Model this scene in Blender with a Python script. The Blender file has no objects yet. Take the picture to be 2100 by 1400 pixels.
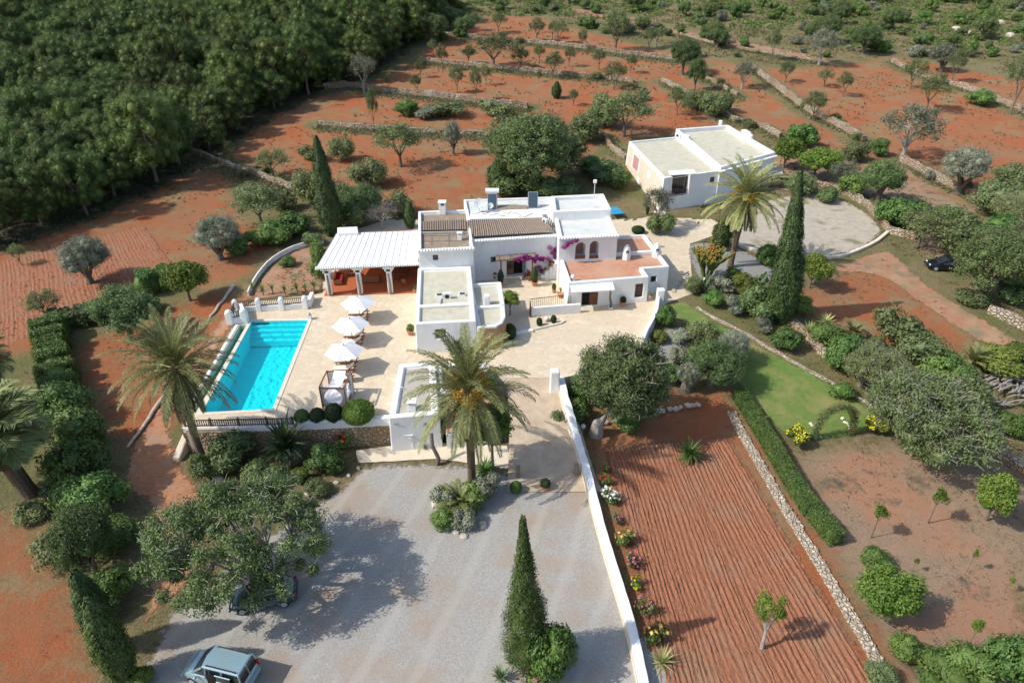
import bpy, bmesh, math, random
import numpy as np
from mathutils import Vector, Matrix
from mathutils.geometry import delaunay_2d_cdt
S = bpy.context.scene
COL = S.collection
# ------------------------------------------------------------------ camera
CAM_H, PITCH, FPX = 34.0, math.radians(32.0), 1400.0
cd = bpy.data.cameras.new('camera'); cd.sensor_width = 36; cd.lens = 24; cd.clip_start = .5; cd.clip_end = 3000
cam = bpy.data.objects.new('camera', cd); COL.objects.link(cam)
cam.location = (0, 0, CAM_H); cam.rotation_euler = (math.pi/2 - PITCH, 0, 0)
S.camera = cam
# ------------------------------------------------------------------ light
SUN_EL, SUN_AZ = math.radians(44), math.radians(14)   # shadows run to +X, turned SUN_AZ towards +Y
sdir = Vector((math.cos(SUN_EL)*math.cos(SUN_AZ), math.cos(SUN_EL)*math.sin(SUN_AZ), -math.sin(SUN_EL)))
W = bpy.data.worlds.new('World'); S.world = W; W.use_nodes = True
wn = W.node_tree; wn.nodes.clear()
sky = wn.nodes.new('ShaderNodeTexSky'); sky.sky_type = 'NISHITA'; sky.sun_disc = False
sky.sun_elevation = SUN_EL; sky.sun_rotation = math.atan2(-sdir.x, -sdir.y)
sky.air_density = 1; sky.dust_density = 1.5
bg = wn.nodes.new('ShaderNodeBackground'); bg.inputs[1].default_value = .148
wo = wn.nodes.new('ShaderNodeOutputWorld'); wn.links.new(sky.outputs[0], bg.inputs[0]); wn.links.new(bg.outputs[0], wo.inputs[0])
sl = bpy.data.lights.new('sun', 'SUN'); sl.energy = 3.3; sl.angle = math.radians(.53); sl.color = (1, .955, .87)
so = bpy.data.objects.new('sun', sl); COL.objects.link(so); so.location = (-60, -20, 80)
so.rotation_euler = sdir.to_track_quat('-Z', 'Y').to_euler()
S.view_settings.view_transform = 'Standard'; S.view_settings.look = 'None'
S.view_settings.exposure = 0.43; S.view_settings.gamma = 1
# ------------------------------------------------------------------ terrain and pixel rays
CP, SP = math.cos(PITCH), math.sin(PITCH)
def ray(px, py):
    u = (px-1050)/FPX; v = -(py-700)/FPX
    return (u, CP + v*SP, -SP + v*CP)
def P(px, py, z=0.0):
    d = ray(px, py); t = (z-CAM_H)/d[2]
    return Vector((d[0]*t, d[1]*t, z))
def sst(a, b, x):
    t = np.clip((x-a)/(b-a), 0, 1); return t*t*(3-2*t)
LOW = -2.2
def T(X, Y):
    X = np.asarray(X, float); Y = np.asarray(Y, float)
    lowf = 1 - sst(43, 61, Y + 0*X)
    z = LOW*lowf
    left = sst(24, 34, -X)
    z = z*(1-left) + left*LOW*(1 - sst(43, 75, Y))
    r = np.maximum(Y-82, 0); z = z + .078*r*r/(r+18)
    z = z + .012*np.maximum(X-35, 0)*sst(50, 80, Y)
    z = z + .22*np.sin(X*.11+1)*np.sin(Y*.09)*sst(85, 110, Y) - .03
    return z
def Tf(x, y):
    ss = lambda a, b, v: (lambda t: t*t*(3-2*t))(min(1, max(0, (v-a)/(b-a))))
    left = ss(24, 34, -x); z = LOW*(1-ss(43, 61, y))*(1-left)+left*LOW*(1-ss(43, 75, y)); r = max(y-82, 0)
    return z+.078*r*r/(r+18)+.012*max(x-35, 0)*ss(50, 80, y)+.22*math.sin(x*.11+1)*math.sin(y*.09)*ss(85, 110, y)-.03
def G(px, py):
    d = ray(px, py); t = 20.0
    lo, hi = 5.0, 900.0
    for _ in range(34):
        m = (lo+hi)/2
        z = CAM_H + d[2]*m
        if z > Tf(d[0]*m, d[1]*m): lo = m
        else: hi = m
    m = (lo+hi)/2
    x, y = d[0]*m, d[1]*m
    return Vector((x, y, Tf(x, y)))
def zc(p): return p[1]*CP + (CAM_H-p[2])*SP
# ------------------------------------------------------------------ objects
OFF = {}
def tag(o, label=None, cat=None, group=None, kind=None):
    if label: o['label'] = label
    if cat: o['category'] = cat
    if group: o['group'] = group
    if kind: o['kind'] = kind
    return o
def empty(name, loc, label, cat, group=None):
    o = bpy.data.objects.new(name, None); COL.objects.link(o); o.location = loc; o.empty_display_size = .3
    OFF[o.name] = Vector(loc); tag(o, label, cat, group); return o
def link(name, me, mats, parent=None, off=None, smooth=False):
    o = bpy.data.objects.new(name, me); COL.objects.link(o)
    for m in (mats if isinstance(mats, (list, tuple)) else [mats]): me.materials.append(m)
    if parent is not None:
        off = OFF[parent.name]; o.parent = parent
    elif off is None: off = Vector((0, 0, 0))
    else: o.location = off
    OFF[o.name] = Vector(off)
    if off.length > 0: me.transform(Matrix.Translation(-Vector(off)))
    if smooth: me.shade_smooth()
    return o
def npmesh(name, V, F):
    me = bpy.data.meshes.new(name)
    V = np.ascontiguousarray(V, dtype=np.float32); F = np.ascontiguousarray(F, dtype=np.int32)
    k = F.shape[1]
    me.vertices.add(len(V)); me.vertices.foreach_set('co', V.ravel())
    me.loops.add(F.size); me.loops.foreach_set('vertex_index', F.ravel())
    me.polygons.add(len(F)); me.polygons.foreach_set('loop_start', np.arange(0, F.size, k, dtype=np.int32))
    me.update(calc_edges=True); me.validate()
    return me
class MB:
    def __init__(s): s.v = []; s.f = []; s.m = []; s.mi = 0
    def add(s, vs, fs):
        n = len(s.v); s.v += [tuple(v) for v in vs]; s.f += [tuple(i+n for i in f) for f in fs]; s.m += [s.mi]*len(fs)
    def prism(s, poly, z0, z1, batter=0):
        # poly: list of (x,y) ; z0/z1 scalar or list
        n = len(poly)
        if area(poly) < 0: poly = poly[::-1]
        b = offset(poly, -batter) if batter else poly
        zb = [z0]*n if not isinstance(z0, (list, tuple)) else z0
        zt = [z1]*n if not isinstance(z1, (list, tuple)) else z1
        vs = [(b[i][0], b[i][1], zb[i]) for i in range(n)] + [(poly[i][0], poly[i][1], zt[i]) for i in range(n)]
        fs = [tuple(range(n))[::-1], tuple(range(n, 2*n))] + [(i, (i+1) % n, n+(i+1) % n, n+i) for i in range(n)]
        s.add(vs, fs)
    def box(s, c, size, rz=0, rx=0, ry=0):
        M = Matrix.Translation(Vector(c)) @ Matrix.Rotation(rz, 4, 'Z') @ Matrix.Rotation(ry, 4, 'Y') @ Matrix.Rotation(rx, 4, 'X')
        a, b, h = size[0]/2, size[1]/2, size[2]/2
        vs = [M @ Vector((x, y, z)) for z in (-h, h) for x, y in ((-a, -b), (a, -b), (a, b), (-a, b))]
        s.add(vs, [(3, 2, 1, 0), (4, 5, 6, 7), (0, 1, 5, 4), (1, 2, 6, 5), (2, 3, 7, 6), (3, 0, 4, 7)])
    def beam(s, p, q, w, h):
        p = Vector(p); q = Vector(q); d = (q-p); L = d.length; d.normalize()
        up = Vector((0, 0, 1)) if abs(d.z) < .95 else Vector((0, 1, 0))
        sx = d.cross(up).normalized(); uy = sx.cross(d).normalized()
        vs = [e + sx*(a*w/2) + uy*(b*h/2) for e in (p, q) for a, b in ((-1, -1), (1, -1), (1, 1), (-1, 1))]
        s.add(vs, [(0, 1, 2, 3), (7, 6, 5, 4), (4, 5, 1, 0), (5, 6, 2, 1), (6, 7, 3, 2), (7, 4, 0, 3)])
    def tube(s, pts, rad, n=6, cap=True):
        pts = [Vector(p) for p in pts]; k = len(pts)
        rad = rad if isinstance(rad, (list, tuple)) else [rad]*k
        vs = []
        for i, p in enumerate(pts):
            d = (pts[min(i+1, k-1)] - pts[max(i-1, 0)])
            if d.length < 1e-6: d = Vector((0, 0, 1))
            d.normalize(); a = d.cross(Vector((0, 0, 1)) if abs(d.z) < .9 else Vector((1, 0, 0))).normalized(); b = d.cross(a)
            for j in range(n):
                t = 2*math.pi*j/n; vs.append(p + (a*math.cos(t)+b*math.sin(t))*rad[i])
        fs = [(i*n+j, i*n+(j+1) % n, (i+1)*n+(j+1) % n, (i+1)*n+j) for i in range(k-1) for j in range(n)]
        if cap: fs += [tuple(range(n))[::-1], tuple(range((k-1)*n, k*n))]
        s.add(vs, [f[::-1] for f in fs])
    def lathe(s, c, prof, n=12):
        vs = [(c[0]+r*math.cos(2*math.pi*j/n), c[1]+r*math.sin(2*math.pi*j/n), c[2]+z) for r, z in prof for j in range(n)]
        k = len(prof)
        fs = [(i*n+j, i*n+(j+1) % n, (i+1)*n+(j+1) % n, (i+1)*n+j) for i in range(k-1) for j in range(n)]
        fs += [tuple(range(n))[::-1], tuple(range((k-1)*n, k*n))]
        s.add(vs, fs)
    def ball(s, c, r, n=12, sz=1):
        k = n//2+1
        s.lathe((c[0], c[1], c[2]), [(max(r*math.sin(math.pi*i/(k-1)), r*.02), -r*sz*math.cos(math.pi*i/(k-1))) for i in range(k)], n)
    def obj(s, name, mats, parent=None, off=None, smooth=False, bevel=0):
        me = bpy.data.meshes.new(name); me.from_pydata(s.v, [], s.f); me.update()
        me.polygons.foreach_set('material_index', s.m)
        o = link(name, me, mats, parent, off, smooth)
        if bevel:
            md = o.modifiers.new('bevel', 'BEVEL'); md.width = bevel; md.segments = 2; md.limit_method = 'ANGLE'; md.angle_limit = math.radians(40)
        return o
def area(p): return .5*sum(p[i][0]*p[(i+1) % len(p)][1]-p[(i+1) % len(p)][0]*p[i][1] for i in range(len(p)))
def offset(poly, d):
    # move every edge of a CCW polygon inward by d
    n = len(poly); L = []
    for i in range(n):
        a = Vector(poly[i][:2]); b = Vector(poly[(i+1) % n][:2]); e = (b-a).normalized(); nn = Vector((-e.y, e.x))
        L.append((a+nn*d, e))
    out = []
    for i in range(n):
        p, r = L[i-1]; q, s_ = L[i]
        cr = r.x*s_.y-r.y*s_.x
        if abs(cr) < 1e-4: out.append((q.x, q.y)); continue
        t = ((q-p).x*s_.y-(q-p).y*s_.x)/cr
        x = p+r*t; out.append((x.x, x.y))
    return out
def inpoly(X, Y, poly):
    X = np.asarray(X); Y = np.asarray(Y); r = np.zeros(X.shape, bool); n = len(poly)
    for i in range(n):
        x1, y1 = poly[i][:2]; x2, y2 = poly[(i+1) % n][:2]
        c = ((y1 > Y) != (y2 > Y)); xi = (x2-x1)*(Y-y1)/((y2-y1) or 1e-9)+x1
        r ^= (c & (X < xi))
    return r
def pdist(X, Y, line, closed=False):
    X = np.asarray(X); Y = np.asarray(Y); D = np.full(X.shape, 1e9); n = len(line)
    for i in range(n if closed else n-1):
        x1, y1 = line[i][:2]; x2, y2 = line[(i+1) % n][:2]; dx, dy = x2-x1, y2-y1
        t = np.clip(((X-x1)*dx+(Y-y1)*dy)/(dx*dx+dy*dy+1e-9), 0, 1)
        D = np.minimum(D, np.hypot(X-x1-t*dx, Y-y1-t*dy))
    return D
def resample(pts, step, closed=False, smooth=True):
    pts = [Vector(p) for p in pts]; n = len(pts); out = []
    seg = n if closed else n-1
    for i in range(seg):
        if closed: p0, p1, p2, p3 = pts[i-1], pts[i], pts[(i+1) % n], pts[(i+2) % n]
        else: p0, p1, p2, p3 = pts[max(i-1, 0)], pts[i], pts[i+1], pts[min(i+2, n-1)]
        k = max(1, int((p2-p1).length/step))
        for j in range(k):
            t = j/k
            if smooth: out.append(.5*((2*p1)+(p2-p0)*t+(2*p0-5*p1+4*p2-p3)*t*t+(3*p1-p0-3*p2+p3)*t**3))
            else: out.append(p1.lerp(p2, t))
    if not closed: out.append(pts[-1])
    return out
# ------------------------------------------------------------------ materials
def mat(name, col, rough=.8, col2=None, scale=4, detail=5, bump=0, bscale=None, contrast=(.35, .65), col3=None, scale3=.6, c3=(.5, .7), spec=.3, extra=None):
    m = bpy.data.materials.new(name); m.use_nodes = True; nt = m.node_tree; N = nt.nodes; L = nt.links
    b = N['Principled BSDF']; b.inputs['Roughness'].default_value = rough
    b.inputs['Specular IOR Level'].default_value = spec
    b.inputs['Base Color'].default_value = (*col, 1)
    tc = N.new('ShaderNodeTexCoord'); geo = N.new('ShaderNodeNewGeometry')
    out = None
    if col2:
        nz = N.new('ShaderNodeTexNoise'); nz.inputs['Scale'].default_value = scale; nz.inputs['Detail'].default_value = detail; nz.inputs['Roughness'].default_value = .65
        L.new(geo.outputs['Position'], nz.inputs['Vector'])
        mr = N.new('ShaderNodeMapRange'); mr.inputs[1].default_value, mr.inputs[2].default_value = contrast; L.new(nz.outputs[0], mr.inputs[0])
        mx = N.new('ShaderNodeMix'); mx.data_type = 'RGBA'; mx.inputs[6].default_value = (*col, 1); mx.inputs[7].default_value = (*col2, 1)
        L.new(mr.outputs[0], mx.inputs[0]); out = mx.outputs[2]
    if col3:
        nz = N.new('ShaderNodeTexNoise'); nz.inputs['Scale'].default_value = scale3; nz.inputs['Detail'].default_value = 6; nz.inputs['Roughness'].default_value = .6
        L.new(geo.outputs['Position'], nz.inputs['Vector'])
        mr = N.new('ShaderNodeMapRange'); mr.inputs[1].default_value, mr.inputs[2].default_value = c3; L.new(nz.outputs[0], mr.inputs[0])
        mx = N.new('ShaderNodeMix'); mx.data_type = 'RGBA'; mx.inputs[7].default_value = (*col3, 1)
        if out: L.new(out, mx.inputs[6])
        else: mx.inputs[6].default_value = (*col, 1)
        L.new(mr.outputs[0], mx.inputs[0]); out = mx.outputs[2]
    if out: L.new(out, b.inputs['Base Color'])
    if bump:
        nb = N.new('ShaderNodeTexNoise'); nb.inputs['Scale'].default_value = bscale or scale; nb.inputs['Detail'].default_value = 6; nb.inputs['Roughness'].default_value = .7
        L.new(geo.outputs['Position'], nb.inputs['Vector'])
        bp = N.new('ShaderNodeBump'); bp.inputs['Strength'].default_value = 1; bp.inputs['Distance'].default_value = bump
        L.new(nb.outputs[0], bp.inputs['Height']); L.new(bp.outputs[0], b.inputs['Normal'])
    return m
def stonemat(name, c1, c2, joint, scale, jw=.06, bump=.06, rough=.85, zsc=1.0, c3=None):
    m = bpy.data.materials.new(name); m.use_nodes = True; nt = m.node_tree; N = nt.nodes; L = nt.links
    b = N['Principled BSDF']; b.inputs['Roughness'].default_value = rough; b.inputs['Specular IOR Level'].default_value = .25
    geo = N.new('ShaderNodeNewGeometry')
    mp = N.new('ShaderNodeMapping'); mp.inputs['Scale'].default_value = (1, 1, zsc); L.new(geo.outputs['Position'], mp.inputs[0])
    nz = N.new('ShaderNodeTexNoise'); nz.inputs['Scale'].default_value = scale*.8; L.new(mp.outputs[0], nz.inputs['Vector'])
    ad = N.new('ShaderNodeMix'); ad.data_type = 'VECTOR'; ad.inputs[0].default_value = .12; L.new(mp.outputs[0], ad.inputs[4]); L.new(nz.outputs['Color'], ad.inputs[5])
    v1 = N.new('ShaderNodeTexVoronoi'); v1.inputs['Scale'].default_value = scale; L.new(ad.outputs[1], v1.inputs['Vector'])
    v2 = N.new('ShaderNodeTexVoronoi'); v2.feature = 'DISTANCE_TO_EDGE'; v2.inputs['Scale'].default_value = scale; L.new(ad.outputs[1], v2.inputs['Vector'])
    sp = N.new('ShaderNodeSeparateColor'); L.new(v1.outputs['Color'], sp.inputs[0])
    mx = N.new('ShaderNodeMix'); mx.data_type = 'RGBA'; mx.inputs[6].default_value = (*c1, 1); mx.inputs[7].default_value = (*c2, 1); L.new(sp.outputs[0], mx.inputs[0])
    o = mx.outputs[2]
    n3 = N.new('ShaderNodeTexNoise'); n3.inputs['Scale'].default_value = .35; n3.inputs['Detail'].default_value = 5; L.new(geo.outputs['Position'], n3.inputs['Vector'])
    r3 = N.new('ShaderNodeMapRange'); r3.inputs[1].default_value = .4; r3.inputs[2].default_value = .65; L.new(n3.outputs[0], r3.inputs[0])
    m3 = N.new('ShaderNodeMix'); m3.data_type = 'RGBA'; L.new(r3.outputs[0], m3.inputs[0]); L.new(o, m3.inputs[6]); m3.inputs[7].default_value = (*(c3 or c1), 1); 
    if c3: o = m3.outputs[2]
    rr = N.new('ShaderNodeMapRange'); rr.inputs[1].default_value = 0; rr.inputs[2].default_value = jw; L.new(v2.outputs['Distance'], rr.inputs[0])
    mj = N.new('ShaderNodeMix'); mj.data_type = 'RGBA'; mj.inputs[6].default_value = (*joint, 1); L.new(o, mj.inputs[7]); L.new(rr.outputs[0], mj.inputs[0])
    L.new(mj.outputs[2], b.inputs['Base Color'])
    r4 = N.new('ShaderNodeMapRange'); r4.inputs[1].default_value = 0; r4.inputs[2].default_value = jw*2.5; L.new(v2.outputs['Distance'], r4.inputs[0])
    bp = N.new('ShaderNodeBump'); bp.inputs['Distance'].default_value = bump; L.new(r4.outputs[0], bp.inputs['Height']); L.new(bp.outputs[0], b.inputs['Normal'])
    return m
def leafmat(name, c1, c2, c3=None, trans=.25, rough=.55, clump=.8):
    m = bpy.data.materials.new(name); m.use_nodes = True; nt = m.node_tree; N = nt.nodes; L = nt.links
    b = N['Principled BSDF']; b.inputs['Roughness'].default_value = rough; b.inputs['Specular IOR Level'].default_value = .35
    geo = N.new('ShaderNodeNewGeometry'); oi = N.new('ShaderNodeObjectInfo')
    mx = N.new('ShaderNodeMix'); mx.data_type = 'RGBA'; mx.inputs[6].default_value = (*c1, 1); mx.inputs[7].default_value = (*c2, 1)
    nz = N.new('ShaderNodeTexNoise'); nz.inputs['Scale'].default_value = clump; nz.inputs['Detail'].default_value = 3; L.new(geo.outputs['Position'], nz.inputs['Vector'])
    mr = N.new('ShaderNodeMapRange'); mr.inputs[1].default_value = .35; mr.inputs[2].default_value = .65; L.new(nz.outputs[0], mr.inputs[0])
    ad = N.new('ShaderNodeMath'); ad.operation = 'MULTIPLY_ADD'; ad.inputs[1].default_value = .55; L.new(geo.outputs['Random Per Island'], ad.inputs[0])
    m2 = N.new('ShaderNodeMath'); m2.operation = 'MULTIPLY'; m2.inputs[1].default_value = .45; L.new(mr.outputs[0], m2.inputs[0]); L.new(m2.outputs[0], ad.inputs[2])
    L.new(ad.outputs[0], mx.inputs[0])
    hs = N.new('ShaderNodeHueSaturation'); L.new(mx.outputs[2], hs.inputs['Color'])
    r = N.new('ShaderNodeMapRange'); r.inputs[3].default_value = .75; r.inputs[4].default_value = 1.3; L.new(oi.outputs['Random'], r.inputs[0]); L.new(r.outputs[0], hs.inputs['Value'])
    r2 = N.new('ShaderNodeMapRange'); r2.inputs[3].default_value = .485; r2.inputs[4].default_value = .515; 
    mm = N.new('ShaderNodeMath'); mm.operation = 'MULTIPLY'; mm.inputs[1].default_value = 7.31; L.new(oi.outputs['Random'], mm.inputs[0])
    fr = N.new('ShaderNodeMath'); fr.operation = 'FRACT'; L.new(mm.outputs[0], fr.inputs[0]); L.new(fr.outputs[0], r2.inputs[0]); L.new(r2.outputs[0], hs.inputs['Hue'])
    L.new(hs.outputs[0], b.inputs['Base Color'])
    tr = N.new('ShaderNodeBsdfTranslucent'); L.new(hs.outputs[0], tr.inputs[0])
    ms = N.new('ShaderNodeMixShader'); ms.inputs[0].default_value = trans
    L.new(b.outputs[0], ms.inputs[1]); L.new(tr.outputs[0], ms.inputs[2]); L.new(ms.outputs[0], N['Material Output'].inputs[0])
    return m
M = {}
M['white'] = mat('white_wash', (.8, .8, .79), .9, (.74, .74, .72), .7, bump=.03, bscale=1.6, col3=(.68, .66, .6), scale3=1.7, c3=(.62, .8))
M['white2'] = mat('white_paint', (.78, .78, .77), .7)
M['awning'] = mat('white_sheet', (.78, .78, .78), .6)
M['deck'] = mat('roof_coating', (.47, .44, .33), .85, (.56, .53, .42), 1.1, col3=(.42, .36, .26), scale3=.9, c3=(.58, .75), bump=.01)
M['deck2'] = mat('grey_roof_coating', (.4, .36, .3), .85, (.46, .42, .35), 1.4)
M['decklight'] = mat('pale_roof_coating', (.55, .57, .55), .85, (.62, .63, .6), 1, col3=(.5, .46, .36), scale3=.8, c3=(.55, .7))
M['redroof'] = stonemat('terracotta_paving', (.44, .2, .12), (.52, .27, .17), (.45, .26, .18), 3.2, .03, .004, c3=(.5, .3, .2))
M['terracotta'] = mat('terracotta', (.45, .13, .05), .7, (.38, .1, .04), 6)
M['pot'] = mat('pot_clay', (.42, .17, .08), .8, (.5, .25, .14), 9)
M['mat'] = mat('reed_mat', (.2, .15, .1), .9, (.34, .27, .2), 9, col3=(.4, .35, .28), scale3=2, c3=(.55, .7), bump=.02, bscale=20)
M['tile'] = mat('clay_tile', (.19, .14, .11), .9, (.35, .28, .22), 5, contrast=(.3, .7), bump=.02, bscale=12)
M['wood'] = mat('brown_wood', (.13, .05, .025), .6, (.2, .08, .04), 12)
M['wood2'] = mat('teak_wood', (.2, .075, .035), .6, (.28, .12, .06), 12)
M['driftwood'] = mat('weathered_wood', (.3, .26, .21), .9, (.18, .15, .12), 7, bump=.03, bscale=14)
M['rail'] = mat('dark_rail_wood', (.1, .06, .045), .7, (.16, .1, .075), 12)
M['redpost'] = mat('red_paint', (.28, .04, .03), .6)
M['dark'] = mat('interior_shade_paint', (.012, .011, .011), .9)  # near-black colour stands for the shade inside openings
M['glass'] = mat('window_glass', (.02, .025, .03), .08, spec=.8)
M['metal'] = mat('grey_metal', (.35, .37, .39), .4, spec=.6)
M['iron'] = mat('black_iron', (.03, .03, .03), .5)
M['panel'] = mat('solar_panel_glass', (.05, .08, .1), .15, spec=.8)
M['dish'] = mat('dish_grey', (.45, .48, .5), .5)
M['stone'] = stonemat('dry_stone', (.38, .3, .21), (.52, .43, .31), (.1, .075, .05), 3.6, .09, .09, c3=(.42, .27, .15))
M['cladding'] = stonemat('stone_cladding', (.42, .25, .13), (.56, .4, .25), (.27, .16, .09), 5.5, .05, .05, c3=(.5, .3, .16))
M['rubble'] = stonemat('rubble_limestone', (.36, .29, .21), (.56, .48, .37), (.12, .09, .06), 3.2, .1, .12, c3=(.4, .27, .17))
M['pale_rubble'] = stonemat('pale_rubble', (.40, .33, .25), (.56, .48, .38), (.24, .18, .12), 4.2, .08, .08)
M['paving'] = stonemat('cream_paving', (.57, .46, .33), (.68, .58, .43), (.47, .38, .27), 1.7, .03, .006, c3=(.6, .5, .36))
M['coping'] = mat('pale_coping', (.62, .56, .44), .8, (.7, .64, .52), 2)
M['gravel'] = mat('grey_gravel', (.29, .275, .25), .95, (.39, .375, .345), 7, bump=.04, bscale=12, col3=(.34, .26, .19), scale3=.3, c3=(.48, .72))
M['gravel2'] = mat('grey_gravel_dark', (.22, .215, .2), .95, (.3, .29, .275), 10, bump=.03, bscale=14)
M['yardm'] = mat('yard_dust', (.36, .31, .24), .95, (.45, .4, .32), 1.2, bump=.04, bscale=5, col3=(.2, .19, .1), scale3=.33, c3=(.55, .66))
M['pathm'] = mat('ramp_concrete', (.42, .32, .22), .9, (.52, .42, .31), 1.2, bump=.02, bscale=5)
M['plast'] = mat('ochre_plaster', (.64, .54, .4), .9, (.7, .62, .5), 1.5)
M['soil'] = mat('red_soil', (.25, .098, .05), .95, (.35, .155, .085), 7, bump=.06, bscale=9, col3=(.27, .16, .10), scale3=.35, c3=(.5, .72))
M['track'] = mat('track_soil', (.36, .15, .075), .95, (.43, .22, .12), 3, bump=.05, bscale=5, col3=(.33, .235, .165), scale3=.35, c3=(.5, .65))
M['trackpale'] = mat('pale_track', (.36, .23, .14), .95, (.33, .155, .085), .6, bump=.04, bscale=5, col3=(.2, .17, .10), scale3=.45, c3=(.5, .66))
M['lawnm'] = mat('lawn_grass', (.10, .165, .035), .95, (.15, .215, .05), 3, bump=.03, bscale=18, col3=(.23, .22, .08), scale3=.5, c3=(.45, .68))
M['bark'] = mat('bark', (.11, .085, .065), .95, (.19, .16, .13), 7, bump=.04, bscale=10)
M['greybark'] = mat('grey_bark', (.26, .23, .2), .95, (.37, .34, .3), 7, bump=.03, bscale=10)
M['palmbark'] = mat('palm_bark', (.1, .07, .045), .95, (.2, .15, .1), 9, bump=.08, bscale=8)
M['fabric'] = mat('white_canvas', (.74, .74, .75), .85)
M['cushion'] = mat('cream_cushion', (.75, .7, .6), .9)
M['redcloth'] = mat('red_cloth', (.3, .02, .015), .9)
M['lamp'] = mat('white_glass', (.75, .75, .72), .35)
M['rock'] = mat('limestone_rock', (.42, .36, .28), .95, (.6, .54, .45), 2.5, bump=.08, bscale=4)
M['pink'] = mat('pink_plaster', (.55, .25, .24), .9, (.5, .27, .2), 2)
M['blue'] = mat('blue_paint', (.02, .3, .5), .5)
M['water'] = None

def ragged(m, lo=.0, hi=.9, scale=2.2):
    """worn edge: the sheet thins out into the ground near its rim (attribute 'edge' = metres to the rim)"""
    nt = m.node_tree; N = nt.nodes; L = nt.links; out = N['Material Output']; b = N['Principled BSDF']
    a = N.new('ShaderNodeAttribute'); a.attribute_name = 'edge'; geo = N.new('ShaderNodeNewGeometry'); nz = N.new('ShaderNodeTexNoise'); nz.inputs['Scale'].default_value = scale; nz.inputs['Detail'].default_value = 8; nz.inputs['Roughness'].default_value = .75
    L.new(geo.outputs['Position'], nz.inputs['Vector'])
    r = N.new('ShaderNodeMapRange'); r.inputs[1].default_value = lo; r.inputs[2].default_value = hi; L.new(a.outputs['Fac'], r.inputs[0])
    s = N.new('ShaderNodeMath'); s.operation = 'MULTIPLY_ADD'; s.inputs[1].default_value = 1.6; s.inputs[2].default_value = -.8; L.new(nz.outputs[0], s.inputs[0])
    ad = N.new('ShaderNodeMath'); ad.operation = 'ADD'; L.new(r.outputs[0], ad.inputs[0]); L.new(s.outputs[0], ad.inputs[1])
    q = N.new('ShaderNodeMapRange'); q.inputs[1].default_value = .38; q.inputs[2].default_value = .62; L.new(ad.outputs[0], q.inputs[0])
    t = N.new('ShaderNodeBsdfTransparent'); x = N.new('ShaderNodeMixShader'); L.new(q.outputs[0], x.inputs[0]); L.new(t.outputs[0], x.inputs[1]); L.new(b.outputs[0], x.inputs[2]); L.new(x.outputs[0], out.inputs[0])
for k_, hi_ in (('gravel', 1.5), ('track', 1.3), ('trackpale', 1.2), ('gravel2', .8), ('yardm', 1.0), ('lawnm', .6), ('soil', 1.6)): ragged(M[k_], 0, hi_)

def streaks(m):
    nt = m.node_tree; N = nt.nodes; L = nt.links; b = N['Principled BSDF']; lk = b.inputs['Base Color'].links[0]; src = lk.from_socket
    geo = N.new('ShaderNodeNewGeometry'); mp = N.new('ShaderNodeMapping'); mp.inputs['Scale'].default_value = (2.2, 2.2, .25); L.new(geo.outputs['Position'], mp.inputs[0])
    nz = N.new('ShaderNodeTexNoise'); nz.inputs['Scale'].default_value = 1.3; nz.inputs['Detail'].default_value = 7; nz.inputs['Roughness'].default_value = .7; L.new(mp.outputs[0], nz.inputs['Vector'])
    r = N.new('ShaderNodeMapRange'); r.inputs[1].default_value = .52; r.inputs[2].default_value = .8; r.inputs[4].default_value = .55; L.new(nz.outputs[0], r.inputs[0])
    x = N.new('ShaderNodeMix'); x.data_type = 'RGBA'; L.new(r.outputs[0], x.inputs[0]); L.new(src, x.inputs[6]); x.inputs[7].default_value = (.6, .56, .48, 1); L.new(x.outputs[2], b.inputs['Base Color'])
streaks(M['white'])
def tracks(m):
    nt = m.node_tree; N = nt.nodes; L = nt.links; b = N['Principled BSDF']; src = b.inputs['Base Color'].links[0].from_socket
    geo = N.new('ShaderNodeNewGeometry'); mp = N.new('ShaderNodeMapping'); mp.inputs['Rotation'].default_value = (0, 0, .35); L.new(geo.outputs['Position'], mp.inputs[0])
    w = N.new('ShaderNodeTexWave'); w.inputs['Scale'].default_value = .11; w.inputs['Distortion'].default_value = 4; w.inputs['Detail'].default_value = 3; w.inputs['Detail Scale'].default_value = .35; L.new(mp.outputs[0], w.inputs['Vector'])
    r = N.new('ShaderNodeMapRange'); r.inputs[1].default_value = .8; r.inputs[2].default_value = 1; r.inputs[4].default_value = .35; L.new(w.outputs['Fac'], r.inputs[0])
    x = N.new('ShaderNodeMix'); x.data_type = 'RGBA'; L.new(r.outputs[0], x.inputs[0]); L.new(src, x.inputs[6]); x.inputs[7].default_value = (.44, .42, .38, 1); L.new(x.outputs[2], b.inputs['Base Color'])
tracks(M['gravel'])
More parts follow.
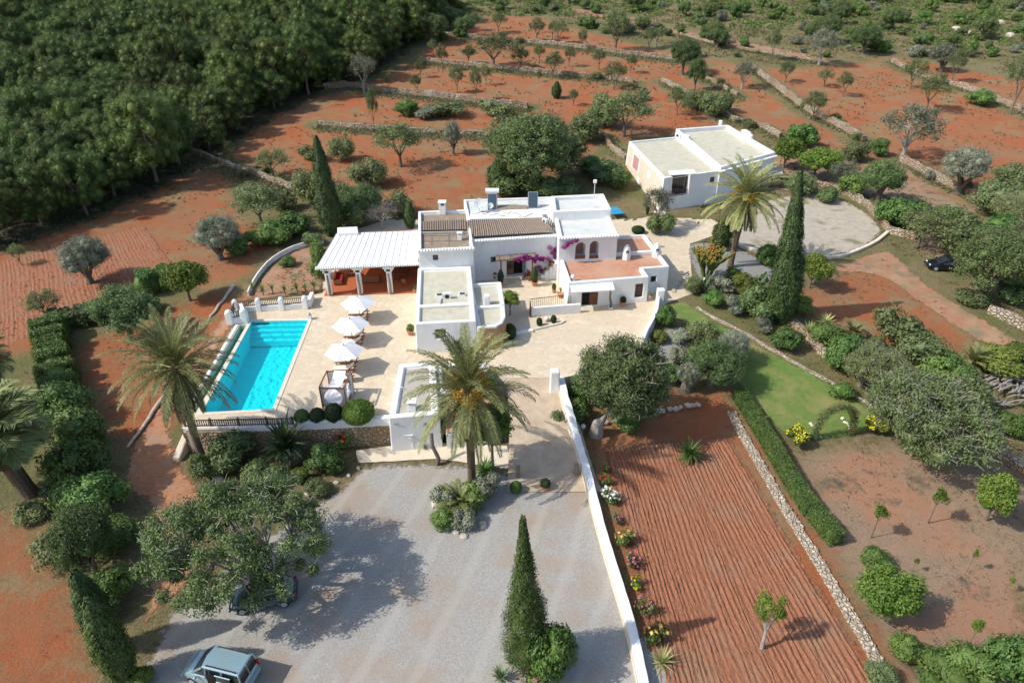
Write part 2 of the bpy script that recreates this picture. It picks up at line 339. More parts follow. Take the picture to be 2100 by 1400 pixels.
# ------------------------------------------------------------------ ground sheet
WALLS = [  # stone terrace walls: pixel polyline, height, thickness, label
 ([(892,72),(1047,87),(1133,93),(1247,108),(1367,122),(1440,132)], 1.3, .7, 'long stone terrace wall along the highest red terrace at top centre'),
 ([(860,125),(933,133),(1033,143),(1123,152),(1247,163),(1300,172)], 1.2, .7, 'long stone terrace wall below the second row of small almond trees'),
 ([(665,184),(720,180),(773,188),(843,195),(933,205),(1020,217),(1083,222)], 1.5, .7, 'tall orange stone terrace wall starting beside the pine wood'),
 ([(655,256),(700,260),(780,266),(873,272),(950,276),(1017,278)], .9, .7, 'low stone wall crossing the red field between lone almond trees'),
 ([(384,308),(464,340),(516,356),(600,388)], 1.0, .8, 'stone wall end running out of the pine shade to the red field'),
 ([(1544,145),(1624,206),(1666,236),(1720,262),(1772,293)], 1.5, .9, 'pale stone terrace wall slanting down right of the guest house'),
 ([(1845,331),(1940,381),(2010,412)], 1.4, .9, 'stone wall slanting past the big grey olive at right'),
 ([(1830,130),(1894,160),(1986,187),(2081,225),(2110,240)], 1.4, .8, 'grey stone terrace wall at the top right corner fields'),
 ([(1357,168),(1430,206),(1500,246),(1560,263),(1600,285)], 1.2, .8, 'broken stone wall running behind the guest house roof'),
 ([(1430,156),(1470,175),(1513,198)], 1.0, .7, 'short stone wall beside the dark twin tree'),
 ([(1395,72),(1464,91),(1582,112),(1677,128)], .8, .7, 'low stone edge along the pale farm track'),
 ([(1237,283),(1255,305),(1284,330)], 1.0, .7, 'short stone bank behind left corner of the guest house'),
 ([(1658,380),(1710,392),(1757,411),(1803,450),(1822,476),(1875,491)], 1.1, .7, 'curved stone wall around the upper side of the round yard'),
 ([(2030,640),(2065,655),(2110,678)], 1.2, 1.0, 'squared stone wall end at the right edge beside the track'),
 ([(1700,735),(1660,700),(1625,668),(1560,640)], .7, 1.0, 'low bank of pale rocks above the lawn border'),
 ([(2030,925),(2070,950),(2110,975)], .8, 1.0, 'low rubble bank at the right edge below the log pile'),
]
WALLW = [[G(x, y) for x, y in w[0]] for w in WALLS]
def gp(pts): return [tuple(G(x, y)[:2]) for x, y in pts]
RED = [gp(p) for p in (
 [(430,315),(560,232),(680,186),(760,172),(860,112),(950,62),(1020,30),(1110,38),(1250,80),(1400,112),(1560,140),(1680,140),(1840,118),(2120,170),(2120,420),(1980,420),(1850,360),(1770,320),(1600,290),(1450,260),(1240,300),(1000,420),(860,450),(760,400),(600,370),(520,345)],
 [(-30,515),(200,430),(330,372),(400,335),(470,350),(470,430),(560,500),(500,570),(420,600),(330,560),(230,600),(100,660),(60,720),(-30,740)],
 [(150,720),(330,640),(480,590),(520,600),(470,680),(380,830),(300,920),(250,900),(180,800)],
 [(1640,600),(1740,560),(1800,520),(1860,560),(1990,690),(2000,720),(1840,720),(1700,690),(1630,650)],
 [(-30,1050),(60,1080),(110,1180),(160,1300),(210,1420),(-30,1420)],
 [(1200,830),(1480,800),(1560,900),(1860,1420),(1330,1420)])]
DRY = [gp([(1640,930),(1900,900),(2120,960),(2120,1420),(1860,1420),(1700,1130)]), gp([(1450,300),(1560,400),(1700,380),(1850,420),(1900,520),(2120,620),(2120,560),(2000,430),(1850,340)])]
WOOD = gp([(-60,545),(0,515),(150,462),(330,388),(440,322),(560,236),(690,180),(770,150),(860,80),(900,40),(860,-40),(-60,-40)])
def ground_masks(X, Y):
    def soft(polys, w):
        m = np.zeros(X.shape)
        for p in polys:
            i = inpoly(X, Y, p); d = pdist(X, Y, p, True); s = np.where(i, .5+d/w/2, .5-d/w/2); m = np.maximum(m, np.clip(s, 0, 1))
        return m
    red = soft(RED, 3.5)
    for w, wp in zip(WALLS, WALLW):
        d = pdist(X, Y, wp); red = np.minimum(red, np.clip((d-.8)/4.2, 0, 1)*.95+.05)
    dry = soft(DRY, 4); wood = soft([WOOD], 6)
    return red, dry, wood
Yb = [-30.0]
while Yb[-1] < 420:
    y = Yb[-1]; Yb.append(y + (.55 if 12 < y < 90 else (.55 + (y-90)*.009 if y >= 90 else 1.5)))
ys = np.array(Yb); us = np.linspace(-1.25, 1.25, 470)
YY = np.repeat(ys[:, None], len(us), 1); XX = us[None, :]*(26 + np.maximum(YY, 0)*.86)
XX = XX + 0*YY; ZZ = T(XX, YY)
PLT = [tuple(P(x, y)[:2]) for x, y in ((488,668),(640,650),(566,852),(382,872))]
ZZ = ZZ - 3.0*inpoly(XX, YY, PLT)
rng = np.random.default_rng(5)
ZZ = ZZ + rng.normal(0, .012, ZZ.shape)
Vg = np.stack([XX, YY, ZZ], -1).reshape(-1, 3)
ny, nx = XX.shape; idx = np.arange(ny*nx).reshape(ny, nx)
Fg = np.stack([idx[:-1, :-1], idx[:-1, 1:], idx[1:, 1:], idx[1:, :-1]], -1).reshape(-1, 4)
me = npmesh('ground', Vg, Fg)
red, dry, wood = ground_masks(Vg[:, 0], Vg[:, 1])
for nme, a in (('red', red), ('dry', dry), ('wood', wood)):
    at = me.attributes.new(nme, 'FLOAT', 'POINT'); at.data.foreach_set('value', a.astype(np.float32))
def ground_material():
    m = bpy.data.materials.new('ground_soil'); m.use_nodes = True; nt = m.node_tree; N = nt.nodes; L = nt.links
    b = N['Principled BSDF']; b.inputs['Roughness'].default_value = .95; b.inputs['Specular IOR Level'].default_value = .15
    geo = N.new('ShaderNodeNewGeometry')
    def noise(s, d=6, r=.65):
        n = N.new('ShaderNodeTexNoise'); n.inputs['Scale'].default_value = s; n.inputs['Detail'].default_value = d; n.inputs['Roughness'].default_value = r
        L.new(geo.outputs['Position'], n.inputs['Vector']); return n.outputs[0]
    def rng_(o, a, b_):
        r = N.new('ShaderNodeMapRange'); r.inputs[1].default_value = a; r.inputs[2].default_value = b_; L.new(o, r.inputs[0]); return r.outputs[0]
    def mix(f, a, b_):
        x = N.new('ShaderNodeMix'); x.data_type = 'RGBA'
        if isinstance(f, float): x.inputs[0].default_value = f
        else: L.new(f, x.inputs[0])
        for i, c in ((6, a), (7, b_)):
            if isinstance(c, tuple): x.inputs[i].default_value = (*c, 1)
            else: L.new(c, x.inputs[i])
        return x.outputs[2]
    def attr(n):
        a = N.new('ShaderNodeAttribute'); a.attribute_name = n; return a.outputs['Fac']
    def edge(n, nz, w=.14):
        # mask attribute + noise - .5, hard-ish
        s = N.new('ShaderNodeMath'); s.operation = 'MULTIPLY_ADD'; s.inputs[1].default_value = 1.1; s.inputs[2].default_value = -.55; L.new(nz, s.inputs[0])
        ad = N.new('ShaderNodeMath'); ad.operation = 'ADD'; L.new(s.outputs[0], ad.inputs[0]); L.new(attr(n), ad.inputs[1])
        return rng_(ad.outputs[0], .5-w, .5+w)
    fine = noise(6, 8, .75); mid = noise(.9, 8, .7); big = noise(.12, 5); 
    grass = mix(rng_(mid, .35, .65), (.1, .095, .035), (.2, .165, .08))
    grass = mix(rng_(fine, .42, .62), grass, (.26, .2, .115))
    grass = mix(rng_(big, .45, .6), grass, mix(rng_(fine, .4, .6), (.09, .105, .03), (.17, .16, .07)))
    red_ = mix(rng_(mid, .35, .65), (.38, .122, .046), (.29, .09, .036))
    red_ = mix(rng_(fine, .45, .7), red_, (.375, .15, .075))
    red_ = mix(rng_(big, .4, .65), red_, mix(rng_(mid, .3, .7), (.35, .14, .07), (.25, .15, .08)))
    wd = noise(1.6, 8, .75); red_ = mix(rng_(wd, .58, .7), red_, (.19, .14, .065)); w2 = noise(.22, 8, .72); red_ = mix(rng_(w2, .49, .6), red_, mix(rng_(fine, .4, .6), (.20, .16, .075), (.32, .2, .11)))
    dryc = mix(rng_(mid, .4, .6), (.38, .245, .165), (.30, .215, .14)); dryc = mix(rng_(fine, .46, .66), dryc, (.24, .195, .125))
    dryc = mix(rng_(big, .52, .64), dryc, (.38, .205, .125)); dryc = mix(rng_(noise(.33, 7, .7), .56, .68), dryc, (.12, .105, .075))
    st = noise(9, 3, .5); c = mix(edge('dry', mid), grass, dryc); c = mix(edge('red', mid), c, red_)
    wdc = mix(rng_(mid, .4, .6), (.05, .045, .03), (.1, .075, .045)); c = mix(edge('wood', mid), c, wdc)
    c = mix(rng_(st, .7, .74), c, (.5, .42, .33)); L.new(c, b.inputs['Base Color'])
    hb = noise(4, 9, .8); bp = N.new('ShaderNodeBump'); bp.inputs['Distance'].default_value = .16; bp.inputs['Strength'].default_value = 1
    L.new(hb, bp.inputs['Height']); L.new(bp.outputs[0], b.inputs['Normal'])
    return m
M['ground'] = ground_material()
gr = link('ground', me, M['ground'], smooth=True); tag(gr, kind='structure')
# ------------------------------------------------------------------ draped sheets
def sheet(name, poly_w, m, lift=.03, step=1.0, rag=.0, zf=None, closed_smooth=True, skirt=0, seed=1, holes=()):
    rnd = random.Random(seed)
    zf = zf or (lambda x, y: (Tf(x, y)))
    pts = resample([Vector((p[0], p[1], 0)) for p in poly_w], step*.6, True, closed_smooth)
    if rag: pts = [p + Vector((rnd.uniform(-rag, rag), rnd.uniform(-rag, rag), 0)) for p in pts]
    ring = [(p.x, p.y) for p in pts]
    if area(ring) < 0: ring = ring[::-1]
    xs = [p[0] for p in ring]; yv = [p[1] for p in ring]
    gx, gy = np.meshgrid(np.arange(min(xs), max(xs), step), np.arange(min(yv), max(yv), step)); gx = gx.ravel(); gy = gy.ravel()
    ok = inpoly(gx, gy, ring) & (pdist(gx, gy, ring, True) > step*.35)
    for h in holes: ok &= ~(inpoly(gx, gy, h) | (pdist(gx, gy, h, True) < step*.3))
    V = [Vector(p) for p in ring] + [Vector((a, b)) for a, b in zip(gx[ok], gy[ok])]
    n = len(ring)
    E = [(i, (i+1) % n) for i in range(n)]
    for h in holes:
        k0 = len(V); V += [Vector(p[:2]) for p in h]; E += [(k0+i, k0+(i+1) % len(h)) for i in range(len(h))]
    vo, _, fo, *_r = delaunay_2d_cdt(V, E, [], 1, 1e-5)
    if holes:
        cx = np.array([sum(vo[i].x for i in f)/len(f) for f in fo]); cy = np.array([sum(vo[i].y for i in f)/len(f) for f in fo]); kill = np.zeros(len(fo), bool)
        for h in holes: kill |= inpoly(cx, cy, h)
        fo = [f for f, k_ in zip(fo, kill) if not k_]
    mb = MB(); mb.add([(v.x, v.y, zf(v.x, v.y)+lift) for v in vo], fo)
    if skirt:
        k = [(p[0], p[1], zf(p[0], p[1])+lift) for p in ring]; k2 = [(a, b, c-skirt) for a, b, c in k]
        mb.add(k+k2, [(i, n+i, n+(i+1) % n, (i+1) % n) for i in range(n)])
    o = mb.obj(name, m); tag(o, kind='structure')
    if not skirt:
        at = o.data.attributes.new('edge', 'FLOAT', 'POINT'); at.data.foreach_set('value', pdist(np.array([v.x for v in vo]), np.array([v.y for v in vo]), ring, True).astype(np.float32))
    return o
# ramp heights
def rampz(x, y): return float(LOW*(1-np.clip((y-39.0)/(49.0-39.0), 0, 1)))
sheet('gravel_parking', gp([(735,950),(900,942),(1040,960),(1225,975),(1250,1080),(1310,1260),(1350,1440),(300,1470),(300,1330),(330,1260),(420,1180),(560,1080),(700,985)]), M['gravel'], .05, .9, .12, seed=3)
sheet('dirt_track', gp([(545,560),(590,520),(600,535),(560,570),(520,620),(470,690),(420,770),(372,840),(375,930),(420,1000),(430,1090),(420,1180),(330,1260),(300,1330),(270,1330),(290,1200),(300,1060),(240,1000),(270,900),(330,820),(400,720),(460,640)]), M['track'], .035, .9, .15, seed=4)
sheet('entrance_apron', gp([(730,925),(803,915),(900,910),(1040,915),(1050,950),(1040,962),(900,942),(735,950)]), M['plast'], .08, .8, .03, closed_smooth=False, seed=5)
sheet('lawn', gp([(1362,632),(1400,617),(1440,640),(1520,688),(1620,740),(1720,795),(1800,850),(1812,868),(1770,892),(1660,906),(1600,886),(1545,830),(1505,780),(1500,740),(1460,690),(1400,665)]), M['lawnm'], .05, .7, .05, seed=6)
sheet('gravel_path', gp([(1340,700),(1372,668),(1400,672),(1420,700),(1400,740),(1385,770),(1350,760)]), M['gravel2'], .045, .8, .06, seed=7)
sheet('gravel_yard', gp([(1500,500),(1520,440),(1545,418),(1620,400),(1700,400),(1770,430),(1812,470),(1790,500),(1745,520),(1680,530),(1600,523),(1540,512)]), M['yardm'], .05, .9, .05, seed=8)
sheet('gravel_garden', gp([(1412,500),(1500,505),(1560,530),(1600,560),(1560,590),(1450,585),(1420,560)]), M['gravel2'], .055, .8, .05, seed=9)
sheet('farm_track', gp([(1180,18),(1300,36),(1400,62),(1560,92),(1700,122),(1690,130),(1560,104),(1400,74),(1280,46),(1180,28)]), M['trackpale'], .06, 1.5, .2, seed=10)
sheet('garden_track', gp([(1640,545),(1720,538),(1800,512),(1840,520),(1900,575),(2000,640),(2130,720),(2130,760),(1980,690),(1880,625),(1800,570),(1700,560)]), M['trackpale'], .04, .9, .2, seed=11)
# paved platform round the house (z = 0)
def pp(pts, z=0): return [tuple(P(x, y, z)[:2]) for x, y in pts]
PLAT = pp([(484,664),(487,640),(520,618),(640,605),(662,600),(662,560),(700,480),(860,430),(1120,420),(1262,400),(1300,380),(1440,440),(1500,470),(1415,500),(1418,560),(1425,600),(1365,622),(1348,650),(1330,690),(1290,730),(1220,760),(1150,775),(1040,775),(1000,760),(905,760),(905,858),(640,873),(380,882),(378,872)])
POOL = [P(517,659), P(632,657), P(558.5,838.5), P(414.5,846)]
POOLI = [(p.x, p.y) for p in POOL]
CH = [P(492,666), P(507,666), P(401,846), P(383,850)]
CHI = [(p.x, p.y) for p in CH]
M['peach'] = mat('peach_paving', (.45, .3, .2), .9, (.38, .22, .14), 1.5, bump=.02, bscale=6)
sheet('stone_paving', PLAT, M['paving'], .0, 1.2, 0, zf=lambda x, y: 0.0, closed_smooth=False, holes=[POOLI, CHI])
RAMPP = [P(1040, 775), P(1150, 775)] + [G(1190, 900), G(1235, 1010), G(1040, 1010), G(1045, 900)]
sheet('paved_ramp', [(p.x, p.y) for p in RAMPP], M['pathm'], .09, .7, .02, zf=lambda x, y: max(rampz(x, y), (Tf(x, y))) if y < 49 else min(0, rampz(x, y)), closed_smooth=False)
# sides of the raised platform (retaining skirt)
mb = MB()
pr = PLAT if area(PLAT) > 0 else PLAT[::-1]
inn = offset(pr, .02)
for i in range(len(pr)):
    a, b = inn[i], inn[(i+1) % len(pr)]
    if min(a[1], b[1]) < 62: mb.add([(a[0], a[1], -3), (b[0], b[1], -3), (b[0], b[1], -.01), (a[0], a[1], -.01)], [(0, 1, 2, 3)])
tag(mb.obj('paving_edge', M['plast']), kind='structure')

def cut(o, boxes):
    bm_ = MB()
    for c in boxes: c(bm_)
    me = bpy.data.meshes.new('cutter'); me.from_pydata(bm_.v, [], bm_.f); me.update()
    bm2 = bmesh.new(); bm2.from_mesh(me); bmesh.ops.recalc_face_normals(bm2, faces=bm2.faces); bm2.to_mesh(me); bm2.free()
    me.transform(Matrix.Translation(-OFF[o.name]))
    c = bpy.data.objects.new('cutter', me); COL.objects.link(c)
    if o.parent: c.parent = o.parent
    bpy.context.view_layer.update()
    md = o.modifiers.new('b', 'BOOLEAN'); md.operation = 'DIFFERENCE'; md.solver = 'EXACT'; md.object = c
    dg = bpy.context.evaluated_depsgraph_get()
    nm = bpy.data.meshes.new_from_object(o.evaluated_get(dg)); o.modifiers.remove(md)
    old = o.data; o.data = nm; nm.name = old.name
    bpy.data.objects.remove(c); bpy.data.meshes.remove(me)
def solid(name, poly, z0, z1, parent, m, t=.3, d=.3, batter=.0, bevel=.07, cuts=(), deck=None, deckname='roof'):
    """one wing: walls with a parapet round a sunk roof deck"""
    if area(poly) < 0: poly = poly[::-1]
    n = len(poly); out0 = offset(poly, -batter) if batter else poly; ins = offset(poly, t)
    vs = [(p[0], p[1], z0) for p in out0] + [(p[0], p[1], z1) for p in poly] + [(p[0], p[1], z1) for p in ins] + [(p[0], p[1], z1-d) for p in ins]
    fs = [tuple(range(n))[::-1]]
    for i in range(n):
        j = (i+1) % n
        fs += [(i, j, n+j, n+i), (n+i, n+j, 2*n+j, 2*n+i), (2*n+i, 2*n+j, 3*n+j, 3*n+i)]
    fs += [tuple(range(3*n, 4*n))]
    mb = MB(); mb.add(vs, fs); o = mb.obj(name, m, parent)
    if cuts: cut(o, cuts)
    if bevel:
        md = o.modifiers.new('bevel', 'BEVEL'); md.width = bevel; md.segments = 3; md.limit_method = 'ANGLE'; md.angle_limit = math.radians(40)
    if deck:
        k = MB(); dp = offset(poly, t-.02) if False else offset(poly, t+.004)
        k.add([(p[0], p[1], z1-d+.012) for p in dp], [tuple(range(n))]); k.obj(deckname, deck, o)
    return o
def xy(pts, z): return [tuple(P(x, y, z)[:2]) for x, y in pts]
def ycut(px0, px1, py0, py1, pl, depth=.35):
    """a box cutter through a wall; pl = (point, wall direction); pixels give the opening on that wall"""
    a = onwall(px0, py1, pl); b = onwall(px1, py1, pl); c = onwall(px0, py0, pl)
    def f(mb):
        mid = (a+b)/2; u = (b-a); L = Vector((u.x, u.y, 0)).length; ang = math.atan2(u.y, u.x)
        mb.box((mid.x, mid.y, (a.z+c.z)/2), (L, depth*2, c.z-a.z), ang)
    return f
def plane(p, q): p = Vector(p); q = Vector(q); return (p, Vector((q.x-p.x, q.y-p.y, 0)).normalized())
def onwall(px, py, pl):
    p, u = pl; n = Vector((-u.y, u.x, 0)); d = Vector(ray(px, py)); o = Vector((0, 0, CAM_H))
    t = (Vector((p.x, p.y, 0)) - Vector((0, 0, 0))).dot(n)/d.dot(n); return o + d*t
def window(parent, px0, px1, py0, py1, pl, name='window', grille=True, fm='wood', depth=.3, glass='glass'):
    a = onwall(px0, py1, pl); b = onwall(px1, py1, pl); c = onwall(px0, py0, pl)
    u = (b-a); L = Vector((u.x, u.y, 0)).length; ang = math.atan2(u.y, u.x); nrm = Vector((-math.sin(ang), math.cos(ang), 0))
    if nrm.y < 0: nrm = -nrm
    mid = (a+b)/2 + nrm*(depth-.06); h = c.z-a.z; zc_ = (a.z+c.z)/2
    mb = MB(); mb.mi = 0
    ux = Vector((math.cos(ang), math.sin(ang), 0))
    for s in (-1, 1): mb.box(mid+ux*s*(L/2-.04)+Vector((0, 0, zc_-mid.z)), (.08, .09, h), ang)
    for s in (-1, 1): mb.box((mid.x, mid.y, zc_+s*(h/2-.04)), (L-.17, .08, .08), ang)
    if grille:
        for k in range(1, 5): mb.box(mid+ux*(k/5-.5)*L+Vector((0, 0, zc_-mid.z))-nrm*.12, (.035, .035, h), ang)
        for k in (1, 2, 3): mb.box((mid.x-nrm.x*.12, mid.y-nrm.y*.12, zc_+(k/4-.5)*h), (L, .03, .03), ang)
    mb.mi = 1; mb.box((mid.x+nrm.x*.02, mid.y+nrm.y*.02, zc_), (L-.1, .03, h-.1), ang)
    o = mb.obj(name, [M[fm], M[glass]], parent); return o
def ridgewall(name, p, q, w, z0, z1, m, parent, bevel=.05):
    mb = MB(); p = Vector((p[0], p[1], (z0+z1)/2)); q = Vector((q[0], q[1], (z0+z1)/2)); mb.beam(p, q, w, z1-z0); return mb.obj(name, m, parent, bevel=bevel)
def cornice(parent, p, q, z, out=.34, r=.13, name='eave'):
    """scalloped row of half-round tiles along an eave"""
    p = Vector((p[0], p[1], z)); q = Vector((q[0], q[1], z)); u = (q-p); L = u.length; u.normalize(); nn = Vector((u.y, -u.x, 0))
    if nn.y > 0: nn = -nn
    mb = MB(); k = int(L/(r*2.3))
    for i in range(k+1):
        c = p + u*(L*i/k); mb.tube([c-nn*.1, c+nn*out-Vector((0, 0, .04))], r, 7)
    mb.beam(p+Vector((0, 0, -.14))+nn*.04, q+Vector((0, 0, -.14))+nn*.04, .16, .1)
    return mb.obj(name, M['white'], parent, smooth=False)
def tileroof(name, quad, m, parent, pitch=.24, amp=.055, rows=9):
    """quad: back-left, back-right, front-right, front-left 3D"""
    bl, br, fr, fl = [Vector(p) for p in quad]
    n = max(4, int((fr-fl).length/pitch)); sub = 6; vs = []; fs = []; W_ = n*sub+1; rj = random.Random(7)
    jit = [rj.uniform(-.03, .03) for _ in range(n+1)]
    for r in range(rows*2):
        t = (r+1)//2/rows; drop = .03 if r % 2 else 0
        for i in range(W_):
            s = i/(W_-1); top = bl.lerp(br, s); bot = fl.lerp(fr, s); p = top.lerp(bot, t)
            ph = (i % sub)/sub; z = abs(math.sin(math.pi*ph))*amp*2 + jit[i//sub]*.6
            vs.append(p + Vector((0, 0, z+drop)))
    for r in range(rows*2-1):
        for i in range(W_-1): a = r*W_+i; fs.append((a, a+W_, a+W_+1, a+1))
    mb = MB(); mb.add(vs, fs); return mb.obj(name, m, parent)
def chimney(name, p, w, h, parent, kind='square', z0=0):
    mb = MB(); x, y = p[0], p[1]
    if kind == 'square':
        mb.box((x, y, z0+h*.4), (w, w, h*.8)); 
        for a in (-1, 1):
            for b in (-1, 1): mb.box((x+a*w*.42, y+b*w*.42, z0+h*.9), (w*.2, w*.2, h*.22))
        mb.mi = 1; mb.box((x, y, z0+h*.88), (w*.5, w*.5, h*.16)); mb.mi = 0
        mb.box((x, y, z0+h*1.05), (w*1.25, w*1.25, h*.1))
    else:
        mb.lathe((x, y, z0), [(w*.62, 0), (w*.6, h*.5), (w*.45, h*.8), (w*.12, h)], 8)
        mb.mi = 1; mb.box((x, y-w*.5, z0+h*.55), (w*.35, w*.12, h*.25))
    return mb.obj(name, [M['white'], M['dark']], parent, bevel=.03)
def ac_unit(name, c, rz, parent, label, s=1):
    mb = MB(); mb.box((c[0], c[1], c[2]+.35*s), (.85*s, .4*s, .65*s), rz); mb.box((c[0], c[1], c[2]+.03), (.7*s, .3*s, .06), rz)
    fx, fy = math.sin(rz)*.21*s, -math.cos(rz)*.21*s
    mb.mi = 1; mb.tube([(c[0]+fx*.9, c[1]+fy*.9, c[2]+.35*s), (c[0]+fx*1.08, c[1]+fy*1.08, c[2]+.35*s)], .24*s, 14)
    o = mb.obj(name, [M['white2'], M['iron']], parent)
    if label: o['label'] = label
    return o
# ================================================================== VILLA
vb = P(1060, 572); villa = empty('farmhouse', vb, 'large white flat-roofed farmhouse of joined cubic wings between the pool and the courtyard', 'house')
# --- left tall wing
ZB = 5.1; qB = xy([(858,513),(971,507),(961,429),(858,433)], ZB)
plB = plane(*[(p[0], p[1], 0) for p in qB[:2]])
wB = solid('wing', qB, -.05, ZB, villa, M['white'], .3, .35, .08, cuts=[ycut(888, 899, 523, 534, plB, .3)], deck=M['mat'])
window(wB, 888, 899, 523, 534, plB, grille=False, depth=.25)
cornice(wB, qB[0], qB[1], ZB-.06)
tileroof('tile_strip', [P(863,455,4.95), P(956,451,4.95), P(957,472,4.86), P(863,474,4.86)], M['tile'], wB)
ridgewall('roof_curb', P(861,476,5.05), P(952,474,5.05), .16, 4.7, 5.08, M['deck2'], wB)
chimney('chimney', P(908,437,ZB-.3), .75, 1.35, wB, z0=ZB-.35)
chimney('chimney', P(943,491,ZB-.3), .45, .8, wB, z0=ZB-.35)
for yy in (484, 495):
    mb = MB(); mb.beam(P(862, yy, ZB-.31), P(955, yy-2, ZB-.31), .05, .05); mb.obj('reed_batten', M['driftwood'], wB)
for xx in (885, 920):
    mb = MB(); mb.beam(P(xx, 478, ZB-.31), P(xx, 503, ZB-.31), .05, .04); mb.obj('reed_batten', M['driftwood'], wB)
# --- centre wing
ZC = 4.8; qC = xy([(966,493),(1149,481),(1130,403),(951,409)], ZC)
plC = plane(*[(p[0], p[1], 0) for p in qC[:2]])
cC = [ycut(1006, 1018, 527, 539, plC, .3), ycut(1039, 1079, 535, 569, plC, 1.2), ycut(990, 993, 496, 499, plC, .2)]
wC = solid('wing', qC, -.05, ZC, villa, M['white'], .3, .3, .05, cuts=cC, deck=M['decklight'])
window(wC, 1006, 1018, 527, 539, plC, grille=False, depth=.25, fm='metal')
cornice(wC, qC[0], qC[1], ZC-.05)
tileroof('tile_roof', [P(958,452,5.25), P(1114,447,5.25), P(1139,477,4.8), P(958,487,4.8)], M['tile'], wC)
mb = MB(); a = xy([(962,450),(1114,447),(1109,429),(966,434)], 5.2); mb.prism(a, 4.4, 5.28); mb.obj('roof_step', M['white'], wC, bevel=.06)
# doorway: black slab painted as the unlit opening, wood panel, orange cart
a = onwall(1039, 569, plC); b = onwall(1079, 569, plC); u = (b-a).normalized(); ang = math.atan2(u.y, u.x)
def wl(s, z, back=0): q = a + u*((b-a).length*s); n_ = Vector((-u.y, u.x, 0)); q = q + n_*back; return Vector((q.x, q.y, z))
mb = MB(); mb.box(wl(.65, 1.0, .9), (.95, .08, 2.0), ang); mb.obj('doorway_shade_panel', M['dark'], wC)
mb = MB(); mb.box(wl(.2, .95, .7), (.75, .08, 1.9), ang); mb.mi = 1; mb.box(wl(.2, .4, .64), (.72, .06, .75), ang); mb.mi = 2; mb.box(wl(.2, 1.2, .64), (.6, .06, .5), ang)
mb.obj('panel_door', [M['wood'], M['wood2'], M['glass']], wC)
# steps with pots at the right of the door
st = MB()
for k, (x0, y0, x1, hh) in enumerate([(1109,574,1142,.5),(1117,574,1142,1.0),(1126,574,1142,1.5),(1134,574,1142,1.95)]):
    p0 = P(x0, y0, 0); p1 = P(x1, y0, 0); st.prism([(p0.x, p0.y-.05*k+.2), (p1.x, p1.y-.05*k+.2), (p1.x, p1.y+2-.05*k), (p0.x, p0.y+2-.05*k)], 0, hh)
st.obj('outdoor_stair', M['white'], villa, bevel=.05)
# --- right two-storey wing
ZD = 5.5; qD = xy([(1147,487),(1267,481),(1249,440),(1138,445)], ZD); plD = plane(*[(p[0], p[1], 0) for p in qD[:2]])
def arch(px0, px1, py0, py1, pl, depth=1.6):
    a = onwall(px0, py1, pl); b = onwall(px1, py1, pl); c = onwall(px0, py0, pl)
    def f(mb):
        u = (b-a); L = Vector((u.x, u.y, 0)).length; ang = math.atan2(u.y, u.x); h = c.z-a.z; r = L/2
        pr = [(-r, 0), (r, 0)] + [(r*math.cos(t*math.pi/8), h-r+r*math.sin(t*math.pi/8)) for t in range(9)]
        ux = Vector((math.cos(ang), math.sin(ang), 0)); n_ = Vector((-ux.y, ux.x, 0)); mid = (a+b)/2
        k = len(pr); vs = [Vector((mid.x, mid.y, a.z)) + ux*x + Vector((0, 0, z)) + n_*s for s in (-depth, depth) for x, z in pr]
        mb.add(vs, [tuple(range(k)), tuple(range(k, 2*k))[::-1]] + [(i, k+i, k+(i+1) % k, (i+1) % k) for i in range(k)])
    return f
wD = solid('wing', qD, -.05, ZD, villa, M['white'], .35, .3, .04, cuts=[arch(1179,1200,498,532,plD), arch(1208,1227,495,531,plD)], deck=M['decklight'])
cornice(wD, qD[0], qD[1], ZD-.05)
for x0, x1 in ((1179,1200),(1208,1227)):
    a_ = onwall(x0, 531, plD); b_ = onwall(x1, 531, plD); mb = MB(); n_ = Vector((-plD[1].y, plD[1].x, 0)); m_ = (a_+b_)/2+n_*1.5
    mb.box((m_.x, m_.y, a_.z+1.0), ((b_-a_).length-.02, .06, 2.0), math.atan2(plD[1].y, plD[1].x)); mb.obj('loggia_back', M['pink'], wD)
    mb = MB(); m_ = (a_+b_)/2+n_*.1; mb.box((m_.x, m_.y, a_.z+.16), ((b_-a_).length, .12, .3), math.atan2(plD[1].y, plD[1].x)); mb.obj('sill', M['wood'], wD)
ZD2 = 6.3; qD2 = xy([(1134,434),(1254,429),(1238,397),(1130,402)], ZD2)
wD2 = solid('wing', qD2, -.05, ZD2, villa, M['white'], .45, .5, .05, deck=M['decklight'])
p = P(1217, 424, 5.9); mb = MB(); mb.tube([p, p+Vector((0, 0, 2.9))], .035, 6); mb.box(p+Vector((0, 0, 2.95)), (.35, .35, .3)); mb.obj('weather_mast', M['white2'], wD2)
# --- red terrace wing
ZE = 2.9; qE = xy([(1166,580),(1331,567),(1319,550),(1373,546),(1323,480),(1250,484),(1250,518),(1148,528)], ZE)
if area(qE) < 0: qE = qE[::-1]
eF = plane(P(1166,580,ZE), P(1331,567,ZE)); eF = (Vector((eF[0].x, eF[0].y, 0)), eF[1]); eG = plane(P(1319,550,ZE), P(1373,546,ZE)); 
wE = solid('wing', qE, -.05, ZE, villa, M['white'], .34, .32, .06, deck=M['redroof'], deckname='roof_terrace',
  cuts=[ycut(1192,1225,596,628,eF,.35), ycut(1301,1317,583,610,eF,.3), ycut(1334,1345,567,579,eG,.3)])
window(wE, 1301,1317,583,610, eF, fm='wood'); window(wE, 1334,1345,567,579, eG, grille=False, fm='iron')
p0 = P(1255,521,ZE); p1 = P(1356,514,ZE); ridgewall('parapet', p0, p1, .4, ZE-.3, ZE+.1, M['white'], wE)
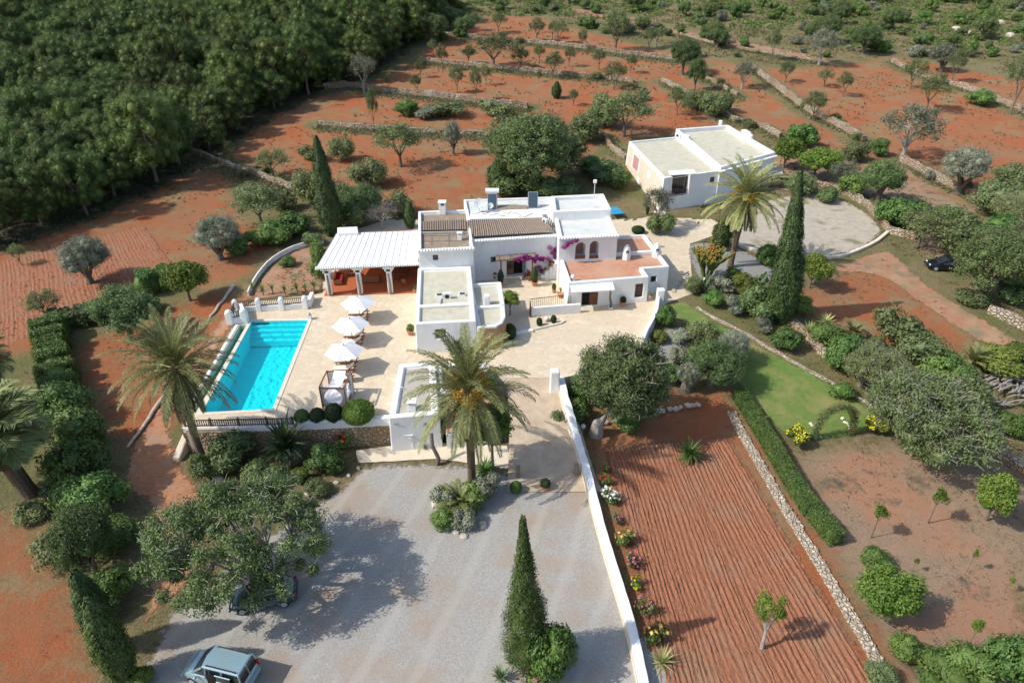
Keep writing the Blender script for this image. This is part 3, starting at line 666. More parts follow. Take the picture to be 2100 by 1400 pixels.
chimney('chimney', P(1284,531,ZE-.3), .75, 1.7, wE, 'cone', ZE-.32)
chimney('chimney', P(1345,526,ZE-.3), .75, 1.6, wE, 'cone', ZE-.32)
mb = MB(); c = P(1174,572,ZE); mb.ball((c.x+.05, c.y+.1, ZE+.22), .24, 12); mb.obj('globe_lamp', M['lamp'], wE, smooth=True)
a = onwall(1192,628,eF); b = onwall(1225,628,eF); ux = eF[1]; nn = Vector((-ux.y, ux.x, 0)); ang = math.atan2(ux.y, ux.x); w_ = (b-a).length
mb = MB(); m_ = a.lerp(b, .25)+nn*.3; mb.box((m_.x, m_.y, 1.0), (w_*.5, .06, 2.0), ang); mb.obj('doorway_shade_panel', M['dark'], wE)  # black panel, shade of the open half painted in
mb = MB(); m_ = a.lerp(b, .75)+nn*.15; mb.box((m_.x, m_.y, 1.0), (w_*.5, .07, 2.0), ang)
for k in (.45, 1.2): mb.box((m_.x-nn.x*.05, m_.y-nn.y*.05, k), (w_*.32, .03, .55), ang)
mb.obj('door', M['wood'], wE)
# awning slab and trunk post
aw = [P(1168,577,2.62), P(1255,573,2.62), P(1261,594,2.5), P(1172,599,2.5)]
mb = MB(); mb.add(aw + [p_+Vector((0, 0, -.12)) for p_ in aw], [(3, 2, 1, 0), (4, 5, 6, 7), (0, 1, 5, 4), (1, 2, 6, 5), (2, 3, 7, 6), (3, 0, 4, 7)]); 
mb.obj('awning', M['awning'], villa)
p = P(1252, 632); q = P(1252, 597, 2.45); mb = MB(); mb.tube([p, p.lerp(q, .3)+Vector((.05, 0, 0)), p.lerp(q, .6)+Vector((-.05, 0, 0)), q], [.16, .13, .11, .1], 8); mb.mi = 1; mb.box((p.x, p.y, .1), (.4, .4, .2)); mb.obj('trunk_post', [M['bark'], M['white']], villa)
# --- front left wing with flat roofs
ZA = 3.1; qA = xy([(851,664),(977,658),(966,545),(857,549)], ZA); plA = plane(*[(p[0], p[1], 0) for p in qA[:2]])
wA = solid('wing', qA, -.6, ZA, villa, M['white'], .42, .28, .1, bevel=.12, cuts=[ycut(894,915,676,694,plA,.3)], deck=M['deck'])
window(wA, 894,915,676,694, plA)
ridgewall('parapet', P(853,627,ZA), P(972,620,ZA), .45, ZA-.3, ZA, M['white'], wA, .1)
c = P(917,612,ZA-.3); ac_unit('air_conditioner', c, .1, wA, None, .9)
for x, y in ((901,606),(948,604)):
    c = P(x, y, ZA-.2); mb = MB(); mb.box(c, (.62, .5, .22), .05); mb.mi = 1; mb.box(c+Vector((0, 0, .115)), (.5, .38, .03), .05); mb.obj('skylight', [M['white2'], M['glass']], wA)
mb = MB(); mb.tube([P(903,624,ZA), P(904,617,ZA-.2), P(906,611,ZA-.2)], .07, 6); mb.obj('pipe', M['metal'], wA)
ZA2 = 2.5; qA2 = xy([(979,671),(1018,668),(1031,661),(1037,648),(1035,622),(1028,577),(962,581),(970,628)], ZA2)
wA2 = solid('wing', qA2, -.6, ZA2, villa, M['white'], .34, .3, .04, bevel=.1, deck=M['deck'])
ridgewall('parapet', P(972,629,ZA2), P(1033,625,ZA2), .4, ZA2-.3, ZA2, M['white'], wA2)
c = P(999,622,ZA2-.25); mb = MB(); mb.box((c.x, c.y, c.z+.45), (.55, .55, .95)); mb.obj('vent_box', M['white'], wA2, bevel=.06)
cl = [Vector((p[0], p[1], 0)) for p in xy([(983,671),(1018,668),(1031,661),(1037,648),(1037,640)], ZA2)]
mb = MB(); cl2 = []
for i, p in enumerate(cl):
    d = (cl[min(i+1, len(cl)-1)]-cl[max(i-1, 0)]).normalized(); cl2.append(p + Vector((d.y, -d.x, 0))*.05)
for i in range(len(cl)-1): mb.add([cl2[i]+Vector((0, 0, -.6)), cl2[i+1]+Vector((0, 0, -.6)), cl2[i+1]+Vector((0, 0, 2.32)), cl2[i]+Vector((0, 0, 2.32)), cl[i]+Vector((0, 0, 2.32)), cl[i+1]+Vector((0, 0, 2.32))], [(0, 1, 2, 3), (3, 2, 5, 4)])
mb.add([cl2[0]+Vector((0,0,-.6)), cl[0]+Vector((0,0,-.6)), cl[0]+Vector((0,0,2.32)), cl2[0]+Vector((0,0,2.32))], [(0,3,2,1)])
mb.obj('stone_facing', M['cladding'], wA2)
# --- roof equipment
def solar(x0, x1, yb, yt, label, tank):
    zb = 4.55; a = P(x0, yb, zb); b = P(x1, yb, zb); t = empty('solar_water_heater', (a+b)/2, label, 'solar heater')
    up = Vector((0, .75, 1.75)); w = b-a; n_ = w.cross(up).normalized()
    mb = MB(); mb.add([a, b, b+up, a+up, a-n_*.08, b-n_*.08, b+up-n_*.08, a+up-n_*.08], [(0, 1, 2, 3), (7, 6, 5, 4), (0, 4, 5, 1), (1, 5, 6, 2), (2, 6, 7, 3), (3, 7, 4, 0)]); mb.obj('frame', M['metal'], t)
    mb = MB(); s = .05; c = [a.lerp(b, s)+up*.03, a.lerp(b, 1-s)+up*.03, a.lerp(b, 1-s)+up*.97, a.lerp(b, s)+up*.97]; mb.add([k+n_*.01 for k in c], [(0, 1, 2, 3)]); mb.add([k-n_*.09 for k in c], [(3,2,1,0)]); mb.obj('collector', M['panel'], t)
    mb = MB(); 
    for e in (a, b): mb = MB(); mb.beam(e+up*.95, (e.x, e.y+1.3, zb), .05, .05); mb.obj('stand_leg', M['metal'], t)
    if tank:
        mb = MB(); c0 = a+up*1.08+Vector((-.25, .25, .1)); c1 = b+up*1.08+Vector((.25, .25, .1)); mb.tube([c0, c1], .3, 14); mb.obj('water_tank', M['white2'], t, smooth=False)
    return t
solar(1000, 1019, 431, 396, 'solar water heater with a white tank beside the satellite dishes on the roof', True)
solar(1083, 1103, 427, 390, 'solar panel without a tank standing on the roof left of the tall wing', False)
def dish(x, y, r, label):
    b_ = P(x, y, 5.3); t = empty('satellite_dish', b_, label, 'satellite dish')
    c = b_ + Vector((0, 0, .35+r)); d = Vector((-.35, -.85, .45)).normalized(); q = d.to_track_quat('Z', 'Y')
    mb = MB(); n = 18; vs = [c - d*.12]
    for k in (0.5, 1): vs += [c + q @ Vector((r*k*math.cos(2*math.pi*j/n), r*k*math.sin(2*math.pi*j/n), .12*(k*k-1)+.0)) for j in range(n)]
    fs = [(0, 1+j, 1+(j+1) % n) for j in range(n)] + [(1+j, 1+n+j, 1+n+(j+1) % n, 1+(j+1) % n) for j in range(n)]
    mb.add(vs, fs); mb.obj('reflector', M['dish'], t, smooth=True)
    mb = MB(); mb.tube([b_, b_+Vector((0, 0, .35+r*.6)), c-d*.14], .035, 6); mb.tube([c - q @ Vector((0, r, 0)), c+d*r*.8], .02, 5); mb.box(c+d*r*.85, (.1, .1, .1)); mb.obj('mount', M['metal'], t)
dish(983, 434, .62, 'larger grey satellite dish at the left of the white roof')
dish(1006, 434, .36, 'smaller grey satellite dish beside the solar tank')
mb = MB(); c = P(1050, 427, 4.6); mb.box(c+Vector((0, 0, .05)), (3.6, 1.6, .12), .0); t = mb.obj('roof_panel', M['mat'], None, c); tag(t, 'flat brown panel lying on the white roof between the solar heaters', 'roof panel')
mb = MB(); rr = random.Random(3)
for k in range(4):
    pts = [P(970+30*k+rr.uniform(-5, 5)+i*9, 437+3*k % 5+rr.uniform(-4, 4), 5.31) for i in range(5)]; mb.tube(pts, .025, 5)
mb.obj('roof_pipes', M['iron'], wC)
ac_unit('air_conditioner', P(1118, 458, 5.0), -1.0, wC, None, .8)
mb = MB()
for k in range(5): mb.tube([P(1118+k*4, 440+k*3, 5.0), P(1122+k*4, 455+k*5, 4.95), P(1116+k*5, 470+k, 4.95)], .04, 5)
mb.obj('roof_cables', M['iron'], wC)
# --- porch
pf = .1; f_ = xy([(665,605),(856,599)], pf) + xy([(858,475),(692,481)], 3.8)
mb = MB(); mb.prism(f_, -.3, pf+.02); mb.obj('porch_floor', M['terracotta'], villa)
R = [P(690,479,4.0), P(862,473,4.0), P(857,541,3.4), P(648,550,3.4)]
mb = MB(); vs = R + [k-Vector((0, 0, .14)) for k in R]; mb.add(vs, [(3, 2, 1, 0), (4, 5, 6, 7), (0, 1, 5, 4), (1, 2, 6, 5), (2, 3, 7, 6), (3, 0, 4, 7)]); porch = mb.obj('porch_roof', M['awning'], villa)
n = 15
mb = MB()
for i in range(n+1):
    s = i/n; mb.beam(R[0].lerp(R[1], s)+Vector((0, 0, .015)), R[3].lerp(R[2], s)+Vector((0, 0, .0)), .035, .05)
mb.obj('seam', M['metal'], porch)
mb = MB(); k = 44
for i in range(k+1):
    c = R[3].lerp(R[2], i/k); mb.tube([c+Vector((0, .25, .02)), c+Vector((0, -.18, -.06))], .1, 7)
mb.obj('eave', M['white'], porch)
mb = MB(); mb.beam(R[3]+Vector((.5, .5, -.28)), R[2]+Vector((0, .5, -.28)), .3, .26); mb.beam(R[3]+Vector((.45, .5, -.28)), R[0]+Vector((.2, 0, -.28)), .2, .22); mb.obj('porch_beam', M['wood'], villa)
for x in (677, 739, 801):
    b_ = P(x, 604.5-(x-677)*.03, pf); mb = MB(); mb.box((b_.x, b_.y+.2, pf+1.45), (.5, .45, 2.9)); mb.box((b_.x, b_.y+.2, pf+2.65), (.8, .45, .3)); mb.box((b_.x, b_.y+.2, pf+2.88), (1.15, .47, .22))
    mb.mi = 1
    mb.tube([(b_.x, b_.y-.05, pf), (b_.x+.03, b_.y-.08, pf+1), (b_.x-.02, b_.y-.05, pf+2.3)], [.17, .14, .1], 8); mb.obj('pillar', [M['white'], M['driftwood']], villa, bevel=.04)
mb = MB(); bk = xy([(692,481),(858,475)], 3.8); mb.prism([bk[0], bk[1], (bk[1][0], bk[1][1]+.3), (bk[0][0], bk[0][1]+.3)], 0, 3.85); mb.obj('porch_wall', M['pink'], villa)
mb = MB(); q = xy([(692,480),(735,478),(733,466),(692,468)], 4.2); mb.prism(q, 0, 4.3); mb.obj('annex', M['white'], villa, bevel=.06)
# porch furniture
def sofa(x, y, rz, label):
    b_ = P(x, y, pf+.02); t = empty('sofa', b_, label, 'sofa', 'sofas under the porch'); Mx = Matrix.Rotation(rz, 4, 'Z')
    mb = MB(); mb.box(b_+Vector((0, 0, .22)), (2.0, .85, .14), rz)
    for sx in (-.9, .9):
        for sy in (-.35, .35): mb.box(b_+Mx @ Vector((sx, sy, .1)), (.1, .1, .2), rz)
    for sx in (-1, 1): mb.box(b_+Mx @ Vector((sx*.97, 0, .4)), (.08, .85, .5), rz)
    mb.box(b_+Mx @ Vector((0, .42, .5)), (2.0, .08, .8), rz); mb.obj('frame', M['wood2'], t)
    mb = MB(); mb.box(b_+Mx @ Vector((0, -.03, .38)), (1.84, .76, .18), rz); mb.obj('seat', M['redcloth'], t, bevel=.04)
    mb = MB()
    for k in (-.6, 0, .6): mb.box(b_+Mx @ Vector((k, .27, .66)), (.55, .16, .42), rz, -.25)
    mb.obj('cushion', M['redcloth'], t, bevel=.04)
sofa(696, 577, math.pi/2+.1, 'red cushioned sofa in the left bay of the porch'); sofa(761, 577, math.pi, 'red cushioned sofa in the middle bay of the porch')
def table_(x, y, w, d, h, name, label, cat, m='wood2'):
    b_ = P(x, y, pf+.02 if 'porch' in label else 0); t = empty(name, b_, label, cat)
    mb = MB(); mb.box(b_+Vector((0, 0, h)), (w, d, .06)); mb.obj('table_top', M[m], t)
    for sx in (-1, 1):
        for sy in (-1, 1): mb = MB(); mb.box(b_+Vector((sx*(w/2-.06), sy*(d/2-.06), h/2-.02)), (.07, .07, h-.04)); mb.obj('leg', M[m], t)
table_(725, 565, 1.3, .7, .45, 'coffee_table', 'low wooden coffee table beside the red sofa in the porch', 'table')
table_(826, 565, 1.0, 2.4, .76, 'dining_table', 'dark dining table in the right bay of the porch', 'table', 'wood')
def chair(x, y, rz, label):
    b_ = P(x, y, pf+.02); t = empty('dining_chair', b_, label, 'chair', 'wooden chairs round the porch dining table'); Mx = Matrix.Rotation(rz, 4, 'Z')
    mb = MB(); mb.box(b_+Vector((0, 0, .45)), (.46, .46, .05), rz); mb.obj('seat', M['wood2'], t)
    mb = MB(); mb.box(b_+Mx @ Vector((0, .22, .72)), (.44, .04, .4), rz); mb.obj('backrest', M['wood2'], t)
    for sx in (-1, 1):
        for sy in (-1, 1): mb = MB(); mb.box(b_+Mx @ Vector((sx*.2, sy*.2, .22)), (.045, .045, .43), rz); mb.obj('leg', M['wood2'], t)
chair(829, 586, math.pi, 'orange-brown wooden chair at the near end of the porch dining table')
chair(813, 568, -math.pi/2+3.14, 'wooden chair on the left side of the porch dining table, nearer one')
chair(841, 567, -math.pi/2, 'wooden chair on the right side of the porch dining table, nearer one')
chair(815, 555, math.pi/2, 'wooden chair on the left side of the porch dining table, farther one')
chair(840, 554, -math.pi/2, 'wooden chair on the right side of the porch dining table, farther one')
# --- pergola over the door
pg = [P(1017,513,2.95), P(1100,508,2.95), P(1100,527,2.75), P(1019,534,2.75)]
pt = empty('pergola', P(1060, 570), 'small pergola with a dry reed roof and red posts over the front door', 'pergola')
mb = MB(); nr = 46; rr = random.Random(4)
for i in range(nr):
    s = (i+rr.uniform(-.3, .3))/nr; a = pg[0].lerp(pg[1], s); b = pg[3].lerp(pg[2], s); e = rr.uniform(-.02, .04); mb.beam(a+Vector((0, 0, e)), b+Vector((rr.uniform(-.03, .03), rr.uniform(-.1, .1), e)), .09, .035)
mb.obj('reed_roof', M['mat'], pt)
for s in (.05, .33, .66, .95): mb = MB(); mb.beam(pg[0].lerp(pg[1], s)+Vector((0, 0, .08)), pg[3].lerp(pg[2], s)+Vector((0, 0, .08)), .06, .05); mb.obj('batten', M['driftwood'], pt)
mb = MB(); mb.beam(pg[3]+Vector((0, .15, -.09)), pg[2]+Vector((0, .15, -.09)), .1, .12); mb.beam(pg[0]+Vector((0, -.1, -.09)), pg[1]+Vector((0, -.1, -.09)), .1, .12); mb.obj('beam', M['redpost'], pt)
for s in (.1, .9):
    q = pg[3].lerp(pg[2], s)+Vector((0, .15, 0)); mb = MB(); mb.box((q.x, q.y, 1.3), (.13, .13, 2.6)); mb.obj('post', M['redpost'], pt)
b_ = P(1083, 572); t = empty('wooden_bench', b_, 'orange wooden bench beside the farmhouse front door', 'bench')
mb = MB(); mb.box(b_+Vector((0, 0, .45)), (.5, 1.3, .07), .5); mb.obj('seat', M['wood2'], t)
mb = MB(); mb.box(b_+Vector((.22, -.1, .7)), (.06, 1.3, .5), .5); mb.obj('backrest', M['wood2'], t)
for k in (-.5, .5): mb = MB(); mb.box(b_+Vector((-math.sin(.5)*k, math.cos(.5)*k, .2)), (.45, .07, .4), .5); mb.obj('leg', M['wood2'], t)
# white cistern box at the corner left of the door
b_ = P(979, 573); mb = MB(); mb.box((b_.x, b_.y+.4, 1.0), (.9, .8, 2.0)); t = mb.obj('wall_box', M['white'], None, b_, bevel=.05); tag(t, 'white masonry box in the courtyard corner left of the front door', 'box')
ac_unit('air_conditioner', (b_.x, b_.y+.4, 2.0), 0, None, 'grey air conditioner on the white box in the courtyard corner', .9)
o_ = bpy.data.objects['air_conditioner.002'] if 'air_conditioner.002' in bpy.data.objects else None
if o_: tag(o_, cat='air conditioner')
# ================================================================== GATEHOUSE
gb = P(850, 850, -1); gh = empty('gatehouse', G(850, 925), 'small low white outbuilding with a grey roof behind the centre palm, beside the gravel', 'outbuilding')
ZG = 1.15; qG = xy([(797,857),(901,848),(893,739),(818,746)], ZG); plG = plane(*[(p[0], p[1], 0) for p in qG[:2]])
wG = solid('wing', qG, -2.6, ZG, gh, M['white'], .55, .25, .1, bevel=.12, deck=M['deck2'], cuts=[ycut(872,882,868,880,plG,.3)])
window(wG, 872,882,868,880, plG, grille=False)
chimney('chimney', P(846,838,ZG-.2), .6, .8, wG, z0=ZG-.25)
for yy in (795, 829):
    a = P(800+(829-yy)*.3, yy, ZG); mb = MB(); mb.tube([a+Vector((-.2, 0, -.1)), a+Vector((.0, .02, .03)), a+Vector((.6, .05, .03)), a+Vector((.7, .05, -.2))], .05, 6); mb.obj('gutter_pipe', M['white2'], wG)
q2 = xy([(900,805),(1003,800),(998,742),(896,746)], .85); w2 = solid('wing', q2, -2.4, .85, gh, M['white'], .4, .25, .05, bevel=.1, deck=M['peach'])
q3 = [P(908,812,.6), P(1003,806,.6), P(1015,880,-.6), P(915,888,-.6)]
tileroof('tile_roof', q3, M['peach'], gh, .3, .015, 6)
mb = MB(); mb.prism([(k.x, k.y) for k in (q3[3], q3[2], q3[1], q3[0])], -2.6, [-.75, -.75, .45, .45]); mb.obj('wing', M['white'], gh)
b_ = P(839, 922, LOW); mb = MB(); mb.box((b_.x+.0, b_.y+.25, LOW+.75), (.75, .6, 1.5)); mb.box((b_.x, b_.y+.25, LOW+1.52), (.85, .7, .08)); mb.add([(b_.x+.38, b_.y+.1, LOW-.1), (b_.x+1.9, b_.y+.1, LOW-.1), (b_.x+.38, b_.y+.1, LOW+1.4), (b_.x+.38, b_.y+.7, LOW-.1), (b_.x+1.9, b_.y+.7, LOW-.1), (b_.x+.38, b_.y+.7, LOW+1.4)], [(0, 1, 2), (5, 4, 3), (0, 3, 4, 1), (1, 4, 5, 2), (0, 2, 5, 3)])
mb.mi = 1; mb.box((b_.x+.02, b_.y-.055, LOW+1.05), (.5, .02, .45)); mb.mi = 2; 
for k in (-.1, .02, .14): mb.box((b_.x+.02, b_.y-.07, LOW+1.05+k), (.4, .01, .03))
mb.obj('meter_box', [M['white'], M['white2'], M['metal']], gh, bevel=.02)
c = onwall(812, 868, plG); mb = MB(); mb.box((c.x, c.y-.04, c.z), (.35, .04, .16)); mb.obj('name_plaque', M['metal'], gh)
# ================================================================== GUEST HOUSE
gz = .1
guest = empty('guest_house', P(1420, 430, gz), 'white two-part guest house with beige roofs behind the tall palm', 'house')
ZH = 4.6
qH1 = xy([(1362,365),(1478,350),(1390,280),(1290,290)], ZH); plH = plane(*[(p[0], p[1], 0) for p in qH1[:2]])
wH = solid('wing', qH1, -.4, ZH, guest, M['white'], .35, .3, .3, bevel=.14, deck=M['deck'], cuts=[ycut(1375,1409,360,403,plH,.6), ycut(1455,1464,364,375,plH,.2)])
window(wH, 1375,1409,360,403, plH, grille=False, depth=.6); window(wH, 1455,1464,364,375, plH, grille=False, depth=.2)
a = onwall(1371, 352, plH); b = onwall(1421, 349, plH); mb = MB(); n = 16; nn = Vector((plH[1].y, -plH[1].x, 0)); nn = nn if nn.y < 0 else -nn
for i in range(n+1): c = a.lerp(b, i/n); mb.tube([c+Vector((0, 0, .05)), c+nn*.75+Vector((0, 0, -.28))], .1, 7)
mb.obj('tile_canopy', M['white'], wH)
mb = MB(); mb.beam(a+nn*.3+Vector((0, 0, -.2)), b+nn*.3+Vector((0, 0, -.2)), .5, .07); mb.obj('canopy_board', M['wood2'], wH)
a = onwall(1375, 403, plH); b = onwall(1409, 403, plH); mb = MB(); m_ = (a+b)/2; 
for i in range(9): c = a.lerp(b, i/8); mb.box((c.x, c.y-.0, c.z+.5), (.06, .05, 1.0))
mb.beam(a+Vector((0, 0, 1.0)), b+Vector((0, 0, 1.0)), .08, .08); mb.obj('railing', M['rail'], wH)
# left side of guest house: cream plaster with pink shuttered window
le = (Vector((qH1[0][0], qH1[0][1], 0)), Vector((qH1[3][0], qH1[3][1], 0))); uL = (le[1]-le[0]).normalized(); nL = Vector((uL.y, -uL.x, 0)); nL = nL if nL.x < 0 else -nL
LL = (le[1]-le[0]).length; angL = math.atan2(uL.y, uL.x)
def sideslab(s0, s1, z0, z1, prj, m, name):
    mb = MB()
    for zz in (0,):
        f0 = .3*(1-(z0+.4)/(ZH+.4)); f1 = .3*(1-(z1+.4)/(ZH+.4))
        P0 = [le[0]+uL*LL*s0+nL*(f0+.004)+Vector((0, 0, z0)), le[0]+uL*LL*s1+nL*(f0+.004)+Vector((0, 0, z0)), le[0]+uL*LL*s1+nL*(f1+.004)+Vector((0, 0, z1)), le[0]+uL*LL*s0+nL*(f1+.004)+Vector((0, 0, z1))]
        P1 = [k+nL*prj for k in P0]; mb.add(P0+P1, [(0, 1, 2, 3), (7, 6, 5, 4), (0, 4, 5, 1), (1, 5, 6, 2), (2, 6, 7, 3), (3, 7, 4, 0)])
    return mb.obj(name, M[m] if isinstance(m, str) else m, wH)
sideslab(.03, .97, 0, ZH-.45, .03, 'plast', 'plaster_panel')
sideslab(.6, .83, 1.7, 3.9, .06, 'white', 'window_frame'); sideslab(.64, .79, 1.85, 3.75, .08, 'pink', 'shutter')
sideslab(.3, .38, 2.6, 3.6, .05, 'white', 'window_frame'); sideslab(.55, .62, .35, 1.3, .06, 'white', 'window_frame')
ZH2 = 5.2
qH2 = xy([(1478,343),(1591,312),(1493,256),(1386,264)], ZH2)
# right part, a little higher
plH2 = plane(*[(p[0], p[1], 0) for p in qH2[:2]])
wH2 = solid('wing', qH2, -.4, ZH2, guest, M['white'], .4, .75, .1, bevel=.12, deck=M['deck'])
cornice(wH2, qH2[0], qH2[1], ZH2-.5)
ac = P(1392, 284, ZH-.3)
for k in range(2): ac_unit('air_conditioner', (ac.x+k*1.15-.1, ac.y-k*1.0, ZH-.28), -1.0, wH, None, 1.1)
c = P(1477, 256, ZH2); mb = MB(); mb.box((c.x, c.y, ZH2+.2), (.5, .5, 1.0)); mb.obj('chimney', M['white'], wH2, bevel=.1)
e0 = Vector((*qH2[1], 0)); e1 = Vector((*qH2[2], 0)); c = e0.lerp(e1, .55); ae = math.atan2((e1-e0).y, (e1-e0).x); c += Vector((-.25, -.05, 0)); mb = MB(); mb.box((c.x, c.y, ZH2+.2), (3.2, .5, .9), ae); mb.box((c.x, c.y, ZH2+.7), (1.8, .49, .3), ae); mb.obj('stepped_parapet', M['white'], wH2, bevel=.15)
# lean-to porch at the right
a = P(1563, 341, 2.6); mb = MB(); r_ = [P(1558, 343, 2.7), P(1600, 338, 2.7), P(1607, 358, 2.5), P(1565, 362, 2.5)]; mb.add(r_+[k-Vector((0, 0, .1)) for k in r_], [(3, 2, 1, 0), (4, 5, 6, 7), (0, 1, 5, 4), (1, 2, 6, 5), (2, 3, 7, 6), (3, 0, 4, 7)]); mb.obj('porch_roof', M['deck2'], guest)
for k in (r_[2], r_[3]): mb = MB(); mb.box((k.x, k.y+.2, 1.1), (.22, .22, 2.75)); mb.obj('post', M['wood'], guest)
mb = MB(); aa = xy([(1285,388),(1368,437),(1362,445),(1248,392)], .06); mb.prism(aa, -.3, .07); tag(mb.obj('terrace_slab', M['plast']), kind='structure')
# ping-pong table
b_ = P(1260, 443); t = empty('table_tennis_table', b_, 'blue table tennis table behind the tall white wing', 'table')
mb = MB(); mb.box(b_+Vector((0, 0, .76)), (1.52, 2.5, .05), .25); mb.obj('table_top', M['blue'], t)
mb = MB(); mb.box(b_+Vector((0, 0, .86)), (1.6, .02, .16), .25); mb.obj('net', M['white2'], t)
for sx in (-.6, .6):
    for sy in (-.9, .9): mb = MB(); v = Matrix.Rotation(.25, 4, 'Z') @ Vector((sx, sy, .37)); mb.box(b_+v, (.06, .06, .74), .25); mb.obj('leg', M['iron'], t)
# ================================================================== POOL
pool = empty('swimming_pool', P(525, 750), 'long turquoise swimming pool with steps at its far end and a pale overflow channel', 'swimming pool')
M['basin'] = mat('pool_paint', (.09, .74, .80), .7, (.11, .78, .83), 2)
M['chan'] = mat('channel_paint', (.30, .48, .42), .8, (.38, .55, .48), 1.5)
def watermat(name, tint, ior=1.33):
    m = bpy.data.materials.new(name); m.use_nodes = True; N = m.node_tree.nodes; L = m.node_tree.links; N.clear()
    t = N.new('ShaderNodeBsdfTransparent'); t.inputs[0].default_value = (*tint, 1); g = N.new('ShaderNodeBsdfGlossy'); g.inputs['Roughness'].default_value = .03
    f = N.new('ShaderNodeFresnel'); f.inputs[0].default_value = ior; x = N.new('ShaderNodeMixShader'); o = N.new('ShaderNodeOutputMaterial')
    geo = N.new('ShaderNodeNewGeometry'); nz = N.new('ShaderNodeTexNoise'); nz.inputs['Scale'].default_value = 1.8; nz.inputs['Detail'].default_value = 3; L.new(geo.outputs['Position'], nz.inputs['Vector'])
    b = N.new('ShaderNodeBump'); b.inputs['Distance'].default_value = .05; L.new(nz.outputs[0], b.inputs['Height']); L.new(b.outputs[0], g.inputs['Normal']); L.new(b.outputs[0], f.inputs['Normal'])
    L.new(f.outputs[0], x.inputs[0]); L.new(t.outputs[0], x.inputs[1]); L.new(g.outputs[0], x.inputs[2]); L.new(x.outputs[0], o.inputs[0]); return m
M['water'] = watermat('pool_water', (.3, .98, 1.0)); M['water2'] = watermat('channel_water', (.85, .97, .95))
def basin(poly, depth, m, name):
    if area(poly) < 0: poly = poly[::-1]
    n = len(poly); mb = MB(); mb.add([(p[0], p[1], .0) for p in poly] + [(p[0], p[1], -depth) for p in poly], [(i, n+i, n+(i+1) % n, (i+1) % n) for i in range(n)] + [tuple(range(n, 2*n))]); return mb.obj(name, m, pool)
basin(POOLI, 1.9, M['basin'], 'basin'); basin(CHI, .75, M['chan'], 'channel')
def flat(poly, z, name, m):
    if area(poly) < 0: poly = poly[::-1]
    mb = MB(); mb.add([(p[0], p[1], z) for p in poly], [tuple(range(len(poly)))]); return mb.obj(name, m, pool)
flat(POOLI, -.1, 'water', M['water']); flat(CHI, -.5, 'channel_water', M['water2'])
tl, tr, br_, bl_ = POOL
for k in range(4):
    d = .45*(k+1); u1 = (bl_-tl).normalized(); u2 = (br_-tr).normalized(); mb = MB(); e = .01
    mb.prism([(tl.x+e, tl.y-e), (tr.x-e, tr.y-e), (tr.x+u2.x*d-e, tr.y+u2.y*d), (tl.x+u1.x*d+e, tl.y+u1.y*d)], -1.85+e*k, -.32-.3*k); mb.obj('step', M['basin'], pool)
def copestrip(pts, w, name='coping', z=.03):
    mb = MB()
    for a, b in zip(pts[:-1], pts[1:]): mb.beam(Vector((a[0], a[1], z-.04)), Vector((b[0], b[1], z-.04)), w, .08)
    return mb.obj(name, M['coping'], pool, bevel=.01)
oo = offset(POOLI if area(POOLI) > 0 else POOLI[::-1], -.17)
POOLC = POOLI if area(POOLI) > 0 else POOLI[::-1]
for i in range(4):
    a = Vector(oo[i]); b = Vector(oo[(i+1) % 4]); d = (b-a).normalized()*.17
    mb = MB(); sh = .0 if i % 2 else -1
    a2 = a-d if i % 2 else a+d*1.01; b2 = b+d if i % 2 else b-d*1.01
    mb.beam(Vector((a2.x, a2.y, 0)), Vector((b2.x, b2.y, 0)), .34, .09); mb.obj('coping', M['coping'], pool, bevel=.01)
mb = MB(); mb.beam(Vector((*offset(CHI if area(CHI)>0 else CHI[::-1], -.14)[0], 0)) if False else P(486,666), P(377,852), .3, .12); mb.obj('coping', M['white'], pool, bevel=.02)
# skimmer tube on the channel end
# ---------------------------------------------------------------- pool terrace walls
def rail(parent, p, q, z0, h, posts=()):
    p = Vector((p[0], p[1], 0)); q = Vector((q[0], q[1], 0)); L = (q-p).length; mb = MB()
    mb.beam(p+Vector((0, 0, z0+h)), q+Vector((0, 0, z0+h)), .09, .07); mb.beam(p+Vector((0, 0, z0+.08)), q+Vector((0, 0, z0+.08)), .07, .05)
    n = max(2, int(L/.17))
    for i in range(1, n): c = p.lerp(q, i/n); mb.box((c.x, c.y, z0+h/2), (.06, .05, h))
    o = mb.obj('railing', M['rail'], parent); return o
fw = empty('terrace_wall', P(560, 884, -2), 'stone retaining wall with white cap and dark wooden railing in front of the pool', 'wall')
A_ = P(377, 877); B_ = P(606, 872); C_ = P(803, 862)
mb = MB(); 
def wallstrip(mb, pts, w, z0, z1, jitter=0, rnd=None, n=None):
    pts = resample(pts, .5, smooth=False); rnd = rnd or random.Random(2); k = len(pts); ring = []
    for i, p in enumerate(pts):
        d = (pts[min(i+1, k-1)]-pts[max(i-1, 0)]); d.z = 0; d.normalize(); s_ = Vector((-d.y, d.x, 0))
        zz0 = z0(p) if callable(z0) else z0; zz1 = z1(p) if callable(z1) else z1; j = lambda: rnd.uniform(-jitter, jitter)
        ring += [p*1 + s_*(-w/2+j()) , p + s_*(w/2+j())]
        ring[-2].z = zz0; ring[-1].z = zz0
        a = p + s_*(w/2*.92+j()); a.z = zz1+j(); b = p - s_*(w/2*.92+j()); b.z = zz1+j(); m_ = p.copy(); m_.z = zz1+j()+jitter*.5
        ring += [a, m_, b]
    fs = []
    for i in range(k-1):
        for j in range(5): fs.append((i*5+j, i*5+(j+1) % 5, (i+1)*5+(j+1) % 5, (i+1)*5+j)[::-1])
    fs += [tuple(range(5)), tuple(range((k-1)*5, k*5))[::-1]]; mb.add(ring, fs)
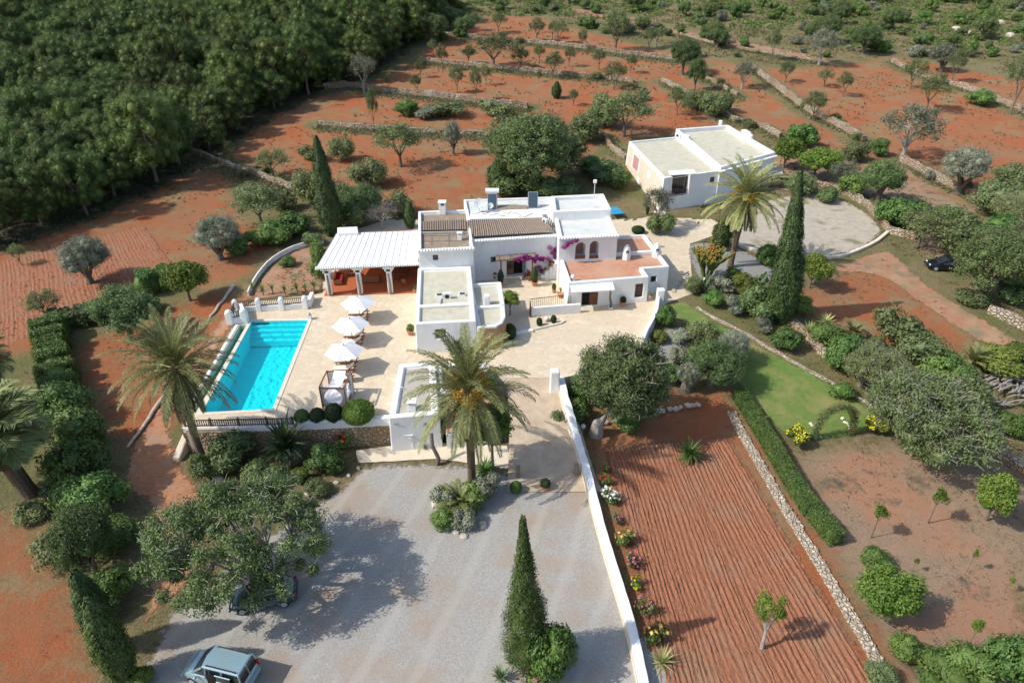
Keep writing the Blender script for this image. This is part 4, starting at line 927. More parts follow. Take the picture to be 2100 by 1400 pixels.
wallstrip(mb, [A_+Vector((0, -.12, 0)), B_+Vector((0, -.12, 0)), C_+Vector((0, -.12, 0))], .3, -3, -.32, .05); mb.obj('stone_face', M['stone'], fw)
mb = MB(); wallstrip(mb, [A_, B_], .42, -.34, .12, .0); mb.obj('cap', M['white'], fw, bevel=.03)
mb = MB(); wallstrip(mb, [B_, C_], .5, -.34, .42, .02); mb.obj('cap', M['white'], fw, bevel=.03)
rail(fw, A_+Vector((.3, 0, 0)), B_, .12, .6)
mb = MB()
for s in (0.02, .25, .5, .75, .98): c = A_.lerp(B_, s); mb.box((c.x, c.y, .48), (.14, .14, .8))
mb.obj('rail_posts', M['rail'], fw)
lw = empty('terrace_wall', P(430, 760, -1.5), 'rough stone wall along the left side of the pool channel', 'wall')
mb = MB(); wallstrip(mb, [P(483,662)+Vector((-.1, 0, 0)), P(377,876)+Vector((-.14, 0, 0))], .3, -3, -.12, .05); mb.obj('stone_face', M['stone'], lw)
p = G(367, 938); mb = MB(); mb.prism([(p.x-.3, p.y-.5), (p.x+.35, p.y-.5), (p.x+.6, p.y+1.7), (p.x+.1, p.y+1.7)], p.z-.2, [p.z+.35, p.z+.35, p.z+1.5, p.z+1.5]); t = mb.obj('buttress', M['plast'], None, p, bevel=.12); tag(t, 'small sloping ochre buttress at the left foot of the pool wall', 'buttress')
tw = empty('balustrade', P(560, 632), 'white low wall with pointed posts and wooden railings at the far end of the pool', 'balustrade')
def post(p, h, w=.5):
    mb = MB(); mb.box((p.x, p.y, h*.42), (w, w, h*.84)); mb.lathe((p.x, p.y, h*.84), [(w*.6, -.02), (w*.5, h*.08), (w*.28, h*.15), (.05, h*.17)], 8); mb.obj('post', M['white'], tw, bevel=.06)
pa = [P(486,640), P(533,637), P(580,635), P(628,632)]
for p in pa: post(p, 1.45)
for a, b in zip(pa[:-1], pa[1:]):
    mb = MB(); mb.beam(Vector((a.x+.25, a.y, .3)), Vector((b.x-.25, b.y, .3)), .32, .6); mb.obj('low_wall', M['white'], tw, bevel=.03); rail(tw, a+Vector((.25, 0, 0)), b-Vector((.25, 0, 0)), .6, .62)
pb = [P(474,664), P(504,661)]
for p in pb: post(p, 1.55, .62)
mb = MB(); mb.beam(Vector((pb[0].x, pb[0].y, .35)), Vector((pb[1].x, pb[1].y, .35)), .4, .7); mb.obj('low_wall', M['white'], tw, bevel=.03)
rail(tw, pb[0]+Vector((.3, 0, 0)), pb[1]-Vector((.3, 0, 0)), .7, .6); rail(tw, pb[0]+Vector((0, .3, 0)), pa[0]-Vector((0, .2, 0)), .5, .7)
mb = MB(); mb.beam(Vector((pb[0].x, pb[0].y+.3, .2)), Vector((pa[0].x, pa[0].y-.2, .2)), .4, .6); mb.obj('low_wall', M['white'], tw)
mb = MB(); mb.beam(Vector((pb[1].x, pb[1].y+.3, .4)), Vector((pa[0].x+.6, pa[0].y-.1, .7)), .3, .8); mb.obj('low_wall', M['white'], tw)
a = P(628,632); b = P(642,612); mb = MB(); mb.beam(Vector((a.x+.3, a.y+.1, .4)), Vector((b.x, b.y, .4)), .4, .8); mb.obj('low_wall', M['white'], tw, bevel=.05)
# curved garden wall left of the porch
cw = [G(x, y) for x, y in [(510,608),(517,592),(530,570),(550,546),(575,527),(605,512),(635,503),(664,498)]]
mb = MB(); wallstrip(mb, resample(cw, 1.0), .17, lambda p: (Tf(p.x, p.y))-.3, lambda p: (Tf(p.x, p.y))+.6, .01); t = mb.obj('garden_wall', M['white'], None, cw[0], bevel=.02); tag(t, 'thin curved white garden wall sweeping behind the pool balustrade', 'wall')
sheet('garden_bed', [(p.x, p.y) for p in cw] + pp([(690,530),(662,600),(640,604),(520,617)]), M['trackpale'], .05, .8, .04)
# ---------------------------------------------------------------- driveway wall
dl = [(1150,771,.55),(1162,820,.15),(1178,874,-.5),(1198,940,-1.1),(1214,1000,-1.4),(1235,1080,-1.45),(1262,1170,-1.45),(1287,1250,-1.45),(1305,1320,-1.45),(1322,1400,-1.45),(1336,1450,-1.45)]
dp = [P(x, y, z) for x, y, z in dl]
dr = resample(dp, 1.0); mb = MB(); zt = {i: p.z for i, p in enumerate(dr)}
def ztop(p): 
    j = min(range(len(dr)), key=lambda i: (dr[i].x-p.x)**2+(dr[i].y-p.y)**2); return dr[j].z
wallstrip(mb, [Vector(p) for p in dr], .56, lambda p: LOW-.6, ztop, .015); lf = [Vector(p)+Vector((-.3, -.06, 0)) for p in dr]; mb.mi = 1; wallstrip(mb, lf, .05, lambda p: LOW-.6, lambda p: max(LOW+.12, ztop(p)-.42)); dw = mb.obj('driveway_wall', [M['white'], M['plast']], None, G(1230, 1080), bevel=.06); tag(dw, 'long white wall between the gravel parking and the ploughed red field', 'wall')
mb = MB(); p = P(1137, 794); mb.prism([(p.x-.38, p.y-.3), (p.x+.38, p.y-.3), (p.x+.38, p.y+.4), (p.x-.38, p.y+.4)], -.8, 1.75, .05); t = mb.obj('gate_pillar', M['white'], None, p, bevel=.1); tag(t, 'stout white pillar at the top end of the driveway wall', 'pillar')
# curved white wall on the plaza's right
cv = [P(1349,610), P(1347,630), P(1344,650), P(1337,668), P(1325,690), P(1318,706)]
mb = MB(); wallstrip(mb, resample(cv, .8), .4, -1.6, lambda p: .95, .01); t = mb.obj('curved_wall', M['white'], None, cv[2], bevel=.05); tag(t, 'curved white parapet wall at the right edge of the courtyard', 'wall')
mb = MB(); p = P(1350, 622); mb.box((p.x+.1, p.y, .8), (.75, .7, 1.75)); t = mb.obj('gate_pillar', M['white'], None, p, bevel=.07); tag(t, 'short white pillar at the house end of the curved courtyard wall', 'pillar')
# courtyard low wall with iron railing
a = P(1089, 648); b = P(1190, 640); cwl = empty('courtyard_wall', (a+b)/2, 'low white courtyard wall topped by a thin iron railing', 'wall')
mb = MB(); mb.beam(Vector((a.x, a.y, .5)), Vector((b.x, b.y, .5)), .3, 1.0); mb.obj('wall', M['white'], cwl, bevel=.05)
mb = MB(); mb.beam(Vector((a.x, a.y+.9, 1.45)), Vector((b.x-1.6, b.y+.9, 1.45)), .05, .05)
for i in range(22): c = a.lerp(b, i/26); mb.box((c.x, c.y+.9, .75), (.03, .03, 1.4))
mb.obj('railing', M['iron'], cwl)
gt = empty('garden_gate', P(1087, 650), 'open dark wooden gate at the left end of the courtyard wall', 'gate'); p = P(1087, 650)
mb = MB()
for i in range(6): mb.box((p.x, p.y+i*.24, .65), (.05, .2, 1.3))
mb.obj('boards', M['wood'], gt); mb = MB(); mb.box((p.x+.04, p.y+.6, .3), (.05, 1.4, .08)); mb.box((p.x+.04, p.y+.6, 1.0), (.05, 1.4, .08)); mb.obj('gate_frame', M['iron'], gt)
# small raised kerb bed in the courtyard
kb = [P(1062,680), P(1100,676), P(1150,664), P(1157,660), P(1150,654), P(1120,655)]
mb = MB(); wallstrip(mb, kb, .22, -.05, .16, .01); t = mb.obj('bed_kerb', M['coping'], None, kb[2]); tag(t, 'low pale kerb around the two clipped balls in the courtyard', 'kerb')
# white bench wall under orange tree
a = P(1058, 686); b = P(1093, 680); mb = MB(); mb.beam(Vector((a.x, a.y, .1)), Vector((b.x, b.y, .1)), .3, .3); t = mb.obj('low_kerb_wall', M['white'], None, a, bevel=.04); tag(t, 'short low white kerb wall beside the rounded stone wing', 'kerb')
# round yard kerb
yk = [G(x, y) for x, y in [(1508,498),(1522,508),(1550,516),(1600,524),(1680,529),(1720,528),(1760,515),(1795,498),(1820,478)]]
mb = MB(); wallstrip(mb, resample(yk, 1), .4, lambda p: (Tf(p.x, p.y))-.4, lambda p: (Tf(p.x, p.y))+.32, .015); t = mb.obj('yard_kerb', M['coping'], None, yk[3]); tag(t, 'low curved white kerb around the near side of the round yard', 'kerb')
# terrace walls
for (pts, h, w, lab), wp in zip(WALLS, WALLW):
    mb = MB(); jr = random.Random(hash(lab) % 1000 if False else len(lab)*7)
    w = w*.8; pr_ = resample(wp, 1.1)
    pr_ = [p + Vector((jr.uniform(-.12, .12), jr.uniform(-.12, .12), 0)) for p in pr_]; hh = [h*.8*jr.uniform(.82, 1.1) for _ in pr_]
    def zt_(p, pr_=pr_, hh=hh):
        j = min(range(len(pr_)), key=lambda i: (pr_[i].x-p.x)**2+(pr_[i].y-p.y)**2); return (Tf(p.x, p.y))+hh[j]
    wallstrip(mb, pr_, w, lambda p: (Tf(p.x, p.y))-.4, zt_, .09, jr)
    t = mb.obj('stone_wall', M['rubble'], None, wp[len(wp)//2]); tag(t, lab, 'wall')
def rockwall(pts, w, h, m, name, lab, cat, step=.5, seed=1, off=None):
    """wall of separate field stones laid in rows, one mesh"""
    rnd = random.Random(seed); line = resample([G(x, y) for x, y in pts], step*.9); mb = MB()
    rows = max(1, int(w/step/.8))
    for i, p in enumerate(line[:-1]):
        d = (line[i+1]-p).normalized(); s_ = Vector((-d.y, d.x, 0))
        for r in range(rows):
            c = p + s_*((r+.5)/rows-.5)*w + Vector((rnd.uniform(-.12, .12), rnd.uniform(-.12, .12), 0)); r_ = step*rnd.uniform(.45, .68)
            c.z = (Tf(c.x, c.y)) + h*rnd.uniform(.35, .75); rock(mb, c, r_, rnd, h/step*.8)
    if name == 'stone_wall':
        for i in range(0, len(line)-1): a_, b_ = line[i], line[i+1]; mb.beam(Vector((a_.x, a_.y, (Tf(a_.x, a_.y))+h*.25)), Vector((b_.x, b_.y, (Tf(b_.x, b_.y))+h*.25)), w*1.0, h*.9)
    t = mb.obj(name, m, None, line[len(line)//2]); tag(t, lab, cat); return t
def rock(mb, c, r, rnd, flat=.7):
    ph = [rnd.uniform(0, 6.28) for _ in range(3)]; vs = []; n = 7
    for i, (rr, z) in enumerate([(.75, -.8), (1, -.2), (.92, .45), (.5, .85)]):
        for j in range(n):
            t = 2*math.pi*j/n; k = r*rr*(1+.16*math.sin(t*2+ph[0])+.13*math.sin(t*3+ph[1]))*rnd.uniform(.9, 1.1); vs.append((c[0]+k*math.cos(t), c[1]+k*math.sin(t), c[2]+z*r*flat*rnd.uniform(.9, 1.1)))
    fs = [(i*n+j, i*n+(j+1) % n, (i+1)*n+(j+1) % n, (i+1)*n+j) for i in range(3) for j in range(n)] + [tuple(range(n))[::-1], tuple(range(3*n, 4*n))]
    mb.add(vs, fs)
rockwall([(1500,848),(1530,905),(1565,965),(1602,1030),(1640,1092),(1685,1165),(1730,1240),(1775,1315),(1815,1392),(1835,1430)], .72, .2, M['pale_rubble'], 'stone_wall', 'long pale limestone wall running down between ploughed field and clipped hedge', 'wall', .26, 5)
rockwall([(1232,872),(1260,865),(1300,858),(1340,850),(1385,840),(1440,832)], .5, .4, M['rock'], 'stone_edging', 'row of white boulders along the top of the ploughed red field', 'edging', .48, 6)
lk = resample([G(x, y) for x, y in [(1430,632),(1470,655),(1520,680),(1580,715),(1640,750),(1700,782),(1760,815),(1795,838)]], .9); jr = random.Random(8); lk = [p+Vector((jr.uniform(-.06, .06), jr.uniform(-.06, .06), 0)) for p in lk]
mb = MB(); wallstrip(mb, lk, .34, lambda p: Tf(p.x, p.y)-.2, lambda p: Tf(p.x, p.y)+.13, .05, jr); t = mb.obj('lawn_kerb', M['pale_rubble'], None, lk[3]); tag(t, 'pale stone kerb along the upper right edge of the lawn', 'kerb')
rockwall([(1410,560),(1380,600)], .3, .2, M['rock'], 'stone_edging', 'few stones edging the garden beside the right house corner', 'edging', .4, 8)
# logs / fallen trunk along dirt track
p1 = G(480,590); 
for (x0, y0, x1, y1, w, lab) in ((480,588,418,672,.16,'long pale log lying beside the dirt track above the left palm'), (345,800,262,920,.17,'long pale log lying beside the dirt track below the left palm')):
    a = G(x0, y0); b = G(x1, y1); n = 8; rnd = random.Random(x0); pts = [a.lerp(b, i/n)+Vector((rnd.uniform(-.08, .08), rnd.uniform(-.1, .1), 0)) for i in range(n+1)]
    for q in pts: q.z = (Tf(q.x, q.y))+.14
    mb = MB(); mb.tube(pts, [w*(1.1-.5*i/n) for i in range(n+1)], 8); t = mb.obj('log', M['rock'], None, a); tag(t, lab, 'log')
# ploughed fields: real furrows
def plough(name, cor, nf, m, lift=.05, amp=.07, seed=1, sub=8, lab=None):
    tl, tr, br, bl = [G(x, y) for x, y in cor]; rg = np.random.default_rng(seed); L = max((bl-tl).length, (br-tr).length); nv = int(L/.22); nu = nf*sub
    u = np.linspace(0, 1, nu+1); v = np.linspace(0, 1, nv+1); U, V_ = np.meshgrid(u, v)
    cw = np.cumsum(rg.uniform(.55, 1.45, nf)); cw = np.concatenate([[0], cw/cw[-1]]); wrp = np.interp(U, np.linspace(0, 1, nf+1), cw)-U; wob = wrp+.4/nf*np.sin(V_*4+U*3)+.12/nf*np.sin(V_*13-U*9)+.05/nf*np.sin(V_*37+U*60); e = np.minimum(1, np.minimum(U, 1-U)*30); U2 = U+wob*e
    X = (1-V_)*((1-U2)*tl.x+U2*tr.x)+V_*((1-U2)*bl.x+U2*br.x); Y = (1-V_)*((1-U2)*tl.y+U2*tr.y)+V_*((1-U2)*bl.y+U2*br.y)
    low = np.clip(np.minimum(np.minimum(U, 1-U)*nf/2, np.minimum(V_, 1-V_)*L/1.5), 0, 1)
    prof = np.cos(U*nf*2*math.pi); prof = np.sign(prof)*np.abs(prof)**.8
    fa = np.repeat(rg.uniform(.6, 1.2, nf+2)[None, :], nv+1, 0); A_ = np.take_along_axis(fa, np.clip((U*nf+.5).astype(int), 0, nf+1), 1)
    brk = .45+.55*np.clip(.9+.8*np.sin(X*.9+Y*.5+3*np.sin(Y*.4))*np.sin(Y*.8-X*.35), 0, 1.2); Z = T(X, Y)+lift*(2*low-1)+amp*prof*low*A_*brk+rg.normal(0, .026, X.shape)*low
    idx = np.arange((nv+1)*(nu+1)).reshape(nv+1, nu+1); F = np.stack([idx[:-1, :-1], idx[1:, :-1], idx[1:, 1:], idx[:-1, 1:]], -1).reshape(-1, 4)
    o = link(name, npmesh(name, np.stack([X, Y, Z], -1).reshape(-1, 3), F), m); tag(o, kind='structure')
    at = o.data.attributes.new('edge', 'FLOAT', 'POINT'); Wd = max((tr-tl).length, (br-bl).length); at.data.foreach_set('value', np.minimum(np.minimum(U, 1-U)*Wd, np.minimum(V_, 1-V_)*L).ravel().astype(np.float32)); return o
plough('ploughed_field', [(1222,905),(1500,880),(1850,1440),(1352,1440)], 38, M['soil'], .07, .036, 3)
plough('ploughed_field', [(-45,545),(300,455),(400,585),(-45,735)], 46, M['soil'], .03, .024, 4, 5)
# ================================================================== FURNITURE
U0 = [(739,657,'nearest to the porch'), (724,703,'in the middle of the row'), (712,759,'nearest to the canopy bed')]
def umbrella(x, y, lab, rot):
    b = P(x, y); t = empty('parasol', b, 'white hexagonal parasol '+lab+' beside the pool', 'parasol', 'white parasols beside the pool')
    R_ = 1.72; he, ht = 2.0, 2.6; n = 6; mb = MB(); vs = [(b.x, b.y, ht)]; K = 5
    for k in range(1, K+1):
        for j in range(n):
            for s in range(4):
                a0 = rot+2*math.pi*j/n; a1 = rot+2*math.pi*(j+1)/n; f = s/4; r = R_*k/K
                px_ = (1-f)*math.cos(a0)+f*math.cos(a1); py_ = (1-f)*math.sin(a0)+f*math.sin(a1); sag = math.sin(math.pi*f)
                z = ht-(ht-he)*(k/K)**1.15-.05*sag*(k/K)*.9; sh = 1-.02*sag*(k/K)**2; vs.append((b.x+r*px_*sh, b.y+r*py_*sh, z))
    m_ = n*4; fs = [(0, 1+j, 1+(j+1) % m_) for j in range(m_)]
    for k in range(K-1): fs += [(1+k*m_+j, 1+(k+1)*m_+j, 1+(k+1)*m_+(j+1) % m_, 1+k*m_+(j+1) % m_) for j in range(m_)]
    mb.add(vs, fs); mb.obj('canopy', M['fabric'], t)
    mb = MB(); mb.tube([b, b+Vector((0, 0, ht+.08))], .035, 8); mb.obj('pole', M['wood'], t)
    mb = MB(); mb.lathe((b.x, b.y, 0), [(.32, 0), (.32, .06), (.1, .12), (.05, .3)], 14); mb.obj('base', M['metal'], t)
    for j in range(n): a0 = rot+2*math.pi*j/n; mb = MB(); mb.beam((b.x, b.y, ht-.1), (b.x+R_*.97*math.cos(a0), b.y+R_*.97*math.sin(a0), he-.03), .03, .025); mb.obj('rib', M['wood2'], t)
    mb = MB(); mb.ball((b.x, b.y, ht+.1), .06, 8); mb.obj('finial', M['wood'], t)
for i, (x, y, l) in enumerate(U0): umbrella(x, y, l, .12*i+.1)
LG = [(737,647,'farthest of the row, under the far parasol'), (736,659,'just in front of the far parasol pole'), (728,692,'under the far side of the middle parasol'), (724,706,'just in front of the middle parasol pole'), (712,744,'under the far side of the near parasol'), (708,761,'just in front of the near parasol pole'), (703,781,'half hidden behind the canopy bed')]
for x, y, l in LG:
    b = P(x, y); t = empty('sun_lounger', b, 'teak sun lounger with cream cushion, '+l, 'sun lounger', 'sun loungers in a row beside the pool'); rz = .04; Mx = Matrix.Translation(b) @ Matrix.Rotation(rz, 4, 'Z')
    mb = MB()
    for s in (-.33, .33): mb.beam(Mx @ Vector((-1, s, .3)), Mx @ Vector((1, s, .3)), .06, .09)
    for k in range(9): mb.beam(Mx @ Vector((-.95+k*.17, -.33, .33)), Mx @ Vector((-.95+k*.17, .33, .33)), .1, .03)
    mb.obj('frame', M['wood2'], t)
    for sx in (-.85, .8):
        for s in (-.3, .3): mb = MB(); v = Mx @ Vector((sx, s, .14)); mb.box(v, (.07, .07, .28)); mb.obj('leg', M['wood2'], t)
    mb = MB(); mb.box(Mx @ Vector((-.33, 0, .39)), (1.3, .62, .09), rz); mb.box(Mx @ Vector((.58, 0, .58)), (.72, .62, .09), rz, 0, -.6); mb.obj('mattress', M['cushion'], t, bevel=.03)
    mb = MB(); mb.beam(Mx @ Vector((.3, -.34, .36)), Mx @ Vector((.9, -.34, .8)), .05, .06); mb.beam(Mx @ Vector((.3, .34, .36)), Mx @ Vector((.9, .34, .8)), .05, .06); mb.beam(Mx @ Vector((.9, -.36, .8)), Mx @ Vector((.9, .36, .8)), .06, .06)
    mb.obj('backrest', M['wood2'], t)
for x, y, l in ((727,684,'beside the middle pair of loungers'), (708,736,'beside the near pair of loungers'), (741,640,'beside the far pair of loungers')):
    b = P(x-14, y); t = empty('side_table', b, 'small wooden side table '+l, 'side table', 'side tables between the loungers'); mb = MB(); mb.box(b+Vector((0, 0, .4)), (.45, .45, .05)); mb.obj('table_top', M['wood2'], t)
    mb = MB(); mb.box(b+Vector((0, 0, .2)), (.1, .1, .38)); mb.box(b+Vector((0, 0, .03)), (.36, .36, .05)); mb.obj('leg', M['wood2'], t)
# canopy bed
c0, c1 = P(664, 838), P(714, 838); bb = (c0+c1)/2+Vector((0, 1.1, 0)); t = empty('canopy_bed', bb, 'white curtained canopy bed with wooden frame at the end of the lounger row', 'bed')
hw = (c1.x-c0.x)/2; hd = 1.15; H_ = 2.15; rz = -.04; Mx = Matrix.Translation(bb) @ Matrix.Rotation(rz, 4, 'Z')
for sx in (-1, 1):
    for sy in (-1, 1): mb = MB(); mb.box(Mx @ Vector((sx*hw, sy*hd, H_/2)), (.09, .09, H_), rz); mb.obj('post', M['wood2'], t)
mb = MB()
for s in (-1, 1): mb.beam(Mx @ Vector((-hw-.04, s*hd, H_-.04)), Mx @ Vector((hw+.04, s*hd, H_-.04)), .08, .1); mb.beam(Mx @ Vector((s*hw, -hd, H_+.02)), Mx @ Vector((s*hw, hd, H_+.02)), .08, .1)
mb.obj('top_rail', M['wood2'], t)
mb = MB(); mb.box(Mx @ Vector((0, 0, .3)), (hw*2-.05, hd*2-.05, .22), rz); mb.box(Mx @ Vector((0, 0, .1)), (hw*2-.5, hd*2-.5, .2), rz); mb.obj('base', M['wood2'], t)
mb = MB(); mb.box(Mx @ Vector((0, 0, .53)), (hw*2-.12, hd*2-.12, .24), rz); mb.obj('mattress', M['fabric'], t, bevel=.07)
mb = MB()
for s in (-.5, .5): mb.box(Mx @ Vector((s, hd-.35, .78)), (.75, .4, .2), rz, .5)
mb.obj('pillow', M['fabric'], t, bevel=.07)
def curtain(p, q, z0, z1, pinch, name='curtain', swag=0):
    p = Vector(p); q = Vector(q); n = 40; R_ = 10; vs = []
    d = (q-p); nn = Vector((-d.y, d.x, 0)).normalized()
    for r in range(R_+1):
        v = r/R_; w = 1-pinch*math.sin(math.pi*min(1, v*1.1))
        for i in range(n+1):
            s = i/n; k = p+d*(s*w) + nn*(.05*math.sin(s*30)) ; vs.append((k.x, k.y, z1+(z0-z1)*v-swag*math.sin(math.pi*s)*(1-v)))
    fs = [(r*(n+1)+i, (r+1)*(n+1)+i, (r+1)*(n+1)+i+1, r*(n+1)+i+1) for r in range(R_) for i in range(n)]
    mb = MB(); mb.add(vs, fs); return mb.obj(name, M['fabric'], t)
C4 = [Mx @ Vector((sx*hw*.97, sy*hd*.97, 0)) for sx, sy in ((-1, -1), (1, -1), (1, 1), (-1, 1))]
curtain(C4[0], C4[0].lerp(C4[1], .42), .15, H_-.1, .7); curtain(C4[1], C4[1].lerp(C4[0], .42), .15, H_-.1, .7)
curtain(C4[2], C4[2].lerp(C4[3], .35), .15, H_-.1, .6); curtain(C4[3], C4[3].lerp(C4[2], .35), .15, H_-.1, .6)
curtain(C4[1], C4[1].lerp(C4[2], .35), .15, H_-.1, .6); curtain(C4[0], C4[0].lerp(C4[3], .3), .15, H_-.1, .6); curtain(C4[2], C4[2].lerp(C4[1], .3), .15, H_-.1, .6)
mb = MB(); n = 12; vs = []; 
for i in range(n+1):
    for s in (-1, 1): v = Mx @ Vector((s*hw*.5+.1, -hd+2*hd*i/n, H_+.06-.3*math.sin(math.pi*i/n))); vs.append(v)
mb.add(vs, [(2*i, 2*i+1, 2*i+3, 2*i+2) for i in range(n)]); mb.obj('roof_drape', M['fabric'], t)
# lantern by pool, globe lamps
b = P(636, 654); t = empty('lantern', b, 'small white floor lantern at the far right corner of the pool', 'lantern'); mb = MB(); mb.box(b+Vector((0, 0, .25)), (.3, .3, .5)); mb.obj('body', M['lamp'], t); mb = MB(); mb.lathe((b.x, b.y, .5), [(.25, 0), (.08, .18), (.03, .25)], 4); mb.obj('cap', M['metal'], t)
for x, y, z, lab in ((758,909,.25,'white globe lamp on a low base by the pool wall foot'), (1195,888,.5,'white globe lamp beside the driveway wall at the carob trunk'), (1121,659,.1,'white globe lamp between the two clipped courtyard balls'), (1443,578,.1,'white globe lamp at the foot of the candelabra cactus')):
    b = G(x, y) if y > 800 else P(x, y); t = empty('globe_lamp', b, lab, 'lamp'); mb = MB(); mb.lathe(b, [(.14, -.1), (.12, z), (.08, z+.05)], 10); mb.obj('base', M['driftwood'], t); mb = MB(); mb.ball((b.x, b.y, b.z+z+.22), .22, 14); mb.obj('globe', M['lamp'], t, smooth=True)
for x, y, lab in ((1062,978,'left weathered wooden gate post at the foot of the ramp'), (1181,974,'right weathered wooden gate post against the driveway wall')):
    b = G(x, y); mb = MB(); rnd = random.Random(x); mb.box((b.x, b.y, b.z+.5), (.34, .3, 1.1), .1); mb.box((b.x+.03, b.y, b.z+1.1), (.26, .22, .12), .2); t = mb.obj('gate_post', M['driftwood'], None, b, bevel=.05); tag(t, lab, 'post')
# pots
def pot(b, r, h, parent, m='pot'):
    mb = MB(); mb.lathe(b, [(r*.6, 0), (r*.95, h*.6), (r, h*.85), (r*1.1, h*.88), (r*1.1, h), (r*.9, h), (r*.85, h*.9)], 14); return mb.obj('pot', M[m], parent)
# ================================================================== VEHICLES
def car(name, lab, base, ang, L, W_, H_, paint, kind, doors=True, cat='car'):
    t = empty(name, base, lab, cat); Mx = Matrix.Translation(base) @ Matrix.Rotation(ang, 4, 'Z')   # +x is forward
    pm = mat(name+'_paint', paint, .25, spec=.6); pm.node_tree.nodes['Principled BSDF'].inputs['Metallic'].default_value = .35; pm.node_tree.nodes['Principled BSDF'].inputs['Coat Weight'].default_value = .6
    tyre = mat(name+'_tyre', (.02, .02, .02), .9)
    if kind == 'van': st = [(-.5,.42,.62,.9,.9),(-.49,.3,.72,1.02,.93),(-.4,.24,.8,1.05,1.),(-.1,.22,.83,1.05,1.),(.15,.22,.83,1.05,1.),(.27,.22,.82,1.03,.99),(.36,.24,.8,.96,.94),(.44,.28,.74,.86,.86),(.485,.34,.62,.72,.75),(.5,.4,.5,.6,.68)]
    else: st = [(-.5,.42,.6,.72,.85),(-.485,.3,.7,.88,.92),(-.4,.22,.78,.92,.98),(-.1,.2,.8,.92,1.),(.15,.2,.8,.9,1.),(.25,.2,.78,.86,.98),(.36,.22,.76,.8,.94),(.44,.26,.7,.72,.86),(.485,.32,.6,.62,.75),(.5,.38,.48,.52,.68)]
    hw = W_/2; n = 12; vs = []; sc = H_/1.8 if kind == 'van' else H_/1.5
    for fx, z0, zs, zb, wf in st:
        w = hw*wf; x = fx*L; prof = [(0, z0), (w*.9, z0), (w*.98, z0+.08), (w, zs*.75), (w*.99, zs), (w*.94, zb*.97), (w*.8, zb), (0, zb+.02)]
        full = prof + [(-a, b) for a, b in prof[::-1][1:-1]]
        vs += [Mx @ Vector((x, y, z*sc if z > .5 else z)) for y, z in full]
    k = len(full); m_ = len(st); fs = [(i*k+j, (i+1)*k+j, (i+1)*k+(j+1) % k, i*k+(j+1) % k) for i in range(m_-1) for j in range(k)] + [tuple(range(k))[::-1], tuple(range((m_-1)*k, m_*k))]
    mb = MB(); mb.add(vs, fs); body = mb.obj('body', pm, t, smooth=True)
    md = body.modifiers.new('e', 'EDGE_SPLIT'); md.split_angle = math.radians(50)
    # cabin: glass block, then roof and pillars in paint
    zb = (1.03 if kind == 'van' else .9)*sc; xr, xf = (-.485*L, .31*L) if kind == 'van' else (-.47*L, .27*L); tr_, tf = (-.455*L, .1*L) if kind == 'van' else (-.33*L, .04*L)
    wb, wt = hw*.93, hw*(.8 if kind == 'van' else .72)
    low = [(xr, -wb), (xf, -wb*.9), (xf, wb*.9), (xr, wb)]; top = [(tr_, -wt), (tf, -wt), (tf, wt), (tr_, wt)]
    q = [Mx @ Vector((x, y, zb-.03)) for x, y in low] + [Mx @ Vector((x, y, H_-.07)) for x, y in top]
    mb = MB(); mb.add(q, [(3, 2, 1, 0), (4, 5, 6, 7), (0, 1, 5, 4), (1, 2, 6, 5), (2, 3, 7, 6), (3, 0, 4, 7)]); mb.obj('windows', M['glass'], t)
    mb = MB(); r2 = [(tr_-.03, -wt-.03), (tf+.02, -wt-.03), (tf+.14, 0), (tf+.02, wt+.03), (tr_-.03, wt+.03)]
    vs = [Mx @ Vector((x, y, H_-.1)) for x, y in r2] + [Mx @ Vector((x*.97, y*.93, H_)) for x, y in r2]; k = 5; mb.add(vs, [tuple(range(k))[::-1], tuple(range(k, 2*k))] + [(i, (i+1) % k, k+(i+1) % k, k+i) for i in range(k)]); mb.obj('roof', pm, t, bevel=.04)
    mb = MB()
    for s in (-1, 1):
        for a, b in (((xf, wb*.9), (tf, wt)), ((xr, wb), (tr_, wt)), ((L*.07, wb*1.01), (L*.045, wt*1.01)), ((-L*.2, wb*1.01), (-L*.2, wt*1.01))):
            mb.beam(Mx @ Vector((a[0], s*a[1], zb-.05)), Mx @ Vector((b[0], s*b[1], H_-.06)), .07, .09)
    mb.beam(Mx @ Vector((xr-.01, 0, zb-.05)), Mx @ Vector((tr_-.01, 0, H_-.06)), .09, .05) if kind == 'van' else None
    mb.obj('pillars', pm, t)
    for sx in (-.31, .32):
        for s in (-1, 1):
            c = Mx @ Vector((sx*L, s*(hw-.1), .31)); ax = Mx.to_3x3() @ Vector((0, 1, 0)); mb = MB(); mb.tube([c-ax*.1, c+ax*.1], .31, 20); w = mb.obj('wheel', tyre, t, bevel=.03)
            mb = MB(); o_ = c+ax*.1*s; mb.tube([o_-ax*.02, o_+ax*.015*s], .2, 16); mb.obj('rim', M['metal'], w)
    for s in (-1, 1):
        mb = MB(); c = Mx @ Vector((.465*L, s*hw*.56, .66*sc)); mb.box(c, (.1, .3, .15), ang); mb.obj('headlight', M['lamp'], t, bevel=.03)
        mb = MB(); c = Mx @ Vector((-.49*L, s*hw*.86, (1.0 if kind == 'van' else .8)*sc)); mb.box(c, (.1, .16, .45 if kind == 'van' else .3), ang); mb.obj('tail_light', mat('tail_lamp', (.45, .01, .01), .2), t, bevel=.02)
        mb = MB(); c = Mx @ Vector((.2*L, s*(hw+.1), zb+.05)); mb.box(c, (.12, .2, .16), ang); mb.obj('mirror', pm, t, bevel=.03)
    mb = MB(); 
    for fx in (-.505, .505): mb.box(Mx @ Vector((fx*L*.99, 0, .45)), (.14, W_*.86, .2), ang)
